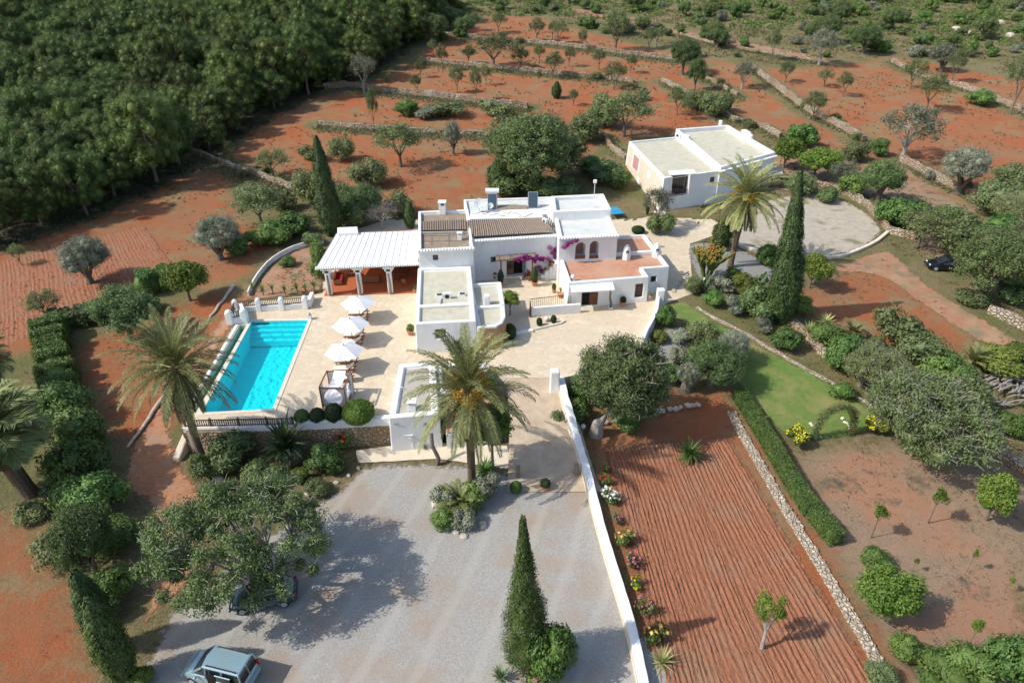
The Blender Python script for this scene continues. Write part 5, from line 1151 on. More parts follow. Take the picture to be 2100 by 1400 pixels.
    mb.obj('bumper', pm, t, bevel=.04)
    return t, Mx, pm
vbase = G(457, 1388); vbase.z += .05
PVAN, Mv, pv = car('parked_van', 'silver-blue boxy van with roof bars parked on gravel at the bottom edge', vbase, math.pi-.24, 4.0, 1.68, 1.82, (.30, .44, .50), 'van', cat='van')
for s in (-1, 1):
    mb = MB(); mb.beam(Mv @ Vector((-1.6, s*.58, 1.9)), Mv @ Vector((.15, s*.58, 1.9)), .05, .05)
    for x in (-1.6, .15): mb.beam(Mv @ Vector((x, s*.58, 1.78)), Mv @ Vector((x, s*.58, 1.91)), .06, .05)
    mb.obj('roof_bar', M['iron'], PVAN)
mb = MB(); mb.box(Mv @ Vector((-.15, .83, .95)), (.55, .08, 1.1), math.pi-.24); mb.obj('door_opening_shade', M['dark'], PVAN)  # black box painted as the shaded inside of the van
mb = MB(); mb.box(Mv @ Vector((-.95, .9, .78)), (.95, .06, .75), math.pi-.24); mb.mi = 1; mb.box(Mv @ Vector((-.95, .88, 1.37)), (.85, .05, .45), math.pi-.24); mb.mi = 0; mb.box(Mv @ Vector((-.95, .87, 1.63)), (.95, .06, .08), math.pi-.24); mb.obj('sliding_door', [pv, M['glass']], PVAN, bevel=.02)
b = G(545, 1232); b.z += .05; car('parked_car', 'dark blue-green hatchback parked in the shade under the big tree', b, math.pi+.22, 3.9, 1.65, 1.45, (.035, .07, .08), 'car')
b = G(1938, 552); b.z += .03; car('parked_car', 'black car parked in shade at the right edge under trees', b, math.pi-.15, 4.2, 1.72, 1.45, (.008, .009, .012), 'car')
# ================================================================== VEGETATION
LM = dict(
 pine=leafmat('pine_needles', (.052, .095, .022), (.16, .215, .05), trans=.15, clump=.35),
 carob=leafmat('carob_leaves', (.06, .105, .03), (.17, .23, .08), trans=.2, clump=.6),
 almond=leafmat('almond_leaves', (.095, .14, .045), (.23, .26, .11), trans=.25),
 pale=leafmat('pale_leaves', (0.126, 0.147, 0.084), (0.252, 0.263, 0.158), trans=.25),
 olive=leafmat('olive_leaves', (.14, .155, .10), (.29, .31, .22), trans=.2, clump=.5),
 citrus=leafmat('citrus_leaves', (.06, .12, .015), (.21, .28, .045), trans=.25),
 green=leafmat('shrub_leaves', (.05, .115, .025), (.16, .24, .055), trans=.2),
 yellow=leafmat('yellow_green_leaves', (.09, .13, .02), (.22, .26, .05), trans=.25),
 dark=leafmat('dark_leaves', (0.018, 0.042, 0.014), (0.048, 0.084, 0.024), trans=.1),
 cypress=leafmat('cypress_leaves', (.03, .055, .014), (.085, .125, .03), trans=.08, clump=2),
 palm=leafmat('palm_leaflets', (.13, .155, .05), (.36, .38, .15), trans=.2, clump=.5),
 palmold=leafmat('dry_palm_leaflets', (0.160, 0.130, 0.050), (0.280, 0.220, 0.090), trans=.2),
 fruit=leafmat('date_clusters', (0.500, 0.250, 0.020), (0.620, 0.360, 0.050), trans=.1),
 dry=leafmat('dry_grass', (0.150, 0.130, 0.055), (0.300, 0.250, 0.120), trans=.2, clump=.2),
 weed=leafmat('weed_leaves', (.12, .125, .055), (.24, .22, .11), trans=.2, clump=.2),
 cactus=leafmat('cactus_flesh', (0.121, 0.176, 0.041), (0.216, 0.270, 0.068), trans=.05), tips=leafmat('orange_tips', (.36, .17, .03), (.42, .28, .06), trans=.05),
 agave=leafmat('agave_leaves', (0.135, 0.203, 0.108), (0.270, 0.338, 0.162), trans=.1), aloe=leafmat('aloe_leaves', (0.270, 0.297, 0.108), (0.432, 0.446, 0.176), trans=.1),
 bare=leafmat('bare_twigs', (0.220, 0.200, 0.170), (0.340, 0.310, 0.270), trans=0), bougain=leafmat('magenta_bracts', (0.350, 0.020, 0.200), (0.500, 0.040, 0.300), trans=.3),
)
def flower(n, a, b): LM[n] = leafmat(n+'_petals', a, b, trans=.2)
flower('white', (.7, .7, .62), (.8, .8, .75)); flower('yellowf', (.6, .5, .02), (.75, .62, .05)); flower('pinkf', (.5, .1, .2), (.65, .2, .3)); flower('redf', (.45, .01, .02), (.55, .03, .03)); flower('peach', (.7, .35, .12), (.75, .5, .2))
def unit(rg, n):
    v = rg.normal(size=(n, 3)); return v/np.linalg.norm(v, axis=1, keepdims=True)
def quads(P_, N_, size, aspect, rg, tang=None, var=.35):
    """one rhombic leaf per point, facing N_"""
    n = len(P_); N_ = N_/(np.linalg.norm(N_, axis=1, keepdims=True)+1e-9)
    t = unit(rg, n) if tang is None else tang
    t = t - (t*N_).sum(1, keepdims=True)*N_; t /= (np.linalg.norm(t, axis=1, keepdims=True)+1e-9); b = np.cross(N_, t)
    s = size*(1+rg.uniform(-var, var, (n, 1))); fold = N_*s*.12
    V = np.stack([P_-t*s*.5, P_+b*s*.5*aspect-t*s*.05+fold, P_+t*s*.5, P_-b*s*.5*aspect-t*s*.05+fold], 1).reshape(-1, 3)
    return V, np.arange(n*4).reshape(n, 4)
def clouds(C, R, n_per, size, aspect, rg, up=.35, fill=.5, out=.7, squash=.8):
    k = len(C); C = np.repeat(C, n_per, 0); R = np.repeat(np.asarray(R).reshape(k, -1)*np.ones((k, 1)), n_per, 0)
    d = unit(rg, len(C)); u = rg.uniform(0, 1, (len(C), 1))**(1/(1+3*(1-fill)))
    P_ = C + d*R*u*np.array([1, 1, squash]); N_ = d*out + unit(rg, len(C))*.75 + np.array([0, 0, up])
    return quads(P_, N_, size, aspect, rg)
def merge(parts):
    V = []; F = []; o = 0
    for v, f in parts: V.append(v); F.append(f+o); o += len(v)
    return np.concatenate(V), np.concatenate(F)
def blob(c, r, rg, n=10, amp=.15):
    """closed lumpy ellipsoid as quads"""
    r = np.asarray(r)*np.ones(3); m = n//2+1; th = np.linspace(.02, math.pi-.02, m); ph = np.linspace(0, 2*math.pi, n, endpoint=False)
    a = rg.uniform(0, 6, 4); TH, PH = np.meshgrid(th, ph, indexing='ij'); k = 1+amp*(np.sin(PH*2+a[0])*np.sin(TH*3+a[1])+.7*np.sin(PH*3+a[2]+TH*2))*np.sin(TH)
    V = np.stack([np.sin(TH)*np.cos(PH), np.sin(TH)*np.sin(PH), np.cos(TH)], -1)*k[..., None]*r+np.asarray(c); i = np.arange(m*n).reshape(m, n)
    F = np.stack([i[:-1], np.roll(i[:-1], -1, 1), np.roll(i[1:], -1, 1), i[1:]], -1).reshape(-1, 4)[:, ::-1]; return V.reshape(-1, 3), F
PROTO = {}
def setproto(key, W_, H_, meshes): PROTO[key] = (W_, H_, meshes)   # meshes: [(name, mesh, material)]
def mbmesh(mb, name):
    me = bpy.data.meshes.new(name); me.from_pydata(mb.v, [], mb.f); me.update(); return me
def treegen(key, seed, W_, H_, th, tr, ncl, cr, npc, leaf, lm, bark='bark', aspect=.5, fill=.5, lobes=3, core=0, lean=0, low=.25, squash=.8, up=.35, twigs=0, prim=5, flat=1.0, flowers=None, dz=-.35):
    rg = np.random.default_rng(seed); rd = random.Random(seed)
    cz = (th*low+H_)/2+.0; hz = (H_-th*low)/2; R_ = W_/2
    lob = unit(rg, lobes); lob[:, 2] *= .3; la = rg.uniform(.1, .35, lobes)
    C = []; lx = lean*H_*.3
    tries = 0
    while len(C) < ncl and tries < 8000:
        tries += 1
        d = unit(rg, 1)[0]
        if d[2] < dz: continue
        f = rg.uniform(.35, 1)**.6; g = .78+sum(a*max(0, float(d @ l))**2 for a, l in zip(la, lob))
        c = np.array([d[0]*(R_-cr)*g*f+lx, d[1]*(R_-cr)*g*f, cz+d[2]*(hz-cr*.7)*f*min(1, g*flat)])
        if c[2] < th*low+cr*.3: continue
        if all(np.linalg.norm((c-o)*[1, 1, 1.2]) > cr*.75 for o in C): C.append(c)
        elif tries > 2500: C.append(c)
    C = np.array(C); k = len(C); R = cr*rg.uniform(.5, 1.3, (k, 1)); C[:, :2] += rg.normal(0, cr*.22, (k, 2))*(rg.uniform(0, 1, (k, 1)) < .4)
    mb = MB(); top = Vector((lx*.5, 0, th)); pts = [Vector((0, 0, -.25)), Vector((rd.uniform(-.05, .05)*H_*.3, rd.uniform(-.1, .1)*tr*4, th*.45)), top]
    mb.tube(pts, [tr*1.45, tr, tr*.8], 8)
    heads = []
    for i in range(prim):
        a = 2*math.pi*(i+rd.uniform(-.3, .3))/prim; rr = R_*rd.uniform(.3, .5); e = Vector((math.cos(a)*rr+lx, math.sin(a)*rr, th+(H_-th)*rd.uniform(.25, .5)))
        m_ = top.lerp(e, .5)+Vector((rd.uniform(-.1, .1), rd.uniform(-.1, .1), .04))*W_*.3; mb.tube([top-Vector((0, 0, tr)), m_, e], [tr*.65, tr*.45, tr*.3], 6); heads += [m_, e]
    for c in C:
        c = Vector(c); h = min(heads, key=lambda q: (q-c).length); m_ = h.lerp(c, .55)+Vector((rd.uniform(-1, 1), rd.uniform(-1, 1), rd.uniform(-.3, .6)))*(c-h).length*.12
        mb.tube([h, m_, c], [tr*.24, tr*.14, tr*.05], 4)
        for q in range(twigs):
            dd = Vector(unit(rg, 1)[0])*cr*1.15; dd.z = abs(dd.z)*.8; mb.tube([c, c+dd*.5+Vector((rd.uniform(-.1, .1), 0, 0)), c+dd], [tr*.07, tr*.055, tr*.03], 3)
    parts = [clouds(C, R, npc, leaf, aspect, rg, fill=fill, squash=squash, up=up)]
    if core:
        for c, r in zip(C, R): parts.append(blob(c-[0, 0, r[0]*.15], [r[0]*core, r[0]*core, r[0]*core*squash], rg, 7))
    V, F = merge(parts); ms = [('trunk', mbmesh(mb, key+'_trunk'), M[bark]), ('crown', npmesh(key+'_crown', V, F), LM[lm])]
    if flowers:
        fm, nf, fs_ = flowers; i = rg.integers(0, k, nf); d = unit(rg, nf); d[:, 2] = abs(d[:, 2]); Pf = C[i]+d*R[i]*[1, 1, squash]*1.02
        V, F = merge([quads(Pf, d+unit(rg, nf)*.3, fs_, .9, rg), quads(Pf+.02, d+unit(rg, nf)*.9, fs_, .9, rg)]); ms.append(('blossom', npmesh(key+'_blossom', V, F), LM[fm]))
    setproto(key, W_, H_, ms)
def shrubgen(key, seed, W_, H_, leaf, n, lm, aspect=.5, core=.6, lump=9, flowers=None, smoothball=False):
    rg = np.random.default_rng(seed); R_ = W_/2
    if smoothball:
        d = unit(rg, n); P_ = d*[R_, R_, H_/2]+[0, 0, H_/2]; P_ *= 1; parts = [quads(P_*[1, 1, 1], d+unit(rg, n)*.5, leaf, aspect, rg), quads(P_*.97+rg.normal(0, .02*W_, P_.shape), d+unit(rg, n)*.9, leaf*1.3, aspect, rg), blob([0, 0, H_/2], [R_*.93, R_*.93, H_*.46], rg, 16, .03)]; C = np.array([[0, 0, H_/2.]]); R = np.array([[R_]])
    else:
        C = []; 
        for i in range(lump): d = unit(rg, 1)[0]; C.append([d[0]*R_*.55, d[1]*R_*.55, H_*.5+d[2]*H_*.25])
        C = np.array(C); R = np.full((lump, 1), min(R_, H_)*.5)*rg.uniform(.75, 1.15, (lump, 1)); parts = [clouds(C, R, n//lump, leaf, aspect, rg, fill=.25, out=1)]
        for c, r in zip(C, R): parts.append(blob(c, r*core*np.ones(3), rg, 8))  # hidden inner core, added to block light through the leaves
    V, F = merge(parts); V[:, 2] = np.maximum(V[:, 2], -.1); ms = [('crown', npmesh(key+'_crown', V, F), LM[lm])]
    mb = MB(); mb.tube([(0, 0, -.2), (0, 0, H_*.5)], [.06, .04], 5); ms.insert(0, ('stem', mbmesh(mb, key+'_stem'), M['bark']))
    if flowers:
        fm, nf, fs_ = flowers; i = rg.integers(0, len(C), nf); d = unit(rg, nf); d[:, 2] = abs(d[:, 2]); Pf = C[i]+d*R[i]*1.05
        if smoothball: Pf = d*[R_, R_, H_/2]+[0, 0, H_/2]
        V, F = merge([quads(Pf, d, fs_, .95, rg), quads(Pf+[.02, .02, 0], d+unit(rg, nf)*.9, fs_, .95, rg)]); ms.append(('blossom', npmesh(key+'_blossom', V, F), LM[fm]))
    setproto(key, W_, H_, ms)
def conegen(key, seed, W_, H_, lm, n=16000, leaf=.2, tufts=420, bulge=.35, power=.8, rough=.25, lean=0.0):
    rg = np.random.default_rng(seed); prof = lambda t: (np.minimum(1, (t/bulge+.25)/1.25)**.6)*(1-np.clip((t-bulge)/(1-bulge), 0, 1)**1.35)**power
    t = rg.uniform(0, .985, tufts)**.9; a = rg.uniform(0, 2*math.pi, tufts); r = prof(t)*W_/2; r = r*(1+rg.uniform(-rough, rough*.5, tufts))
    C = np.stack([r*.86*np.cos(a)+lean*t*H_, r*.86*np.sin(a), .15+t*(H_-.4)], 1); tr = (.12+.13*prof(t))*W_*.55; hh = tr*2.6
    npt = n//tufts; Cc = np.repeat(C, npt, 0); d = unit(rg, len(Cc)); u = rg.uniform(0, 1, (len(Cc), 1))**.45; Rr = np.stack([tr, tr, hh], 1); P_ = Cc+d*np.repeat(Rr, npt, 0)*u
    rad = np.stack([np.cos(np.repeat(a, npt)), np.sin(np.repeat(a, npt)), np.full(len(Cc), .3)], 1); tang = np.array([0, 0, 1.])+unit(rg, len(Cc))*.35
    parts = [quads(P_, rad+d*.7+unit(rg, len(Cc))*.4, leaf, .45, rg, tang)]
    m = 14; zz = np.linspace(0.02, .97, m); n_ = 10; ph = np.linspace(0, 2*math.pi, n_, endpoint=False); V = []
    for z in zz: rr = prof(np.array([z]))[0]*W_/2*.78; V += [[rr*math.cos(p)+lean*z*H_, rr*math.sin(p), z*H_] for p in ph]
    i = np.arange(m*n_).reshape(m, n_); F = np.stack([i[:-1], np.roll(i[:-1], -1, 1), np.roll(i[1:], -1, 1), i[1:]], -1).reshape(-1, 4); parts.append((np.array(V), F))
    V, F = merge(parts); mb = MB(); mb.tube([(0, 0, -.3), (0, 0, .8)], [.16, .13], 7); setproto(key, W_, H_, [('trunk', mbmesh(mb, key+'_trunk'), M['bark']), ('crown', npmesh(key+'_crown', V, F), LM[lm])])
def palmgen(key, seed, trunk, R_=3.6, nf=70, tr=.24, lean=0, fruit=True, lf=.5, curve=0, leafw=.05, mat_='palm', fan=False):
    R_ *= .9
    rg = np.random.default_rng(seed); rd = random.Random(seed); top = Vector((lean, 0, trunk))
    pts = [Vector((lean*(i/8)**1.4+curve*math.sin(math.pi*i/8), 0, -.3+(trunk+.3)*i/8)) for i in range(9)]; mb = MB(); mb.tube(pts, [tr*1.35, tr*1.05]+[tr]*6+[tr*1.15], 12)
    for i in range(9):
        for j in range(7):
            a = j*.9+i; z = trunk*(.55+.05*i); 
            if fan or True: p = Vector(pts[min(8, int(z/trunk*8))]); mb.box((p.x+math.cos(a)*tr*1.05, math.sin(a)*tr*1.05, z), (.1, .1, .16), a)
    mb.lathe((lean, 0, trunk-.3), [(tr*1.1, 0), (tr*1.7, .35), (tr*1.3, .8), (tr*.5, 1.1)], 10)
    Vn = []; Fn = []; Vo = []; Fo = []; rach = MB()
    for f in range(nf):
        az = f*2.39996+rd.uniform(-.2, .2); q = f/nf; e0 = math.radians(82-135*q**1.1+rd.uniform(-8, 8)); L = R_*(1.0+.2*math.sin(math.pi*q))*rd.uniform(.88, 1.1)*(1.05 if q < .75 else .8)
        K = 14; p = np.array([top.x, 0, trunk+.55-.4*q]); e = e0; hor = np.array([math.cos(az), math.sin(az), 0.]); line = [p]; dirs = []
        for s in range(K): d = hor*math.cos(e)+np.array([0, 0, math.sin(e)]); dirs.append(d); p = p+d*L/K; line.append(p); e -= math.radians(2.4+2.9*s/K*1.6)*(1 if e > -1.35 else 0)
        line = np.array(line); side = np.array([-math.sin(az), math.cos(az), 0.]); old = q > .86; V, F = (Vo, Fo) if old else (Vn, Fn)
        rach.tube([Vector(k) for k in line[::2]], [.035, .03, .028, .022, .018, .014, .01, .006][:len(line[::2])], 4, cap=False)
        nl = 46
        for s in range(nl):
            t = .12+.88*s/nl; x = t*K; i0 = min(int(x), K-1); P0 = line[i0]+(line[i0+1]-line[i0])*(x-i0); d = dirs[i0]; nrm = np.cross(side, d)
            ll = lf*(math.sin(math.pi*min(1, .12+t*.86))**.55)*rd.uniform(.85, 1.1)
            for sg in (-1, 1):
                dr = side*sg*.8+d*.75+nrm*rd.uniform(.0, .5)*(1 if nrm[2] > 0 else -1)+np.array([0, 0, -.12]); dr = dr/np.linalg.norm(dr); w = np.cross(dr, nrm); w = w/(np.linalg.norm(w)+1e-9)*leafw
                a = P0; b = P0+dr*ll*.45+w*.5; c = P0+dr*ll+np.array([0, 0, -.06]); e_ = P0+dr*ll*.45-w*.5; n0 = len(V); V += [a, b, c, e_]; F.append([n0, n0+1, n0+2, n0+3])
    ms = [('trunk', mbmesh(mb, key+'_trunk'), M['palmbark']), ('frond_stalks', mbmesh(rach, key+'_stalks'), LM['aloe']), ('crown', npmesh(key+'_crown', np.array(Vn), np.array(Fn)), LM[mat_])]
    if Vo: ms.append(('dry_fronds', npmesh(key+'_dry', np.array(Vo), np.array(Fo)), LM['palmold']))
    if fruit:
        C = []; R = []
        for j in range(9): a = j*2.39+.7; rr = rd.uniform(.7, 1.15); C.append([top.x+math.cos(a)*rr, math.sin(a)*rr, trunk+.75+rd.uniform(-.35, .3)]); R.append([.46])
        V, F = clouds(np.array(C), np.array(R), 380, .11, .35, rg, up=-.3); ms.append(('fruit_clusters', npmesh(key+'_fruit', V, F), LM['fruit']))
    setproto(key, R_*2, trunk+R_, ms)
def rosette(key, seed, n, L, w, lm, e0=75, e1=5, droop=.5, trunk=0):
    rg = np.random.default_rng(seed); rd = random.Random(seed); V = []; F = []
    for f in range(n):
        q = f/n; az = f*2.39996; e = math.radians(e0+(e1-e0)*q+rd.uniform(-6, 6)); l = L*rd.uniform(.8, 1.1); side = np.array([-math.sin(az), math.cos(az), 0]); hor = np.array([math.cos(az), math.sin(az), 0]); p = np.array([0, 0, trunk+.05]); K = 5; prev = None
        for s in range(K+1):
            t = s/K; ww = w*(.6+.8*t if t < .4 else .92*(1-t)/.6)+.004; a = len(V); V += [p-side*ww/2+[0, 0, ww*.18], p+side*ww/2+[0, 0, ww*.18]]
            if s: F.append([a-2, a-1, a+1, a])
            p = p+(hor*math.cos(e)+np.array([0, 0, math.sin(e)]))*l/K; e -= droop/K
    mb = MB(); mb.tube([(0, 0, -.2), (0, 0, trunk+.12)], [.12, .1], 7); setproto(key, L*2, L+trunk, [('stem', mbmesh(mb, key+'_stem'), M['palmbark']), ('leaves', npmesh(key+'_leaves', np.array(V), np.array(F)), LM[lm])])
RV = random.Random(11)
KIND = {}
def spawn(name, key, loc, sx, sz, label, cat, group=None, rot=None, parts=True):
    W_, H_, ms = PROTO[key]; e = bpy.data.objects.new(name, None); COL.objects.link(e); e.location = loc; e.rotation_euler = (0, 0, RV.uniform(0, 6.28) if rot is None else rot); e.scale = (sx, sx, sz); OFF[e.name] = Vector(loc); tag(e, label, cat, group)
    for n, me, m in ms:
        if not me.materials: me.materials.append(m)
        o = bpy.data.objects.new(n, me); COL.objects.link(o); o.parent = e
        if n == 'flower_tips': o['kind'] = 'stuff'
    return e
def place(name, key, bx, by, w, h, label, cat='tree', group=None, rot=None, z=None, free=False):
    """w, h: size in photo pixels of the whole plant at its base; turned into metres"""
    b = G(bx, by) if z is None else P(bx, by, z); k = zc(b)/FPX; dep = math.atan2(CAM_H-b.z, b.y); W0, H0, _ = PROTO[key]
    Wm = w*k; Hm = (h*k-.42*Wm*math.sin(dep))/math.cos(dep); Hm = max(Hm, Wm*.35)
    return spawn(name, key, b, Wm/W0, Hm/H0, label, cat, group, rot)
# ------------------------------------------------------------------ prototypes
for i in range(4): treegen('pine%d' % i, 20+i, 9.2, 11.5, 2.6, .2, 100, .9, 400, .19, 'pine', aspect=.34, fill=.65, lobes=7, core=.5, low=-.1, squash=1.0, up=.8, prim=4, dz=-.85)
for i in range(3): treegen('almond%d' % i, 40+i, 4.6, 4.4, 1.0, .11, 34, .6, 120, .15, 'almond', fill=.85, low=.5, twigs=3, prim=4, lobes=4)
for i in range(2): treegen('pale%d' % i, 50+i, 5, 4.6, 1.0, .15, 36, .62, 110, .15, 'pale', 'greybark', fill=.9, low=.5, twigs=5, prim=5)
for i in range(2): treegen('olive%d' % i, 60+i, 5, 4.4, .7, .28, 48, .75, 420, .12, 'olive', aspect=.35, fill=.6, low=.3, core=.45, prim=5)
for i in range(2): treegen('carob%d' % i, 70+i, 7, 6, 1.1, .3, 52, .95, 480, .16, 'carob', fill=.7, low=.15, core=.4, twigs=2, prim=6, lobes=5)
treegen('housecarob', 74, 8, 8.5, 1.2, .35, 84, 1.0, 480, .17, 'carob', fill=.75, low=.0, core=.4, twigs=3, prim=7, lobes=5)
treegen('bigcarob', 75, 10.5, 6.2, 1.6, .32, 140, .72, 430, .14, 'carob', 'greybark', fill=.95, low=.1, twigs=4, prim=9, squash=.7, lobes=6)
treegen('drivecarob', 77, 6.6, 6.8, 1.7, .34, 84, .8, 520, .14, 'carob', 'greybark', fill=.85, low=.15, core=.38, twigs=4, prim=7, lobes=6, lean=.8)
treegen('thicket', 78, 8, 5, .7, .25, 80, .85, 380, .15, 'almond', 'greybark', fill=.85, low=.05, core=.38, twigs=6, prim=8, squash=.7, lobes=6)
for i in range(2): treegen('citrus%d' % i, 80+i, 3, 3.2, .7, .08, 30, .5, 300, .13, 'citrus', fill=.5, low=.3, core=.5, aspect=.6, lobes=5)
treegen('orange', 83, 2.4, 3.4, 1.2, .07, 26, .45, 320, .13, 'citrus', fill=.4, low=.8, core=.55)
treegen('hook', 84, 3.4, 3.4, 1.1, .14, 10, .5, 300, .12, 'citrus', 'greybark', fill=.6, low=.8, core=.4, lean=.5, lobes=2)
treegen('young', 85, 1.5, 2.1, 1.1, .035, 8, .28, 90, .14, 'citrus', fill=.8, low=.9, prim=3)
treegen('bare', 86, 4, 3.6, 1, .12, 26, .6, 16, .12, 'bare', 'greybark', fill=.9, twigs=14, low=.5)
for i in range(3): shrubgen('shrub%d' % i, 90+i, 2, 1.6, .13, 4200, 'green', lump=11+i)
shrubgen('darkshrub', 94, 2, 1.6, .13, 4200, 'carob', lump=12); shrubgen('yelshrub', 95, 2, 1.4, .14, 3400, 'yellow', lump=9); shrubgen('greyshrub', 96, 2, 1.4, .14, 3000, 'olive', lump=8); shrubgen('paleshrub', 97, 2, 1.4, .16, 1700, 'almond', lump=8, core=.45)
shrubgen('almondbush', 102, 2.6, 2.2, .15, 4200, 'almond', lump=16, core=.4)
shrubgen('ballyel', 98, 1.4, 1.0, .1, 5200, 'yellow', flowers=('yellowf', 190, .09), lump=9); shrubgen('clipball', 99, 1.2, 1.1, .07, 6000, 'green', smoothball=True)
shrubgen('clipbig', 100, 1.9, 1.3, .1, 6500, 'citrus', smoothball=True); shrubgen('clipdark', 101, 1.2, 1.1, .07, 6000, 'dark', smoothball=True)
for fm in ('white', 'pinkf', 'redf', 'peach', 'yellowf'): shrubgen('rose_'+fm, 110+len(fm), 1.1, .8, .1, 700, 'green', core=.3, lump=7, flowers=(fm, 26 if fm != 'white' else 60, .13))
conegen('cyp0', 1, 2.6, 14, 'cypress', 30000, .2, 520, bulge=.22, rough=.16, lean=-.02); conegen('cyp1', 2, 2.9, 12, 'cypress', 34000, .14, 560, bulge=.16, power=1.3, rough=.42, lean=-.04); conegen('cyp2', 3, 2.2, 9, 'cypress', 16000, .2, 300, bulge=.4)
palmgen('palmA', 5, 6.0, 3.7, 74, .25, lean=.1, curve=-.1, fruit=False, leafw=.06); palmgen('palmB', 6, 5.4, 3.8, 80, .26, leafw=.06); palmgen('palmC', 7, 6.6, 3.9, 74, .26, lean=.3, leafw=.07)
palmgen('fanpalm', 8, 3.4, 2.0, 60, .3, fruit=False, lf=.8, leafw=.06, lean=-.5); palmgen('smallpalm', 9, .25, 1.6, 34, .12, fruit=False, lf=.4, leafw=.05)
rosette('cycad', 11, 60, 1.25, .16, 'green', 70, -5, .8, .25); rosette('yucca', 12, 46, 1.0, .07, 'aloe', 80, 0, .5); rosette('aloe', 13, 34, .75, .09, 'aloe', 70, 5, -.1, .35); rosette('agave', 14, 30, .7, .13, 'agave', 75, 10, .1); rosette('strelitzia', 15, 38, 2.2, .42, 'dark', 84, 20, .9, .3)
rosette('banana', 16, 12, 1.5, .28, 'yellow', 84, 35, .9, .3)
def cactusgen():
    rd = random.Random(3); mb = MB(); tp = MB()
    def arm(p, q, r, d):
        mb.tube([p, p.lerp(q, .5)+Vector((0, 0, -.08)), q], r, 5)
        if d == 0: tp.ball((q.x, q.y, q.z), r*1.25, 6); return
        for _ in range(3): v = Vector((rd.uniform(-.42, .42), rd.uniform(-.42, .42), rd.uniform(.45, .75))); v += Vector((q.x, q.y, 0))*.16; arm(q, q+v, r*.85, d-1)
    for i in range(7): a = i*.9; arm(Vector((0, 0, -.1)), Vector((math.cos(a)*.5, math.sin(a)*.5, 1.1+rd.uniform(-.2, .4))), .12, 3)
    setproto('candelabra', 3.4, 4.0, [('stems', mbmesh(mb, 'cs'), LM['cactus']), ('flower_tips', mbmesh(tp, 'ct'), LM['tips'])])
cactusgen()
def opuntia(key, seed, n=70):
    rg = np.random.default_rng(seed); mb = MB(); rd = random.Random(seed); pads = [(Vector((rd.uniform(-.5, .5), rd.uniform(-.4, .4), .2)), .22) for _ in range(6)]
    while len(pads) < n: p, r = rd.choice(pads); pads.append((p+Vector((rd.uniform(-.25, .25), rd.uniform(-.25, .25), rd.uniform(.1, .3))), .2))
    for p, r in pads:
        a = rd.uniform(0, 3.1); q = []
        for s in (-.035, .035):
            for j in range(8): t = j*math.pi/4; q.append(p+Vector((math.cos(t)*r*.75*math.cos(a)-s*math.sin(a), math.cos(t)*r*.75*math.sin(a)+s*math.cos(a), math.sin(t)*r)))
        mb.add(q, [tuple(range(8)), tuple(range(8, 16))[::-1]]+[(j, 8+j, 8+(j+1) % 8, (j+1) % 8) for j in range(8)])
    setproto(key, 2, 1.6, [('pads', mbmesh(mb, key), LM['agave'])])
opuntia('opuntia', 4)
# ------------------------------------------------------------------ pine wood
rg = np.random.default_rng(77); cx_ = rg.uniform(-170, 0, 60000); cy_ = rg.uniform(70, 255, 60000)
ok = inpoly(cx_, cy_, WOOD) & (pdist(cx_, cy_, WOOD, True) > .8); D_ = CP*cy_+(CAM_H-T(cx_, cy_))*SP; fx = 1050+cx_/D_*FPX; ok &= fx > -150; cx_ = cx_[ok]; cy_ = cy_[ok]
pines = []; order = np.argsort(cy_+rg.uniform(0, 25, len(cy_)))
for i in order:
    x, y = cx_[i], cy_[i]
    if all((x-a)**2+(y-b)**2 > (5.1+.02*max(0, y-100))**2 for a, b in pines): pines.append((x, y))
    if len(pines) >= 300: break
for i, (x, y) in enumerate(pines):
    b = Vector((x, y, (Tf(x, y)))); s = RV.uniform(.85, 1.2)*(1+.0025*max(0, y-110))
    spawn('pine_tree', 'pine%d' % (i % 4), b, s, s*RV.uniform(.75, 1.15), 'green pine crowded in the dense wood filling the upper left corner', 'tree', 'pines of the dense wood')
print('pines', len(pines))
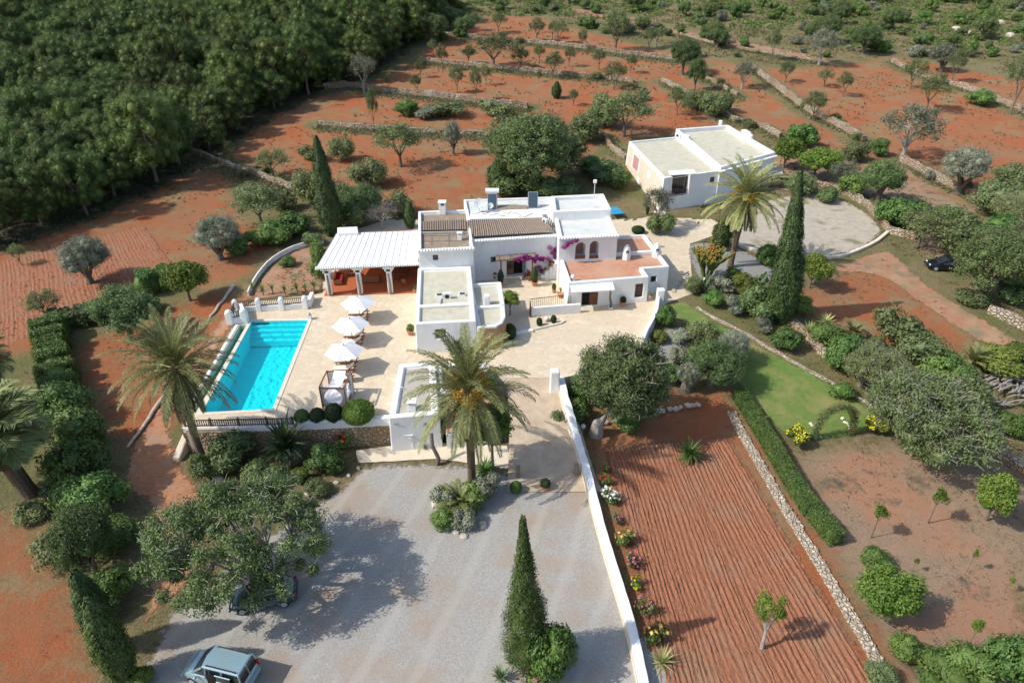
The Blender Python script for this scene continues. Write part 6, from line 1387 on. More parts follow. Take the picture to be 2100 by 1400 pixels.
# ------------------------------------------------------------------ single trees. name, proto, base x, base y, width px, height px, label
T_ = [
 ('almond_tree','pale0',747,192,62,78,'grey-green almond tree standing at the corner of the pine wood on a stone wall end'),
 ('almond_tree','almond0',961,132,34,38,'rounded almond just left of the tall leaning almond on the third terrace'),
 ('almond_tree','almond1',1012,140,98,74,'broad almond with leaning dark trunk at the middle of the third red terrace'),
 ('almond_tree','almond2',1068,142,44,44,'small forked almond right of the broad leaning almond'),
 ('almond_tree','almond2',1263,106,66,78,'tallest almond on the top centre terrace with knotted trunk on the wall'),
 ('almond_tree','almond0',1258,184,52,56,'almond with dark bent trunk at the right end of the middle terrace'),
 ('almond_tree','almond1',822,342,104,98,'broad almond with clear trunk on the red field above the tile roof'),
 ('olive_tree','olive0',930,316,48,80,'slim silver olive with split trunk on the red field right of the broad almond'),
 ('almond_tree','almond2',768,270,26,84,'tall thin almond sapling at the left end of the low field wall'),
 ('almond_tree','almond0',1280,280,124,98,'wide loose almond tree up left of the guest house'),
 ('almond_tree','almond1',1388,236,42,58,'almond standing right behind the guest house rear corner'),
 ('dark_tree','carob0',1399,153,84,84,'round dark green tree, the left of the dense pair above the guest house'),
 ('dark_tree','carob1',1424,186,40,74,'narrow dark tree at the right of the dense pair above the guest house'),
 ('carob_tree','housecarob',1092,400,205,205,'large dense grey-green carob tree behind the satellite dishes'),
 ('olive_tree','pale1',1679,134,88,86,'pale spreading tree below the scrub at the top right'),
 ('almond_tree','almond2',1581,126,28,62,'thin upright almond beside the pale farm track'),
 ('almond_tree','almond0',1466,88,32,38,'small almond at the edge of the farm track at top right'),
 ('almond_tree','pale0',1521,182,56,56,'sparse almond with forked grey trunk on the narrow terrace'),
 ('almond_tree','almond1',1666,248,50,62,'almond growing on the slanting pale wall right of the guest house'),
 ('almond_tree','almond2',1610,170,36,42,'small leafy almond above the upper end of the slanting pale wall'),
 ('almond_tree','almond0',1689,179,36,38,'small bent almond, left of two in the big right red field'),
 ('almond_tree','almond1',1729,199,34,50,'small almond with dark trunk, right of two in the big right red field'),
 ('almond_tree','almond2',1866,182,50,60,'almond with sharply leaning trunk by the grey corner wall'),
 ('almond_tree','almond1',1898,228,64,78,'umbrella-shaped almond on a bare trunk in the right red field'),
 ('olive_tree','olive1',1929,148,68,66,'grey olive beyond the corner wall at the top right'),
 ('almond_tree','almond0',1951,169,40,66,'dark-crowned almond right of the grey olive beyond the corner wall'),
 ('almond_tree','almond2',2072,235,62,125,'tall almond with crooked trunk near the top right edge'),
 ('almond_tree','pale1',1849,326,124,116,'wide pale almond with stout dark trunk on the wall in the right red field'),
 ('olive_tree','olive0',1966,398,120,122,'big round silver-grey olive at the right side'),
 ('almond_tree','pale0',1722,390,68,66,'small pale almond with reddish trunk above the round yard'),
 ('almond_tree','carob0',1797,418,92,94,'dense dark tree behind the curved yard wall'),
 ('almond_tree','almond1',1880,508,130,112,'gnarled almond with thick forked trunk at the outer corner of the round yard'),
 ('olive_tree','carob1',2010,612,200,180,'large dense tree over the black car at the right edge'),
 ('olive_tree','thicket',2090,560,120,150,'grey-green thicket tree cut by the right edge above the track'),
 ('olive_tree','thicket',2080,480,110,110,'pale thicket tree cut by the right edge behind the black car trees'),
 ('citrus_tree','citrus0',1607,345,74,78,'dark citrus tree by the right corner of the guest house'),
 ('citrus_tree','citrus1',1668,366,96,78,'wide bright yellow-green tree right of the guest house'),
 ('olive_tree','pale0',1345,470,84,112,'thin grey olive with sparse crown against the guest house corner'),
 ('olive_tree','olive0',186,580,124,122,'silver-grey olive on the ploughed field at the left'),
 ('olive_tree','olive1',453,532,122,114,'silver-grey olive with dark trunk left of the tall cypress'),
 ('olive_tree','olive0',408,308,60,70,'small grey olive in the shade of the wood edge'),
 ('almond_tree','almond0',478,334,34,44,'lone small almond beside the wall end below the wood'),
 ('almond_tree','almond1',536,462,126,112,'light green almond between grey olive and tall cypress'),
 ('almond_tree','almond2',560,362,74,60,'almond just above and behind the light green almond'),
 ('almond_tree','almond0',700,452,110,110,'broad almond right behind the tall left cypress'),
 ('dark_tree','carob0',745,455,120,104,'dark dense tree behind the porch roof'),
 ('bare_tree','bare',785,470,96,74,'leafless grey tree behind the porch roof'),
 ('almond_tree','almond1',44,544,40,56,'small thin almond at the left end of the ploughed field'),
 ('almond_tree','almond2',98,655,86,82,'sparse almond with dark trunk in front of the left ploughed field'),
 ('carob_tree','carob0',272,698,165,152,'old dark carob with thick split trunk inside the left hedge'),
 ('citrus_tree','citrus0',391,616,98,108,'bright green citrus tree on a slim trunk behind the pool corner'),
 ('orange_tree','orange',1046,648,42,62,'round bright orange tree in the courtyard corner by the low wing'),
 ('carob_tree','bigcarob',524,1198,395,305,'huge loose-crowned carob tree shading the dark car'),
 ('carob_tree','drivecarob',1222,890,238,255,'big carob with twisted grey trunk beside the driveway wall'),
 ('olive_tree','carob1',200,1178,150,170,'grey-green tree on the hedge line left of the huge carob'),
 ('olive_tree','olive1',1415,800,64,80,'small grey olive at the foot of the thick stump by the lawn'),
 ('olive_tree','carob0',1455,790,150,128,'old dark-leaved tree with thick trunk at the head of the hedge'),
 ('olive_tree','olive0',1500,745,88,92,'grey-green olive leaning over the lawn'),
 ('thicket_tree','thicket',1870,920,270,225,'large tangled grey-green tree at the right end of the lawn'),
 ('thicket_tree','thicket',1765,790,150,120,'bushy grey-green tree left of the large tangled tree'),
 ('citrus_tree','hook',1562,1330,90,125,'small leaning tree with hooked crown alone in the ploughed field'),
 ('almond_tree','citrus0',1815,1262,150,128,'bushy bright green tree below the clipped hedge end'),
 ('citrus_tree','citrus1',2022,1066,98,122,'bright yellow-green citrus tree on the bare ground at right'),
 ('citrus_tree','orange',1010,960,110,160,'orange tree behind the centre palm, in a planting square on the ramp'),
 ('citrus_tree','orange',985,835,90,90,'orange tree between the centre palm and the ramp top'),
 ('citrus_tree','citrus1',905,900,60,60,'small citrus tree in the dark corner under the centre palm'),
 ('young_tree','young',1390,410,20,22,'tiny sapling in a pot in front of the guest house wall'),
 ('fig_tree','citrus1',1660,590,78,90,'light green small tree right behind the tall right cypress'),
 ('tree','carob1',1400,45,1,1,'x')][:-1]
for n, k, x, y, w, h, lab in T_:
    f = 1.2 if y < 420 and n == 'almond_tree' else 1
    place(n, k, x, y, w*f, h*f, lab, 'olive tree' if n == 'olive_tree' else n.replace('_', ' '), rot=0 if k == 'drivecarob' else None)
# rows of small almonds on the far terraces
ORD = ['first','second','third','fourth','fifth','sixth','seventh','eighth','ninth','tenth','eleventh','twelfth']
ROWS = [('highest red terrace', [(973,63,26,32),(1022,68,34,38),(1101,86,36,42),(1133,80,26,32),(1146,90,36,42),(1193,104,24,38),(1330,102,28,38),(1346,97,26,36)]),
 ('second red terrace from the top', [(888,112,22,26),(908,148,26,50),(961,131,20,30),(1106,130,28,34),(1167,137,26,36),(1228,143,30,38),(1293,150,26,34)]),
 ('third red terrace from the top', [(798,186,18,28),(855,194,26,38),(863,160,24,34),(938,191,34,50),(976,207,26,62),(997,176,22,36),(1105,168,12,20),(1133,160,40,48),(1176,217,24,30),(1405,246,30,44),(1490,232,30,38)])]
for nm, L_ in ROWS:
    for i, (x, y, w, h) in enumerate(sorted(L_)): place('small_almond_tree', 'almond%d' % (i % 3), x, y, w*1.2, h*1.3, ORD[i]+' small almond tree from the left along the '+nm, 'almond tree', 'small almond trees on the far terraces')
for i, (x, y, w, h, wh) in enumerate([(1786,1102,44,62,'nearest the clipped hedge'),(1903,1072,46,66,'left of the yellow-green citrus'),(1982,1172,16,40,'with almost no leaves, in the middle of the bare ground'),(1978,1336,30,58,'above the bottom right bushes'),(1870,1172,16,26,'tiny, behind the bushy green tree'),(2060,1215,16,30,'tiny, close to the right edge')]):
    place('young_fruit_tree', 'young', x, y, w, h*1.25, 'young staked fruit tree '+wh, 'fruit tree', 'young fruit trees on the bare ground')
# cypresses
def cyp(key, bx, by, topy, wpx, lab, z=None):
    b = G(bx, by); k = zc(b)/FPX; d = math.tan(PITCH+math.atan((topy-700)/FPX)); Hm = CAM_H-b.z-b.y*d; return spawn('cypress_tree', key, b, wpx*k/PROTO[key][0], Hm/PROTO[key][1], lab, 'cypress', rot=0)
cyp('cyp0', 683, 482, 276, 50, 'tall dark cypress rising behind the porch roof')
conegen('cyp3', 4, 2.6, 14, 'cypress', 34000, .18, 560, bulge=.2, rough=.16, lean=-.09, power=1.15)
cyp('cyp3', 1603, 660, 345, 66, 'tallest dark cypress at the right of the house garden')
cyp('cyp1', 1084, 1362, 1056, 94, 'tall shaggy cypress in the planted bed at the bottom centre')
cyp('cyp2', 1476, 512, 438, 42, 'short dark cypress half hidden behind the back palm')
cyp('cyp2', 842, 468, 412, 26, 'small narrow cypress behind the left tall wing')
cyp('cyp2', 1141, 202, 166, 22, 'small dark cone-shaped cypress on the red terrace')
cyp('cyp2', 1025, 395, 318, 56, 'broad dark conifer against the left of the large carob behind the roof')
cyp('cyp2', 262, 1395, 1225, 74, 'bushy cypress at the bottom left beside the track, nearest one')
cyp('cyp2', 232, 1330, 1165, 66, 'bushy cypress at the bottom left beside the track, second from the bottom')
# palms
def palm(key, bx, by, cx, cy, R_px, lab, cat='palm tree', rot=0):
    b = G(bx, by); k = zc(b)/FPX; W0, H0, _ = PROTO[key]; d = math.tan(PITCH+math.atan((cy-700)/FPX)); th = CAM_H-b.z-b.y*d; s = R_px*k/(W0/2); T0 = H0-W0/2+.5
    return spawn('palm_tree' if cat == 'palm tree' else 'fan_palm', key, b, s, th/T0, lab, cat, rot=rot)
palm('palmA', 418, 945, 378, 752, 98, 'date palm with leaning trunk in front of the pool end', rot=0)
palm('palmB', 968, 990, 960, 800, 108, 'date palm with orange fruit clusters in front of the outbuilding')
palm('palmC', 1497, 548, 1510, 402, 77, 'tall date palm with orange fruit in front of the guest house')
palm('fanpalm', 62, 1012, 22, 880, 96, 'fan palm with dark trunk at the left edge', 'fan palm')
palm('fanpalm', 12, 850, -2, 738, 60, 'second fan palm cut by the left edge', 'fan palm')
place('small_palm', 'smallpalm', 1985, 760, 60, 55, 'small bright palm left of the log pile', 'palm'); place('cycad', 'cycad', 1412, 942, 70, 66, 'green cycad growing in the ploughed field', 'cycad')
place('small_palm', 'smallpalm', 1742, 698, 60, 44, 'small yellowish palm beside the aloes above the lawn', 'palm')
place('small_palm', 'smallpalm', 945, 1045, 90, 60, 'low fan-leaved palm in the island bed under the centre palm', 'palm')
place('cycad', 'cycad', 995, 975, 66, 56, 'cycad behind the centre palm trunk', 'cycad')
place('yucca', 'yucca', 1357, 1362, 72, 56, 'striped spiky yucca at the lower end of the rose bed', 'yucca')
for i, (x, y, w, l) in enumerate([(1655,690,44,'leftmost'),(1690,672,50,'uppermost right'),(1672,708,44,'lowest'),(1700,695,40,'rightmost')]): place('aloe_plant', 'aloe', x, y, w, 40, l+' of the four pale aloes on the bank above the lawn', 'aloe', 'aloes on the bank')
place('agave_plant', 'agave', 1027, 1392, 56, 44, 'blue-green agave at the bottom of the cypress bed', 'agave'); place('agave_plant', 'agave', 1050, 1362, 48, 40, 'agave behind the lowest agave of the cypress bed', 'agave'); place('agave_plant', 'agave', 872, 920, 28, 22, 'small agave by the white meter box', 'agave')
place('strelitzia', 'strelitzia', 592, 945, 130, 128, 'giant dark broad-leaved plant in front of the white pool wall', 'plant', z=LOW)
place('strelitzia', 'strelitzia', 940, 735, 56, 62, 'broad-leaved plant behind the top of the centre palm', 'plant', z=0)
place('candelabra_cactus', 'candelabra', 1447, 576, 76, 96, 'large candelabra cactus with orange tips right of the house', 'cactus')
place('opuntia_cactus', 'opuntia', 1551, 596, 48, 46, 'grey-green prickly pear left of the tall right cypress', 'cactus'); place('opuntia_cactus', 'opuntia', 1440, 600, 40, 44, 'pale prickly pear below the candelabra cactus', 'cactus')
place('opuntia_cactus', 'opuntia', 1322, 205, 36, 28, 'pale prickly pear clump on the far red terrace', 'cactus'); place('column_cactus', 'cyp2', 1327, 440, 9, 42, 'slim column cactus against the guest house side', 'cactus')
for i, (x, y) in enumerate([(520,598),(540,604),(560,602),(585,604),(610,600),(628,602),(645,596)]): place('banana_plant', 'banana', x, y, 30, 34, ORD[i]+' banana plant from the left behind the pool balustrade', 'plant', 'banana plants behind the balustrade', z=0)
# hedges: leaf shells round a core
def hedge(name, pts, w, h, lm, lab, seed, n=1300, leaf=.13, lumps=False):
    rg = np.random.default_rng(seed); line = resample([G(x, y) if not isinstance(x, Vector) else x for x, y in pts], .7); base = line[0].copy(); C = []; parts = []
    for i, p in enumerate(line[:-1]):
        d = (line[i+1]-p).normalized(); s_ = np.array([-d.y, d.x, 0]); ww = w*(rg.uniform(.8, 1.25) if lumps else rg.uniform(.95, 1.08)); hh = h*(rg.uniform(.8, 1.25) if lumps else rg.uniform(.96, 1.05)); q = np.array([p.x-base.x, p.y-base.y, (Tf(p.x, p.y))-base.z])
        m_ = int(n*.7); a = rg.uniform(-.5, .5, (m_, 1)); b = rg.uniform(-.5, .5, (m_, 1)); z = rg.uniform(0.05, 1, (m_, 1)); f = rg.integers(0, 3, (m_, 1)); b = np.where(f < 2, np.where(f == 0, -.5, .5)*(1-.12*z)+rg.normal(0, .05, (m_, 1)), b); z = np.where(f == 2, 1+rg.normal(0, .04, (m_, 1)), z)
        P_ = q+a*np.array([d.x, d.y, d.z])*.9+b*s_*ww+z*[0, 0, hh]; N_ = np.where(f == 2, [0, 0, 1.], np.where(f == 0, -1., 1.)*s_)+unit(rg, m_)*.8; parts.append(quads(P_, N_, leaf, .55, rg))
        parts.append(blob(q+[0, 0, hh*.45], [.72, .72, hh*.5] if False else [max(.55, w*.46), max(.55, w*.46), hh*.5], rg, 8, .05))
    V, F = merge(parts); o = link(name, npmesh(name, V+np.array(base), F), LM[lm], None, base); tag(o, lab, 'hedge'); return o
hedge('clipped_hedge', [(1516,822),(1545,868),(1580,925),(1615,985),(1655,1048),(1690,1090),(1718,1124)], 1.0, 1.15, 'green', 'long clipped green hedge between the stone path wall and bare ground', 1, 2600, .1)
hedge('hedge', [(108,690),(116,740),(126,790),(138,840)], 2.5, 2.0, 'green', 'tall thick green hedge running down the left side of the garden', 2, 3200, .17, True)
hedge('hedge', [(118,672),(165,660),(215,655)], 2.2, 1.6, 'carob', 'dark corner of the hedge left of the old carob', 4, 3000, .17, True)
hedge('hedge', [(300,600),(330,590),(362,575)], 2.2, 1.9, 'green', 'short round-topped hedge piece left of the bright citrus', 5, 3000, .17, True)
# shrubs
SH = [
 ('shrub0',1362,668,46,52,'round yellow-green shrub outside the curved courtyard wall'),('yelshrub',1350,700,40,30,'low yellow shrub below the curved wall'),
 ('darkshrub',1352,480,62,56,'dark bush round the sparse olive by the house'),('clipdark',1308,478,26,18,'dark clipped bush behind the red terrace'),
 ('shrub1',1572,545,54,52,'dark green bush between back palm and tall right cypress'),('darkshrub',1556,650,90,84,'dense dark shrub at the foot of the tall right cypress'),
 ('shrub2',1610,712,70,56,'green shrub on the bank below the tall right cypress'),('yelshrub',1520,600,60,50,'yellow-green shrub above the dark dense shrub'),
 ('greyshrub',1500,640,60,44,'grey shrub at the upper bend of the lawn'),('shrub0',1460,625,50,40,'green shrub at the top end of the lawn kerb'),
 ('shrub1',1730,760,96,90,'dark rounded shrub above the middle of the lawn kerb'),('darkshrub',1785,740,80,70,'second dark shrub beside the small yellowish palm'),
 ('paleshrub',1830,700,110,90,'pale feathery shrub above the lawn at right'),('yelshrub',2040,760,110,70,'yellow-green bushes at the right beyond the small bright palm'),
 ('ballyel',1629,912,52,46,'round shrub full of yellow flowers at the lawn corner by the hedge'),('ballyel',1792,886,50,36,'yellow-flowered shrub right of the flower arch'),
 ('shrub2',2095,900,60,74,'bright green shrub cut by the right edge below the log pile'),('darkshrub',1990,850,90,60,'dark undergrowth right of the large tangled tree'),
 ('shrub0',1850,1345,70,58,'bright small bush below the bushy green tree'),('shrub1',1925,1395,140,74,'wide green bush at the bottom right'),('yelshrub',1868,1358,24,26,'small yellow flowering bush at the bottom right'),
 ('shrub2',2065,1390,130,110,'tall green bush in the bottom right corner'),('shrub0',1790,1160,70,50,'green shrub just beyond the hedge end'),
 ('greyshrub',914,1042,74,62,'left grey-green mound in the island bed'),('greyshrub',1003,1022,80,70,'right grey-green mound in the island bed'),('shrub1',965,1038,80,64,'dark green mound in the middle of the island bed'),('greyshrub',950,1078,60,50,'lowest grey ball in the island bed'),('shrub0',912,1078,60,48,'dark low bush at the left foot of the island bed'),
 ('shrub2',1130,1390,110,130,'leafy green bush right of the bottom cypress'),('rose_pinkf',1100,1400,90,50,'pink-flowered bush at the bottom of the cypress bed'),('shrub0',1150,1345,60,70,'darker bush behind the leafy one right of the bottom cypress'),
 ('shrub0',665,960,80,66,'bright green shrub in the bed below the pool wall'),('rose_redf',700,915,60,62,'red-flowered hibiscus bush against the stone pool wall'),('darkshrub',480,955,110,88,'grey-dark shrub at the foot of the pool wall left part'),('yelshrub',620,985,44,36,'small yellowish bush beside the bright shrub below the pool wall'),
 ('darkshrub',545,985,90,60,'dark low shrub in front of the giant broad-leaved plant'),('greyshrub',1395,700,50,36,'grey low shrub above the gravel path'),
 ('shrub1',235,1120,90,60,'green shrub on the hedge line beside the track bend'),('shrub2',240,1220,90,80,'green shrub between track and bushy cypresses'),('yelshrub',290,1398,60,40,'yellow-green bush at the very bottom left'),('darkshrub',225,1265,60,60,'dark bush behind the bushy cypresses'),
 ('shrub0',205,910,30,36,'small plant right of the tall left hedge'),('shrub1',490,520,64,50,'green shrub right of the grey olive trunk'),('shrub2',600,480,86,60,'green shrub left of the tall porch cypress'),('paleshrub',585,430,60,50,'pale shrub behind the light green almond'),
 ('darkshrub',640,500,50,34,'low dark shrub just under the porch cypress'),('shrub0',590,545,40,26,'small shrub inside the curved garden wall'),('shrub1',655,570,50,84,'tall leafy shrub at the left end of the porch'),
 ('shrub0',836,236,54,36,'green bush above the low field wall'),('greyshrub',880,240,70,28,'grey rocks and scrub on the terrace edge'),
 ('darkshrub',1245,372,90,54,'dark bushes between the house and guest house'),('shrub1',1205,352,60,40,'green bush left of the dark bushes behind the house'),
 ('shrub2',1640,300,70,56,'dark green shrub behind the right end of the guest house'),('yelshrub',1690,345,60,44,'yellow-green shrub beside the bright tree'),('shrub0',2005,215,60,36,'dark green bush on the grey corner wall'),
 ('shrub1',1800,320,42,40,'green bush beside the stone wall gap'),('shrub2',1500,300,60,30,'green bush right behind the guest house chimney'),('shrub0',1713,250,28,20,'small green bush on the slanting wall'),
 ('shrub1',1870,470,90,70,'bright green bush left of the gnarled almond'),('shrub2',1915,470,80,60,'green bush behind the gnarled almond'),('paleshrub',1960,470,90,60,'pale bush right of the gnarled almond'),
 ('paleshrub',2095,400,70,60,'pale twiggy bush at the right edge below the olive'),('darkshrub',1695,415,50,40,'low bush by the curved stone yard wall'),
 ('yelshrub',770,60,50,30,'low round bush on the grass at the top'),('shrub1',775,76,38,26,'bright round bush below the top grass'),('darkshrub',1160,875,70,60,'green climber mound at the top of the ramp wall'),
 ('shrub0',1195,820,70,70,'leafy bush between driveway wall and big carob'),('shrub2',1370,780,60,50,'leafy bush right of the big carob'),('shrub1',1290,850,70,40,'low green plants under the big carob'),
 ('shrub0',140,868,92,84,'rounded bush just below the clipped part of the left hedge'),('shrub1',160,925,100,86,'large bush of the left hedge row beside the dirt track, second below the clipped part'),('shrub2',170,985,104,90,'large bush of the left hedge row, third below the clipped part'),('shrub0',215,1050,100,84,'bright bush of the left hedge row at the track bend'),('shrub1',172,1045,80,70,'bush left of the bright bush at the track bend'),('darkshrub',120,1010,60,46,'low dark bush beside the fan palm trunk'),
 ('darkshrub',215,655,60,50,'dark rounded bush left of the old carob trunk'),('shrub2',310,640,60,46,'bush right of the old carob trunk'),
 ('paleshrub',640,330,60,40,'pale weeds clump on the red field left of the thin sapling'),('almondbush',520,420,70,60,'pale leafy bush left of the light green almond'),('shrub0',560,500,90,60,'green low bushes under the light green almond'),('yelshrub',520,505,60,40,'yellowish low bush right of the grey olive'),
 ('almondbush',640,420,80,90,'pale bush left of the tall porch cypress'),('darkshrub',715,470,90,80,'dark green bush right of the tall porch cypress'),('almondbush',760,380,90,70,'grey-green bush above the dark trees behind the porch'),('paleshrub',820,440,70,60,'pale bush by the small narrow cypress'),('almondbush',700,330,60,60,'thin pale bush in the red field above the porch trees'),
 ('almondbush',1040,330,110,110,'pale green bushy growth at the left side of the house carob'),('almondbush',1150,360,110,120,'pale green bushy growth at the right side of the house carob'),('darkshrub',1060,400,120,70,'dark undergrowth beneath the house carob'),('darkshrub',1140,405,100,60,'dark undergrowth at the right foot of the house carob'),('almondbush',1240,260,80,60,'loose pale bush left of the wide loose almond'),('almondbush',1200,290,80,70,'pale loose bush right of the house carob top'),
 ('paleshrub',1020,240,80,40,'pale scrub at the foot of the tall orange stone wall'),('paleshrub',920,238,90,34,'grey grass mound under the tall orange stone wall'),('shrub2',1270,385,60,44,'green bush at the left foot of the guest house'),('paleshrub',1235,225,60,40,'pale scrub below the bent-trunk almond'),
 ('almondbush',1460,240,60,60,'pale bush behind the guest house right of the chimney'),('almondbush',1430,225,60,50,'pale bush behind the guest house air conditioners'),('darkshrub',1489,228,32,34,'small round dark bush behind the guest house'),
 ('almondbush',1640,400,70,60,'pale bush by the inner side of the curved stone yard wall'),('shrub0',1745,400,70,56,'green bush beyond the curved stone yard wall'),('almondbush',1750,330,60,50,'grey-green bush on the red strip above the yard'),('shrub2',1830,460,90,70,'bright bush right against the curved stone yard wall'),
 ('almondbush',1960,520,110,90,'pale green tree-like bush left above the black car'),('almondbush',2040,440,120,90,'pale tree-like bush at the right above the black car'),('shrub1',2030,500,110,80,'green bush above the black car'),('darkshrub',2080,620,90,70,'dark bush right of the black car trees'),('paleshrub',1990,620,80,40,'dry pale growth in front of the black car trees'),
 ('paleshrub',1900,460,60,50,'pale twigs beside the gnarled almond'),('almondbush',2070,380,80,60,'pale bush at the right edge above the wall end'),
 ('shrub0',1690,700,80,50,'green growth below the pale aloes'),('almondbush',1880,740,120,90,'pale feathery bush behind the large tangled tree'),('shrub2',1930,780,110,80,'green bush at the back of the large tangled tree'),('almondbush',1960,850,120,110,'grey-green bush against the large tangled tree, right side'),('shrub1',1720,810,60,40,'low green bush on the lawn kerb middle'),('paleshrub',1900,930,110,50,'dry brown undergrowth below the large tangled tree'),('yelshrub',2080,740,70,50,'yellow-green bush at the right edge behind the log pile'),('shrub0',2050,880,70,50,'green bush below the log pile'),
 ('yelshrub',1640,640,60,44,'yellow-green bush right of the tall right cypress foot'),('greyshrub',1560,680,50,40,'grey bush on the lawn kerb below the tall right cypress'),('almondbush',1420,600,44,44,'pale bush at the garden corner right of the house'),('greyshrub',1480,600,60,44,'grey-green cactus-like bush above the lawn top'),('shrub2',1500,575,40,36,'small green bush at the foot of the tall back palm'),
 ('almondbush',650,1010,60,40,'pale low bush right of the huge carob'),('shrub2',690,965,50,44,'green bush end of the bed below the pool wall'),('greyshrub',600,945,60,50,'grey bush left of the bright bed shrub'),('darkshrub',430,975,70,70,'dark bush at the foot of the leaning palm'),
 ('almondbush',130,1150,110,90,'grey-green straggly bush above the burnt patches at lower left'),('greyshrub',190,1230,70,50,'grey dry bush left of the bushy cypresses'),('paleshrub',60,900,70,50,'dry pale bush under the upper fan palm'),('paleshrub',70,1060,80,50,'dry weeds clump at the foot of the fan palm'),
 ('shrub1',1980,1390,120,80,'mid green bush between the bottom right bushes'),('almondbush',1800,1395,70,50,'pale bush at the bottom beside the limestone wall'),('shrub0',1285,880,60,44,'green plants beside the globe lamp and carob trunk'),('shrub2',1180,860,60,60,'bush squeezed between driveway wall and carob trunk'),('almondbush',1440,700,70,60,'grey olive-like bush at the lawn edge left of the old trunk'),('greyshrub',1385,740,46,40,'grey bush on the gravel path right of the carob'),
]
for k, x, y, w, h, lab in SH:
    f = 1.28 if 'left hedge' in lab or 'track bend' in lab else 1
    place('shrub', k, x, y, w*f, h*f, lab, 'shrub')
for k, x, y, w, h, lab, z in [('clipball',621,866,30,28,'first clipped ball from the left behind the white pool wall',0),('clipdark',653,865,31,30,'second clipped ball from the left behind the white pool wall',0),('clipdark',687,863,36,38,'third clipped ball from the left, larger, behind the white pool wall',0),('clipbig',737,861,64,46,'widest yellow-green clipped mound behind the white pool wall',0),
  ('clipdark',1106,667,12,14,'left small clipped ball in the courtyard kerb bed',0),('clipdark',1135,662,12,14,'right small clipped ball in the courtyard kerb bed',0),('clipball',1058,1008,24,22,'bright clipped ball on the gravel near the left gate post',None),('clipdark',1048,694,20,24,'dark clipped bush by the rounded stone wing',0),('clipbig',1046,690,24,26,'yellow-green clipped bush under the rounded stone wing',0)]:
    place('clipped_bush', k, x, y, w, h+4, lab, 'topiary', z=z)
# potted plants
def potted(x, y, key, r, h, w, ph, lab, z=0, zz=None):
    b = P(x, y, z) if zz is None else G(x, y); t = empty('potted_plant', b, lab, 'potted plant'); pot(b, r, h, t)
    W0, H0, ms = PROTO[key]
    for n, me, m in ms:
        if n in ('stem',): continue
        if not me.materials: me.materials.append(m)
        o = bpy.data.objects.new('plant', me); COL.objects.link(o); o.parent = t; o.location = (0, 0, h-.05); o.scale = (w/W0, w/W0, ph/H0)
for a in [(1027,586,'cyp2',.28,.45,.75,1.6,'left tall clipped plant in a clay pot at the pergola'),(1096,586,'cyp2',.33,.5,.85,1.9,'right tall clipped plant in a clay pot at the pergola'),(842,686,'shrub0',.34,.5,.9,.7,'terracotta pot with a bushy plant against the poolside white wing'),
  (1277,627,'clipdark',.3,.5,.6,.6,'clipped ball in a terracotta pot at the front wall right of the door'),(1149,610,'banana',.3,.5,1.0,1.1,'broad-leaved potted plant at the left end of the red terrace wing'),(1170,617,'banana',.32,.5,1.4,1.0,'wide bright potted plant beside the white awning'),
  (1014,572,'shrub0',.25,.4,.6,.7,'small potted shrub left of the front door'),(980,572,'cyp2',.28,.3,.7,2.1,'tall climbing plant in the courtyard corner'),(1136,600,'shrub2',.22,.35,.5,.9,'thin potted plant at the foot of the outdoor stair'),(852,600,'shrub1',.25,.4,.5,.6,'potted plant at the right end of the porch'),
  (875,716,'clipdark',.2,.3,.5,.5,'small round plant at the foot of the front window')]: potted(a[0], a[1], a[2], a[3], a[4], a[5], a[6], a[7])
potted(1118, 1003, 'clipdark', .36, .38, .75, .6, 'clipped ball in a pale pot on gravel at the foot of the ramp', zz=1)
potted(1334, 612, 'agave', .2, .3, .6, .6, 'small agave in a clay pot on the right corner of the house', z=.9)
for i, (x, y, z) in enumerate([(1110,560,.5),(1118,556,1.0),(1127,549,1.5),(1134,543,1.95)]): potted(x, y, 'shrub0', .16, .22, .4, .35, ORD[i]+' plant pot from the bottom on the white outdoor steps', z=z)
# roses along the driveway wall
for x, y, k, w, lab in [(1240,990,'redf',32,'dark red rose bush at the top of the rose bed'),(1252,1028,'white',44,'white rose bush, second in the bed by the driveway wall'),(1266,1070,'pinkf',30,'small pink rose bush, third in the bed by the driveway wall'),(1280,1112,'peach',50,'peach rose bush in the middle of the rose bed'),(1298,1158,'pinkf',42,'pink rose bush with scattered flowers below the peach rose'),(1306,1205,'yellowf',34,'small pale yellow rose bush in the bed by the driveway wall'),(1322,1255,'pinkf',46,'dark-leaved pink rose bush near the lower end of the bed'),(1343,1312,'peach',60,'largest rose bush with peach flowers near the bottom of the bed'),(1240,965,'yellowf',20,'tiny rose seedling at the very top of the rose bed')]:
    place('rose_bush', 'rose_'+k, x, y, w, w*.95, lab, 'rose bush')
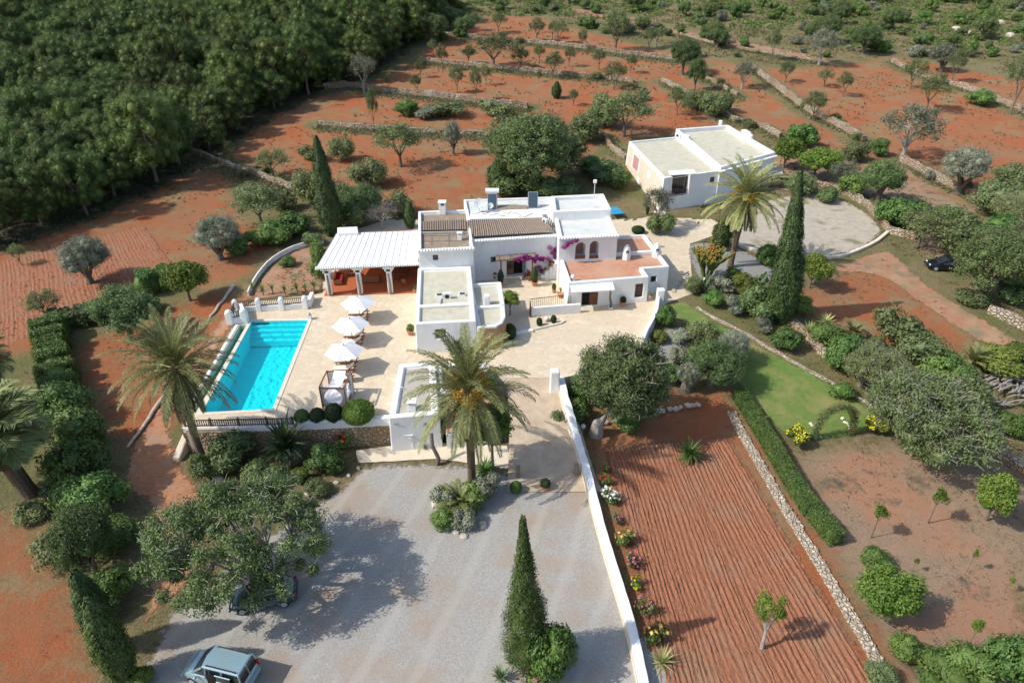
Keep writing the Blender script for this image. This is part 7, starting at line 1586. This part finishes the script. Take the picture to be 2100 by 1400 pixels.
# bougainvillea on wall, stair and pergola
def bougain():
    rg = np.random.default_rng(8); w3 = lambda x, y, z: P(x, y, z); pts = []
    stem = [P(1141,572,0)+Vector((0, -.15, 0)), Vector(onwall(1139,540,plC))+Vector((0, -.25, 0)), Vector(onwall(1136,520,plC))+Vector((0, -.25, 0)), Vector(onwall(1145,505,plC))+Vector((0, -.3, 0)), Vector(onwall(1162,498,plD))+Vector((0, -.25, 0)), Vector(onwall(1182,490,plD))+Vector((0, -.25, 0))]
    t = empty('bougainvillea', stem[0], 'magenta bougainvillea climbing the house corner and over the pergola front', 'climber')
    mb = MB(); mb.tube(resample(stem, .4), .05, 5); arm = [Vector(onwall(1139,545,plC))+Vector((0, -.3, 0)), P(1112,535,2.3), P(1100,528,2.85), P(1080,529,2.95), P(1055,531,2.95)]; mb.tube(resample(arm, .4), .035, 5); mb.obj('stem', M['bark'], t)
    C = []; R = []
    for line, n, r in ((stem[2:], 26, .3), (arm[1:], 26, .26)):
        L_ = resample(line, .12)
        for i in rg.integers(0, len(L_), n): C.append(np.array(L_[i])+rg.normal(0, .13, 3)); R.append([r*rg.uniform(.6, 1.1)])
    for x, y in ((1128,505),(1124,528),(1130,535),(1133,515),(1105,545),(1108,552)): C.append(np.array(onwall(x, y, plC))+[0, -.35, 0]); R.append([.34])
    V, F = clouds(np.array(C), np.array(R), 120, .11, .8, rg); link('blossom', npmesh('blossom', V, F), LM['bougain'], t)
    V, F = clouds(np.array(C)-[0, -.08, .08], np.array(R), 50, .11, .5, rg); link('leaves', npmesh('leaves', V, F), LM['green'], t)
bougain()
# flower arch on the lawn
b0, b1 = G(1669, 898), G(1743, 890); mid = (b0+b1)/2; t = empty('flower_arch', mid, 'round garden arch overgrown with red-flowered climber at the lawn end', 'arch')
ap = [b0] + [mid+(b0-mid)*math.cos(math.pi*s)*1.0+Vector((0, 0, 1.2+1.8*math.sin(math.pi*s))) for s in np.linspace(0, 1, 11)] + [b1]
mb = MB(); mb.tube(ap, .05, 6); mb.obj('frame', M['driftwood'], t)
rg = np.random.default_rng(4); C = np.array([list(q) for q in resample(ap, .22)]); R = rg.uniform(.22, .55, (len(C), 1)); V, F = clouds(C, R, 170, .11, .5, rg); link('leaves', npmesh('aleaves', V, F), LM['carob'], t)
V, F = clouds(C, R*1.1, 10, .1, .9, rg); link('blossom', npmesh('ablossom', V, F), LM['redf'], t)
for x, y, x2, y2, lab in ((1660,868,1684,900,'left curved stone edging at the foot of the flower arch'),(1727,858,1742,892,'right curved stone edging at the foot of the flower arch')):
    rockwall([(x, y), ((x+x2)/2+4, (y+y2)/2), (x2, y2)], .3, .15, M['coping'], 'stone_edging', lab, 'edging', .28, x)
# thick stump
b = G(1405, 800); mb = MB(); mb.tube([b-Vector((0, 0, .3)), b+Vector((.1, 0, 1.0)), b+Vector((.5, .3, 2.2)), b+Vector((.9, .5, 3.0))], [.55, .42, .34, .15], 9); mb.tube([b+Vector((.1, 0, 1.0)), b+Vector((-.5, .2, 2.0)), b+Vector((-.6, .2, 2.6))], [.3, .2, .1], 7); t = mb.obj('old_trunk', M['bark'], None, b); tag(t, 'thick dark gnarled trunk left of the hedge head', 'tree trunk')
b = G(905, 955); mb = MB(); mb.tube([b-Vector((.35, -.1, .2)), b+Vector((-.2, .2, .6)), b+Vector((-.65, .5, 1.6)), b+Vector((-.7, .9, 2.5))], [.19, .17, .15, .13], 8); t = mb.obj('bent_trunk', M['bark'], None, b); tag(t, 'bent bare trunk curving up left of the centre palm', 'tree trunk')
# log pile
b = G(2068, 800); t = empty('log_pile', b, 'grey pile of stacked firewood logs at the right edge', 'log pile'); rd = random.Random(9)
for i in range(90):
    x = rd.uniform(-2.2, 2.2); y = rd.uniform(-2.4, 2.4); z = .15+max(0, .9*(1-(x/2.6)**2-(y/2.8)**2))*rd.uniform(.3, 1.1); a = .5+rd.uniform(-.5, .5); d = Vector((math.cos(a), math.sin(a), rd.uniform(-.15, .15)))*rd.uniform(.4, .8); c = b+Vector((x, y, z)); mb = MB(); mb.tube([c-d, c+Vector((0, 0, .05)), c+d], [rd.uniform(.06, .1), .08, .05], 6); mb.obj('log', M['greybark'], t)
# rocks around beds
RK = [('bed below the pool wall', [(735,960),(715,975),(690,990),(660,1003),(630,1015),(600,1020),(560,1030)], .22), ('island bed', [(895,1010),(892,1035),(897,1060),(915,1082),(935,1092),(952,1102),(990,1078)], .3), ('pale hillside', [(2010,52),(2030,60),(1985,70),(2050,48),(2070,75),(1960,62)], 1.0), ('field edge left', [(440,960),(450,985),(430,1010)], .35)]
for nm, L_, r_ in RK:
    for i, (x, y) in enumerate(L_):
        b = G(x, y); rd = random.Random(x+y); mb = MB(); rock(mb, (b.x, b.y, b.z+r_*.2), r_*rd.uniform(.8, 1.3), rd, .8); t = mb.obj('rock', M['rock'], None, b, bevel=.0); tag(t, 'pale limestone rock among the stones along the '+nm, 'rock', 'rocks along the '+nm)
# ------------------------------------------------------------------ far scrub: shrubs one by one, the 260 that show largest
rg = np.random.default_rng(31); n = 0
zones = [((1010,2110),(-42,30),120,'low green shrub of the far scrub along the top edge','shrubs of the far scrub'), ((1380,2110),(30,118),80,'green shrub on the scrubby slope at the top right','shrubs of the top right slope'), ((760,960),(-30,90),34,'dark bushy tree of the strip at the top beside the pine wood','bushes of the strip beside the wood'), ((1190,1400),(50,76),16,'grey-green shrub in the patch below the farm track at the top centre','shrubs below the farm track')]
for (xa, xb), (ya, yb), cnt, lab, grp in zones:
    for _ in range(cnt):
        x = rg.uniform(xa, xb); y = rg.uniform(ya, yb)
        if grp.endswith('slope') and y < 30+(x-1380)*.0: continue
        b = G(x, y); 
        if b.y > 330: continue
        s = rg.uniform(1.0, 2.3)*(1.3 if 'strip' in grp else 1); k = ['shrub0','shrub1','shrub2','darkshrub','greyshrub','paleshrub','carob0'][rg.integers(0, 7)]; sc = .55 if k == 'carob0' else 1
        spawn('shrub', k, b, s*sc, s*sc*rg.uniform(.7, 1.1), lab, 'shrub', grp); n += 1
for i in range(46):
    wp = WALLW[rg.integers(0, 11)]; j = rg.integers(0, len(wp)-1); p = wp[j].lerp(wp[j+1], rg.uniform()); x, y = p.x+rg.normal(0, .8), p.y+rg.choice([-1.6, 1.3])+rg.normal(0, .5); s = rg.uniform(.45, 1.0)
    spawn('bush', ['almondbush','paleshrub','greyshrub','shrub1'][i % 4], (x, y, Tf(x, y)), s, s*rg.uniform(.7, 1.1), 'small wild bush growing against a far stone terrace wall', 'bush', 'wild bushes along the far terrace walls')
# dark tree line at the top right
for i in range(26):
    x = rg.uniform(1640, 2110); y = rg.uniform(-40, 8); b = G(x, y)
    if b.y < 340: s = rg.uniform(.7, 1.1); spawn('carob_tree', 'carob%d' % (i % 2), b, s, s, 'grey-green tree in the dark row along the top right edge', 'tree', 'dark trees along the top right edge')
# ------------------------------------------------------------------ grass tufts and weeds (nobody could count them)
def tufts(name, n, zone, lm, size, seed, lab):
    rg = np.random.default_rng(seed); px = rg.uniform(zone[0], zone[1], n*6); u = rg.uniform(zone[2], zone[3], n*6)
    # sample evenly on the ground: pick in world space
    X = rg.uniform(-150, 175, n*14); Y = rg.uniform(18, 300, n*14); D = CP*Y+(CAM_H-T(X, Y))*SP; fx = 1050+X/D*FPX; keep = (fx > -40) & (fx < 2140) & (rg.uniform(0, 1, len(X)) < np.clip((65/np.maximum(D, 1))**1.3, .14, 1)); X = X[keep]; Y = Y[keep]
    red, dry, wood = ground_masks(X, Y); v = rg.uniform(0, 1, len(X)); cl = np.sin(X*.7+seed)*np.sin(Y*.6+X*.2)+np.sin(X*.23)*np.sin(Y*.19+2); keep = (red < .12+.5*np.maximum(0, cl-.9)) & (wood < .4) & (v < .35+.5*cl) & (v < 1-.6*dry)
    keep |= (red > .5) & (v < .14) & (cl > .0)
    for poly in NOGRASS: keep &= ~inpoly(X, Y, poly)
    X = X[keep][:n]; Y = Y[keep][:n]; Z = T(X, Y); m = 5; k = len(X); P_ = np.repeat(np.stack([X, Y, Z], 1), m, 0)+rg.normal(0, size*.45, (k*m, 3))*[1, 1, 0]; tang = np.stack([rg.normal(0, .5, k*m), rg.normal(0, .5, k*m), np.ones(k*m)], 1); Dk = CP*Y+(CAM_H-Z)*SP; s = size*np.repeat(rg.uniform(.5, 1.4, (k, 1))*np.clip(Dk/110, .42, 1.6)[:, None], m, 0); P_[:, 2] += s[:, 0]*.35
    V, F = quads(P_, unit(rg, k*m)*[1, 1, .3], s, .45, rg, tang); o = link(name, npmesh(name, V, F), LM[lm]); tag(o, lab, 'grass', kind='stuff'); print(name, k)
NOGRASS = [PLAT, gp([(735,940),(900,935),(1232,985),(1340,1440),(300,1440),(420,1180),(700,985)]), gp([(545,560),(600,530),(520,620),(420,770),(375,930),(430,1090),(330,1260),(250,1330),(300,1060),(250,1000),(330,820),(460,640)]), gp([(1362,632),(1400,617),(1520,688),(1800,850),(1812,868),(1660,906),(1545,830),(1500,740)]), gp([(1500,500),(1545,418),(1620,400),(1770,430),(1812,470),(1745,520),(1600,523)]), gp([(1215,900),(1500,880),(1850,1440),(1352,1440)]), gp([(1412,500),(1560,530),(1600,560),(1450,585)]), gp([(1030,700),(1160,700),(1240,1010),(1040,1010)])]
tufts('dry_grass', 42000, (0, 2100, 0, 1), 'dry', .24, 3, 'dry straw-coloured grass on field edges and banks')
tufts('weeds', 38000, (0, 2100, 0, 1), 'weed', .2, 9, 'low grey-green weeds growing on field edges and banks')
def walltufts():
    rg = np.random.default_rng(12); Ps = []
    for wp in WALLW[:11]:
        L_ = resample(wp, .35)
        for p in L_:
            for _ in range(10): Ps.append((p.x+rg.normal(0, .5), p.y-.5-abs(rg.normal(.6, 1.5))))
            for _ in range(2): Ps.append((p.x+rg.normal(0, .5), p.y+abs(rg.normal(.5, .8))))
    A = np.array(Ps); Z = T(A[:, 0], A[:, 1]); P_ = np.repeat(np.stack([A[:, 0], A[:, 1], Z], 1), 3, 0)+rg.normal(0, .2, (len(A)*3, 3))*[1, 1, 0]; tang = np.stack([rg.normal(0, .5, len(P_)), rg.normal(0, .5, len(P_)), np.ones(len(P_))], 1); P_[:, 2] += .15
    V, F = quads(P_, unit(rg, len(P_))*[1, 1, .3], .38, .5, rg, tang); o = link('bank_grass', npmesh('bank_grass', V, F), LM['weed']); tag(o, 'grey-green grass growing along the stone terrace walls', 'grass', kind='stuff')
walltufts()

def scrub():
    rg = np.random.default_rng(44); X = rg.uniform(-60, 190, 30000); Y = rg.uniform(120, 300, 30000); Z = T(X, Y); D = CP*Y+(CAM_H-Z)*SP; v = SP*Y-(CAM_H-Z)*CP
    px = 1050+X/D*FPX; py = 700-v/D*FPX; cl = np.sin(X*.33+1)*np.sin(Y*.21+X*.1)+.5*np.sin(X*.9)*np.sin(Y*.7); lim = np.where(px < 1400, 34, np.where(px < 1700, 62, 100))
    k = (py < lim) & (px > 950) & (px < 2130) & (py > -40) & (rg.uniform(0, 1, 30000) < .5+.45*cl); k &= ~inpoly(X, Y, gp([(1180,12),(1300,30),(1700,116),(1700,136),(1560,110),(1280,50),(1180,32)])); X, Y, Z = X[k], Y[k], Z[k]; n = len(X); r = rg.uniform(.35, .95, (n, 1))
    V, F = clouds(np.stack([X, Y, Z+.2], 1), r, 22, .42, .6, rg, fill=.3, squash=.7, out=1); o = link('scrub', npmesh('scrub', V, F), LM['green']); tag(o, 'low green and grey scrub covering the far slope at the top', 'scrub', kind='stuff'); print('scrub', n)
scrub()

def undergrowth():
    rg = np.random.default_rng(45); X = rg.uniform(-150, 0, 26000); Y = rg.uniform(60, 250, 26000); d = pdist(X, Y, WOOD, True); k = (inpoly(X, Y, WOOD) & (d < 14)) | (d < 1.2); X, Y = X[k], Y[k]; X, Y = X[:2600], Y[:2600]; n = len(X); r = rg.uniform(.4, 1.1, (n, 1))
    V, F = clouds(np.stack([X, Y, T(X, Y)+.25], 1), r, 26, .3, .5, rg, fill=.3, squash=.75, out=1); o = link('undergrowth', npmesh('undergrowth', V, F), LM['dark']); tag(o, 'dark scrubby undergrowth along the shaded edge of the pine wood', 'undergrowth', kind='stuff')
undergrowth()
for i, (x, y, w, h) in enumerate([(330,250,70,80),(205,300,80,80),(340,215,60,70),(110,330,80,60)]): place('dead_tree', 'bare', x, y+60, w, h, ORD[i]+' grey dead tree from the right of the pine wood front' if False else ['grey dead tree at the front of the pine wood, the rightmost','grey dead tree among the pines left of the rightmost one','thin grey dead tree deeper behind the rightmost one','grey dead tree among the front pines at the far left'][i], 'dead tree')
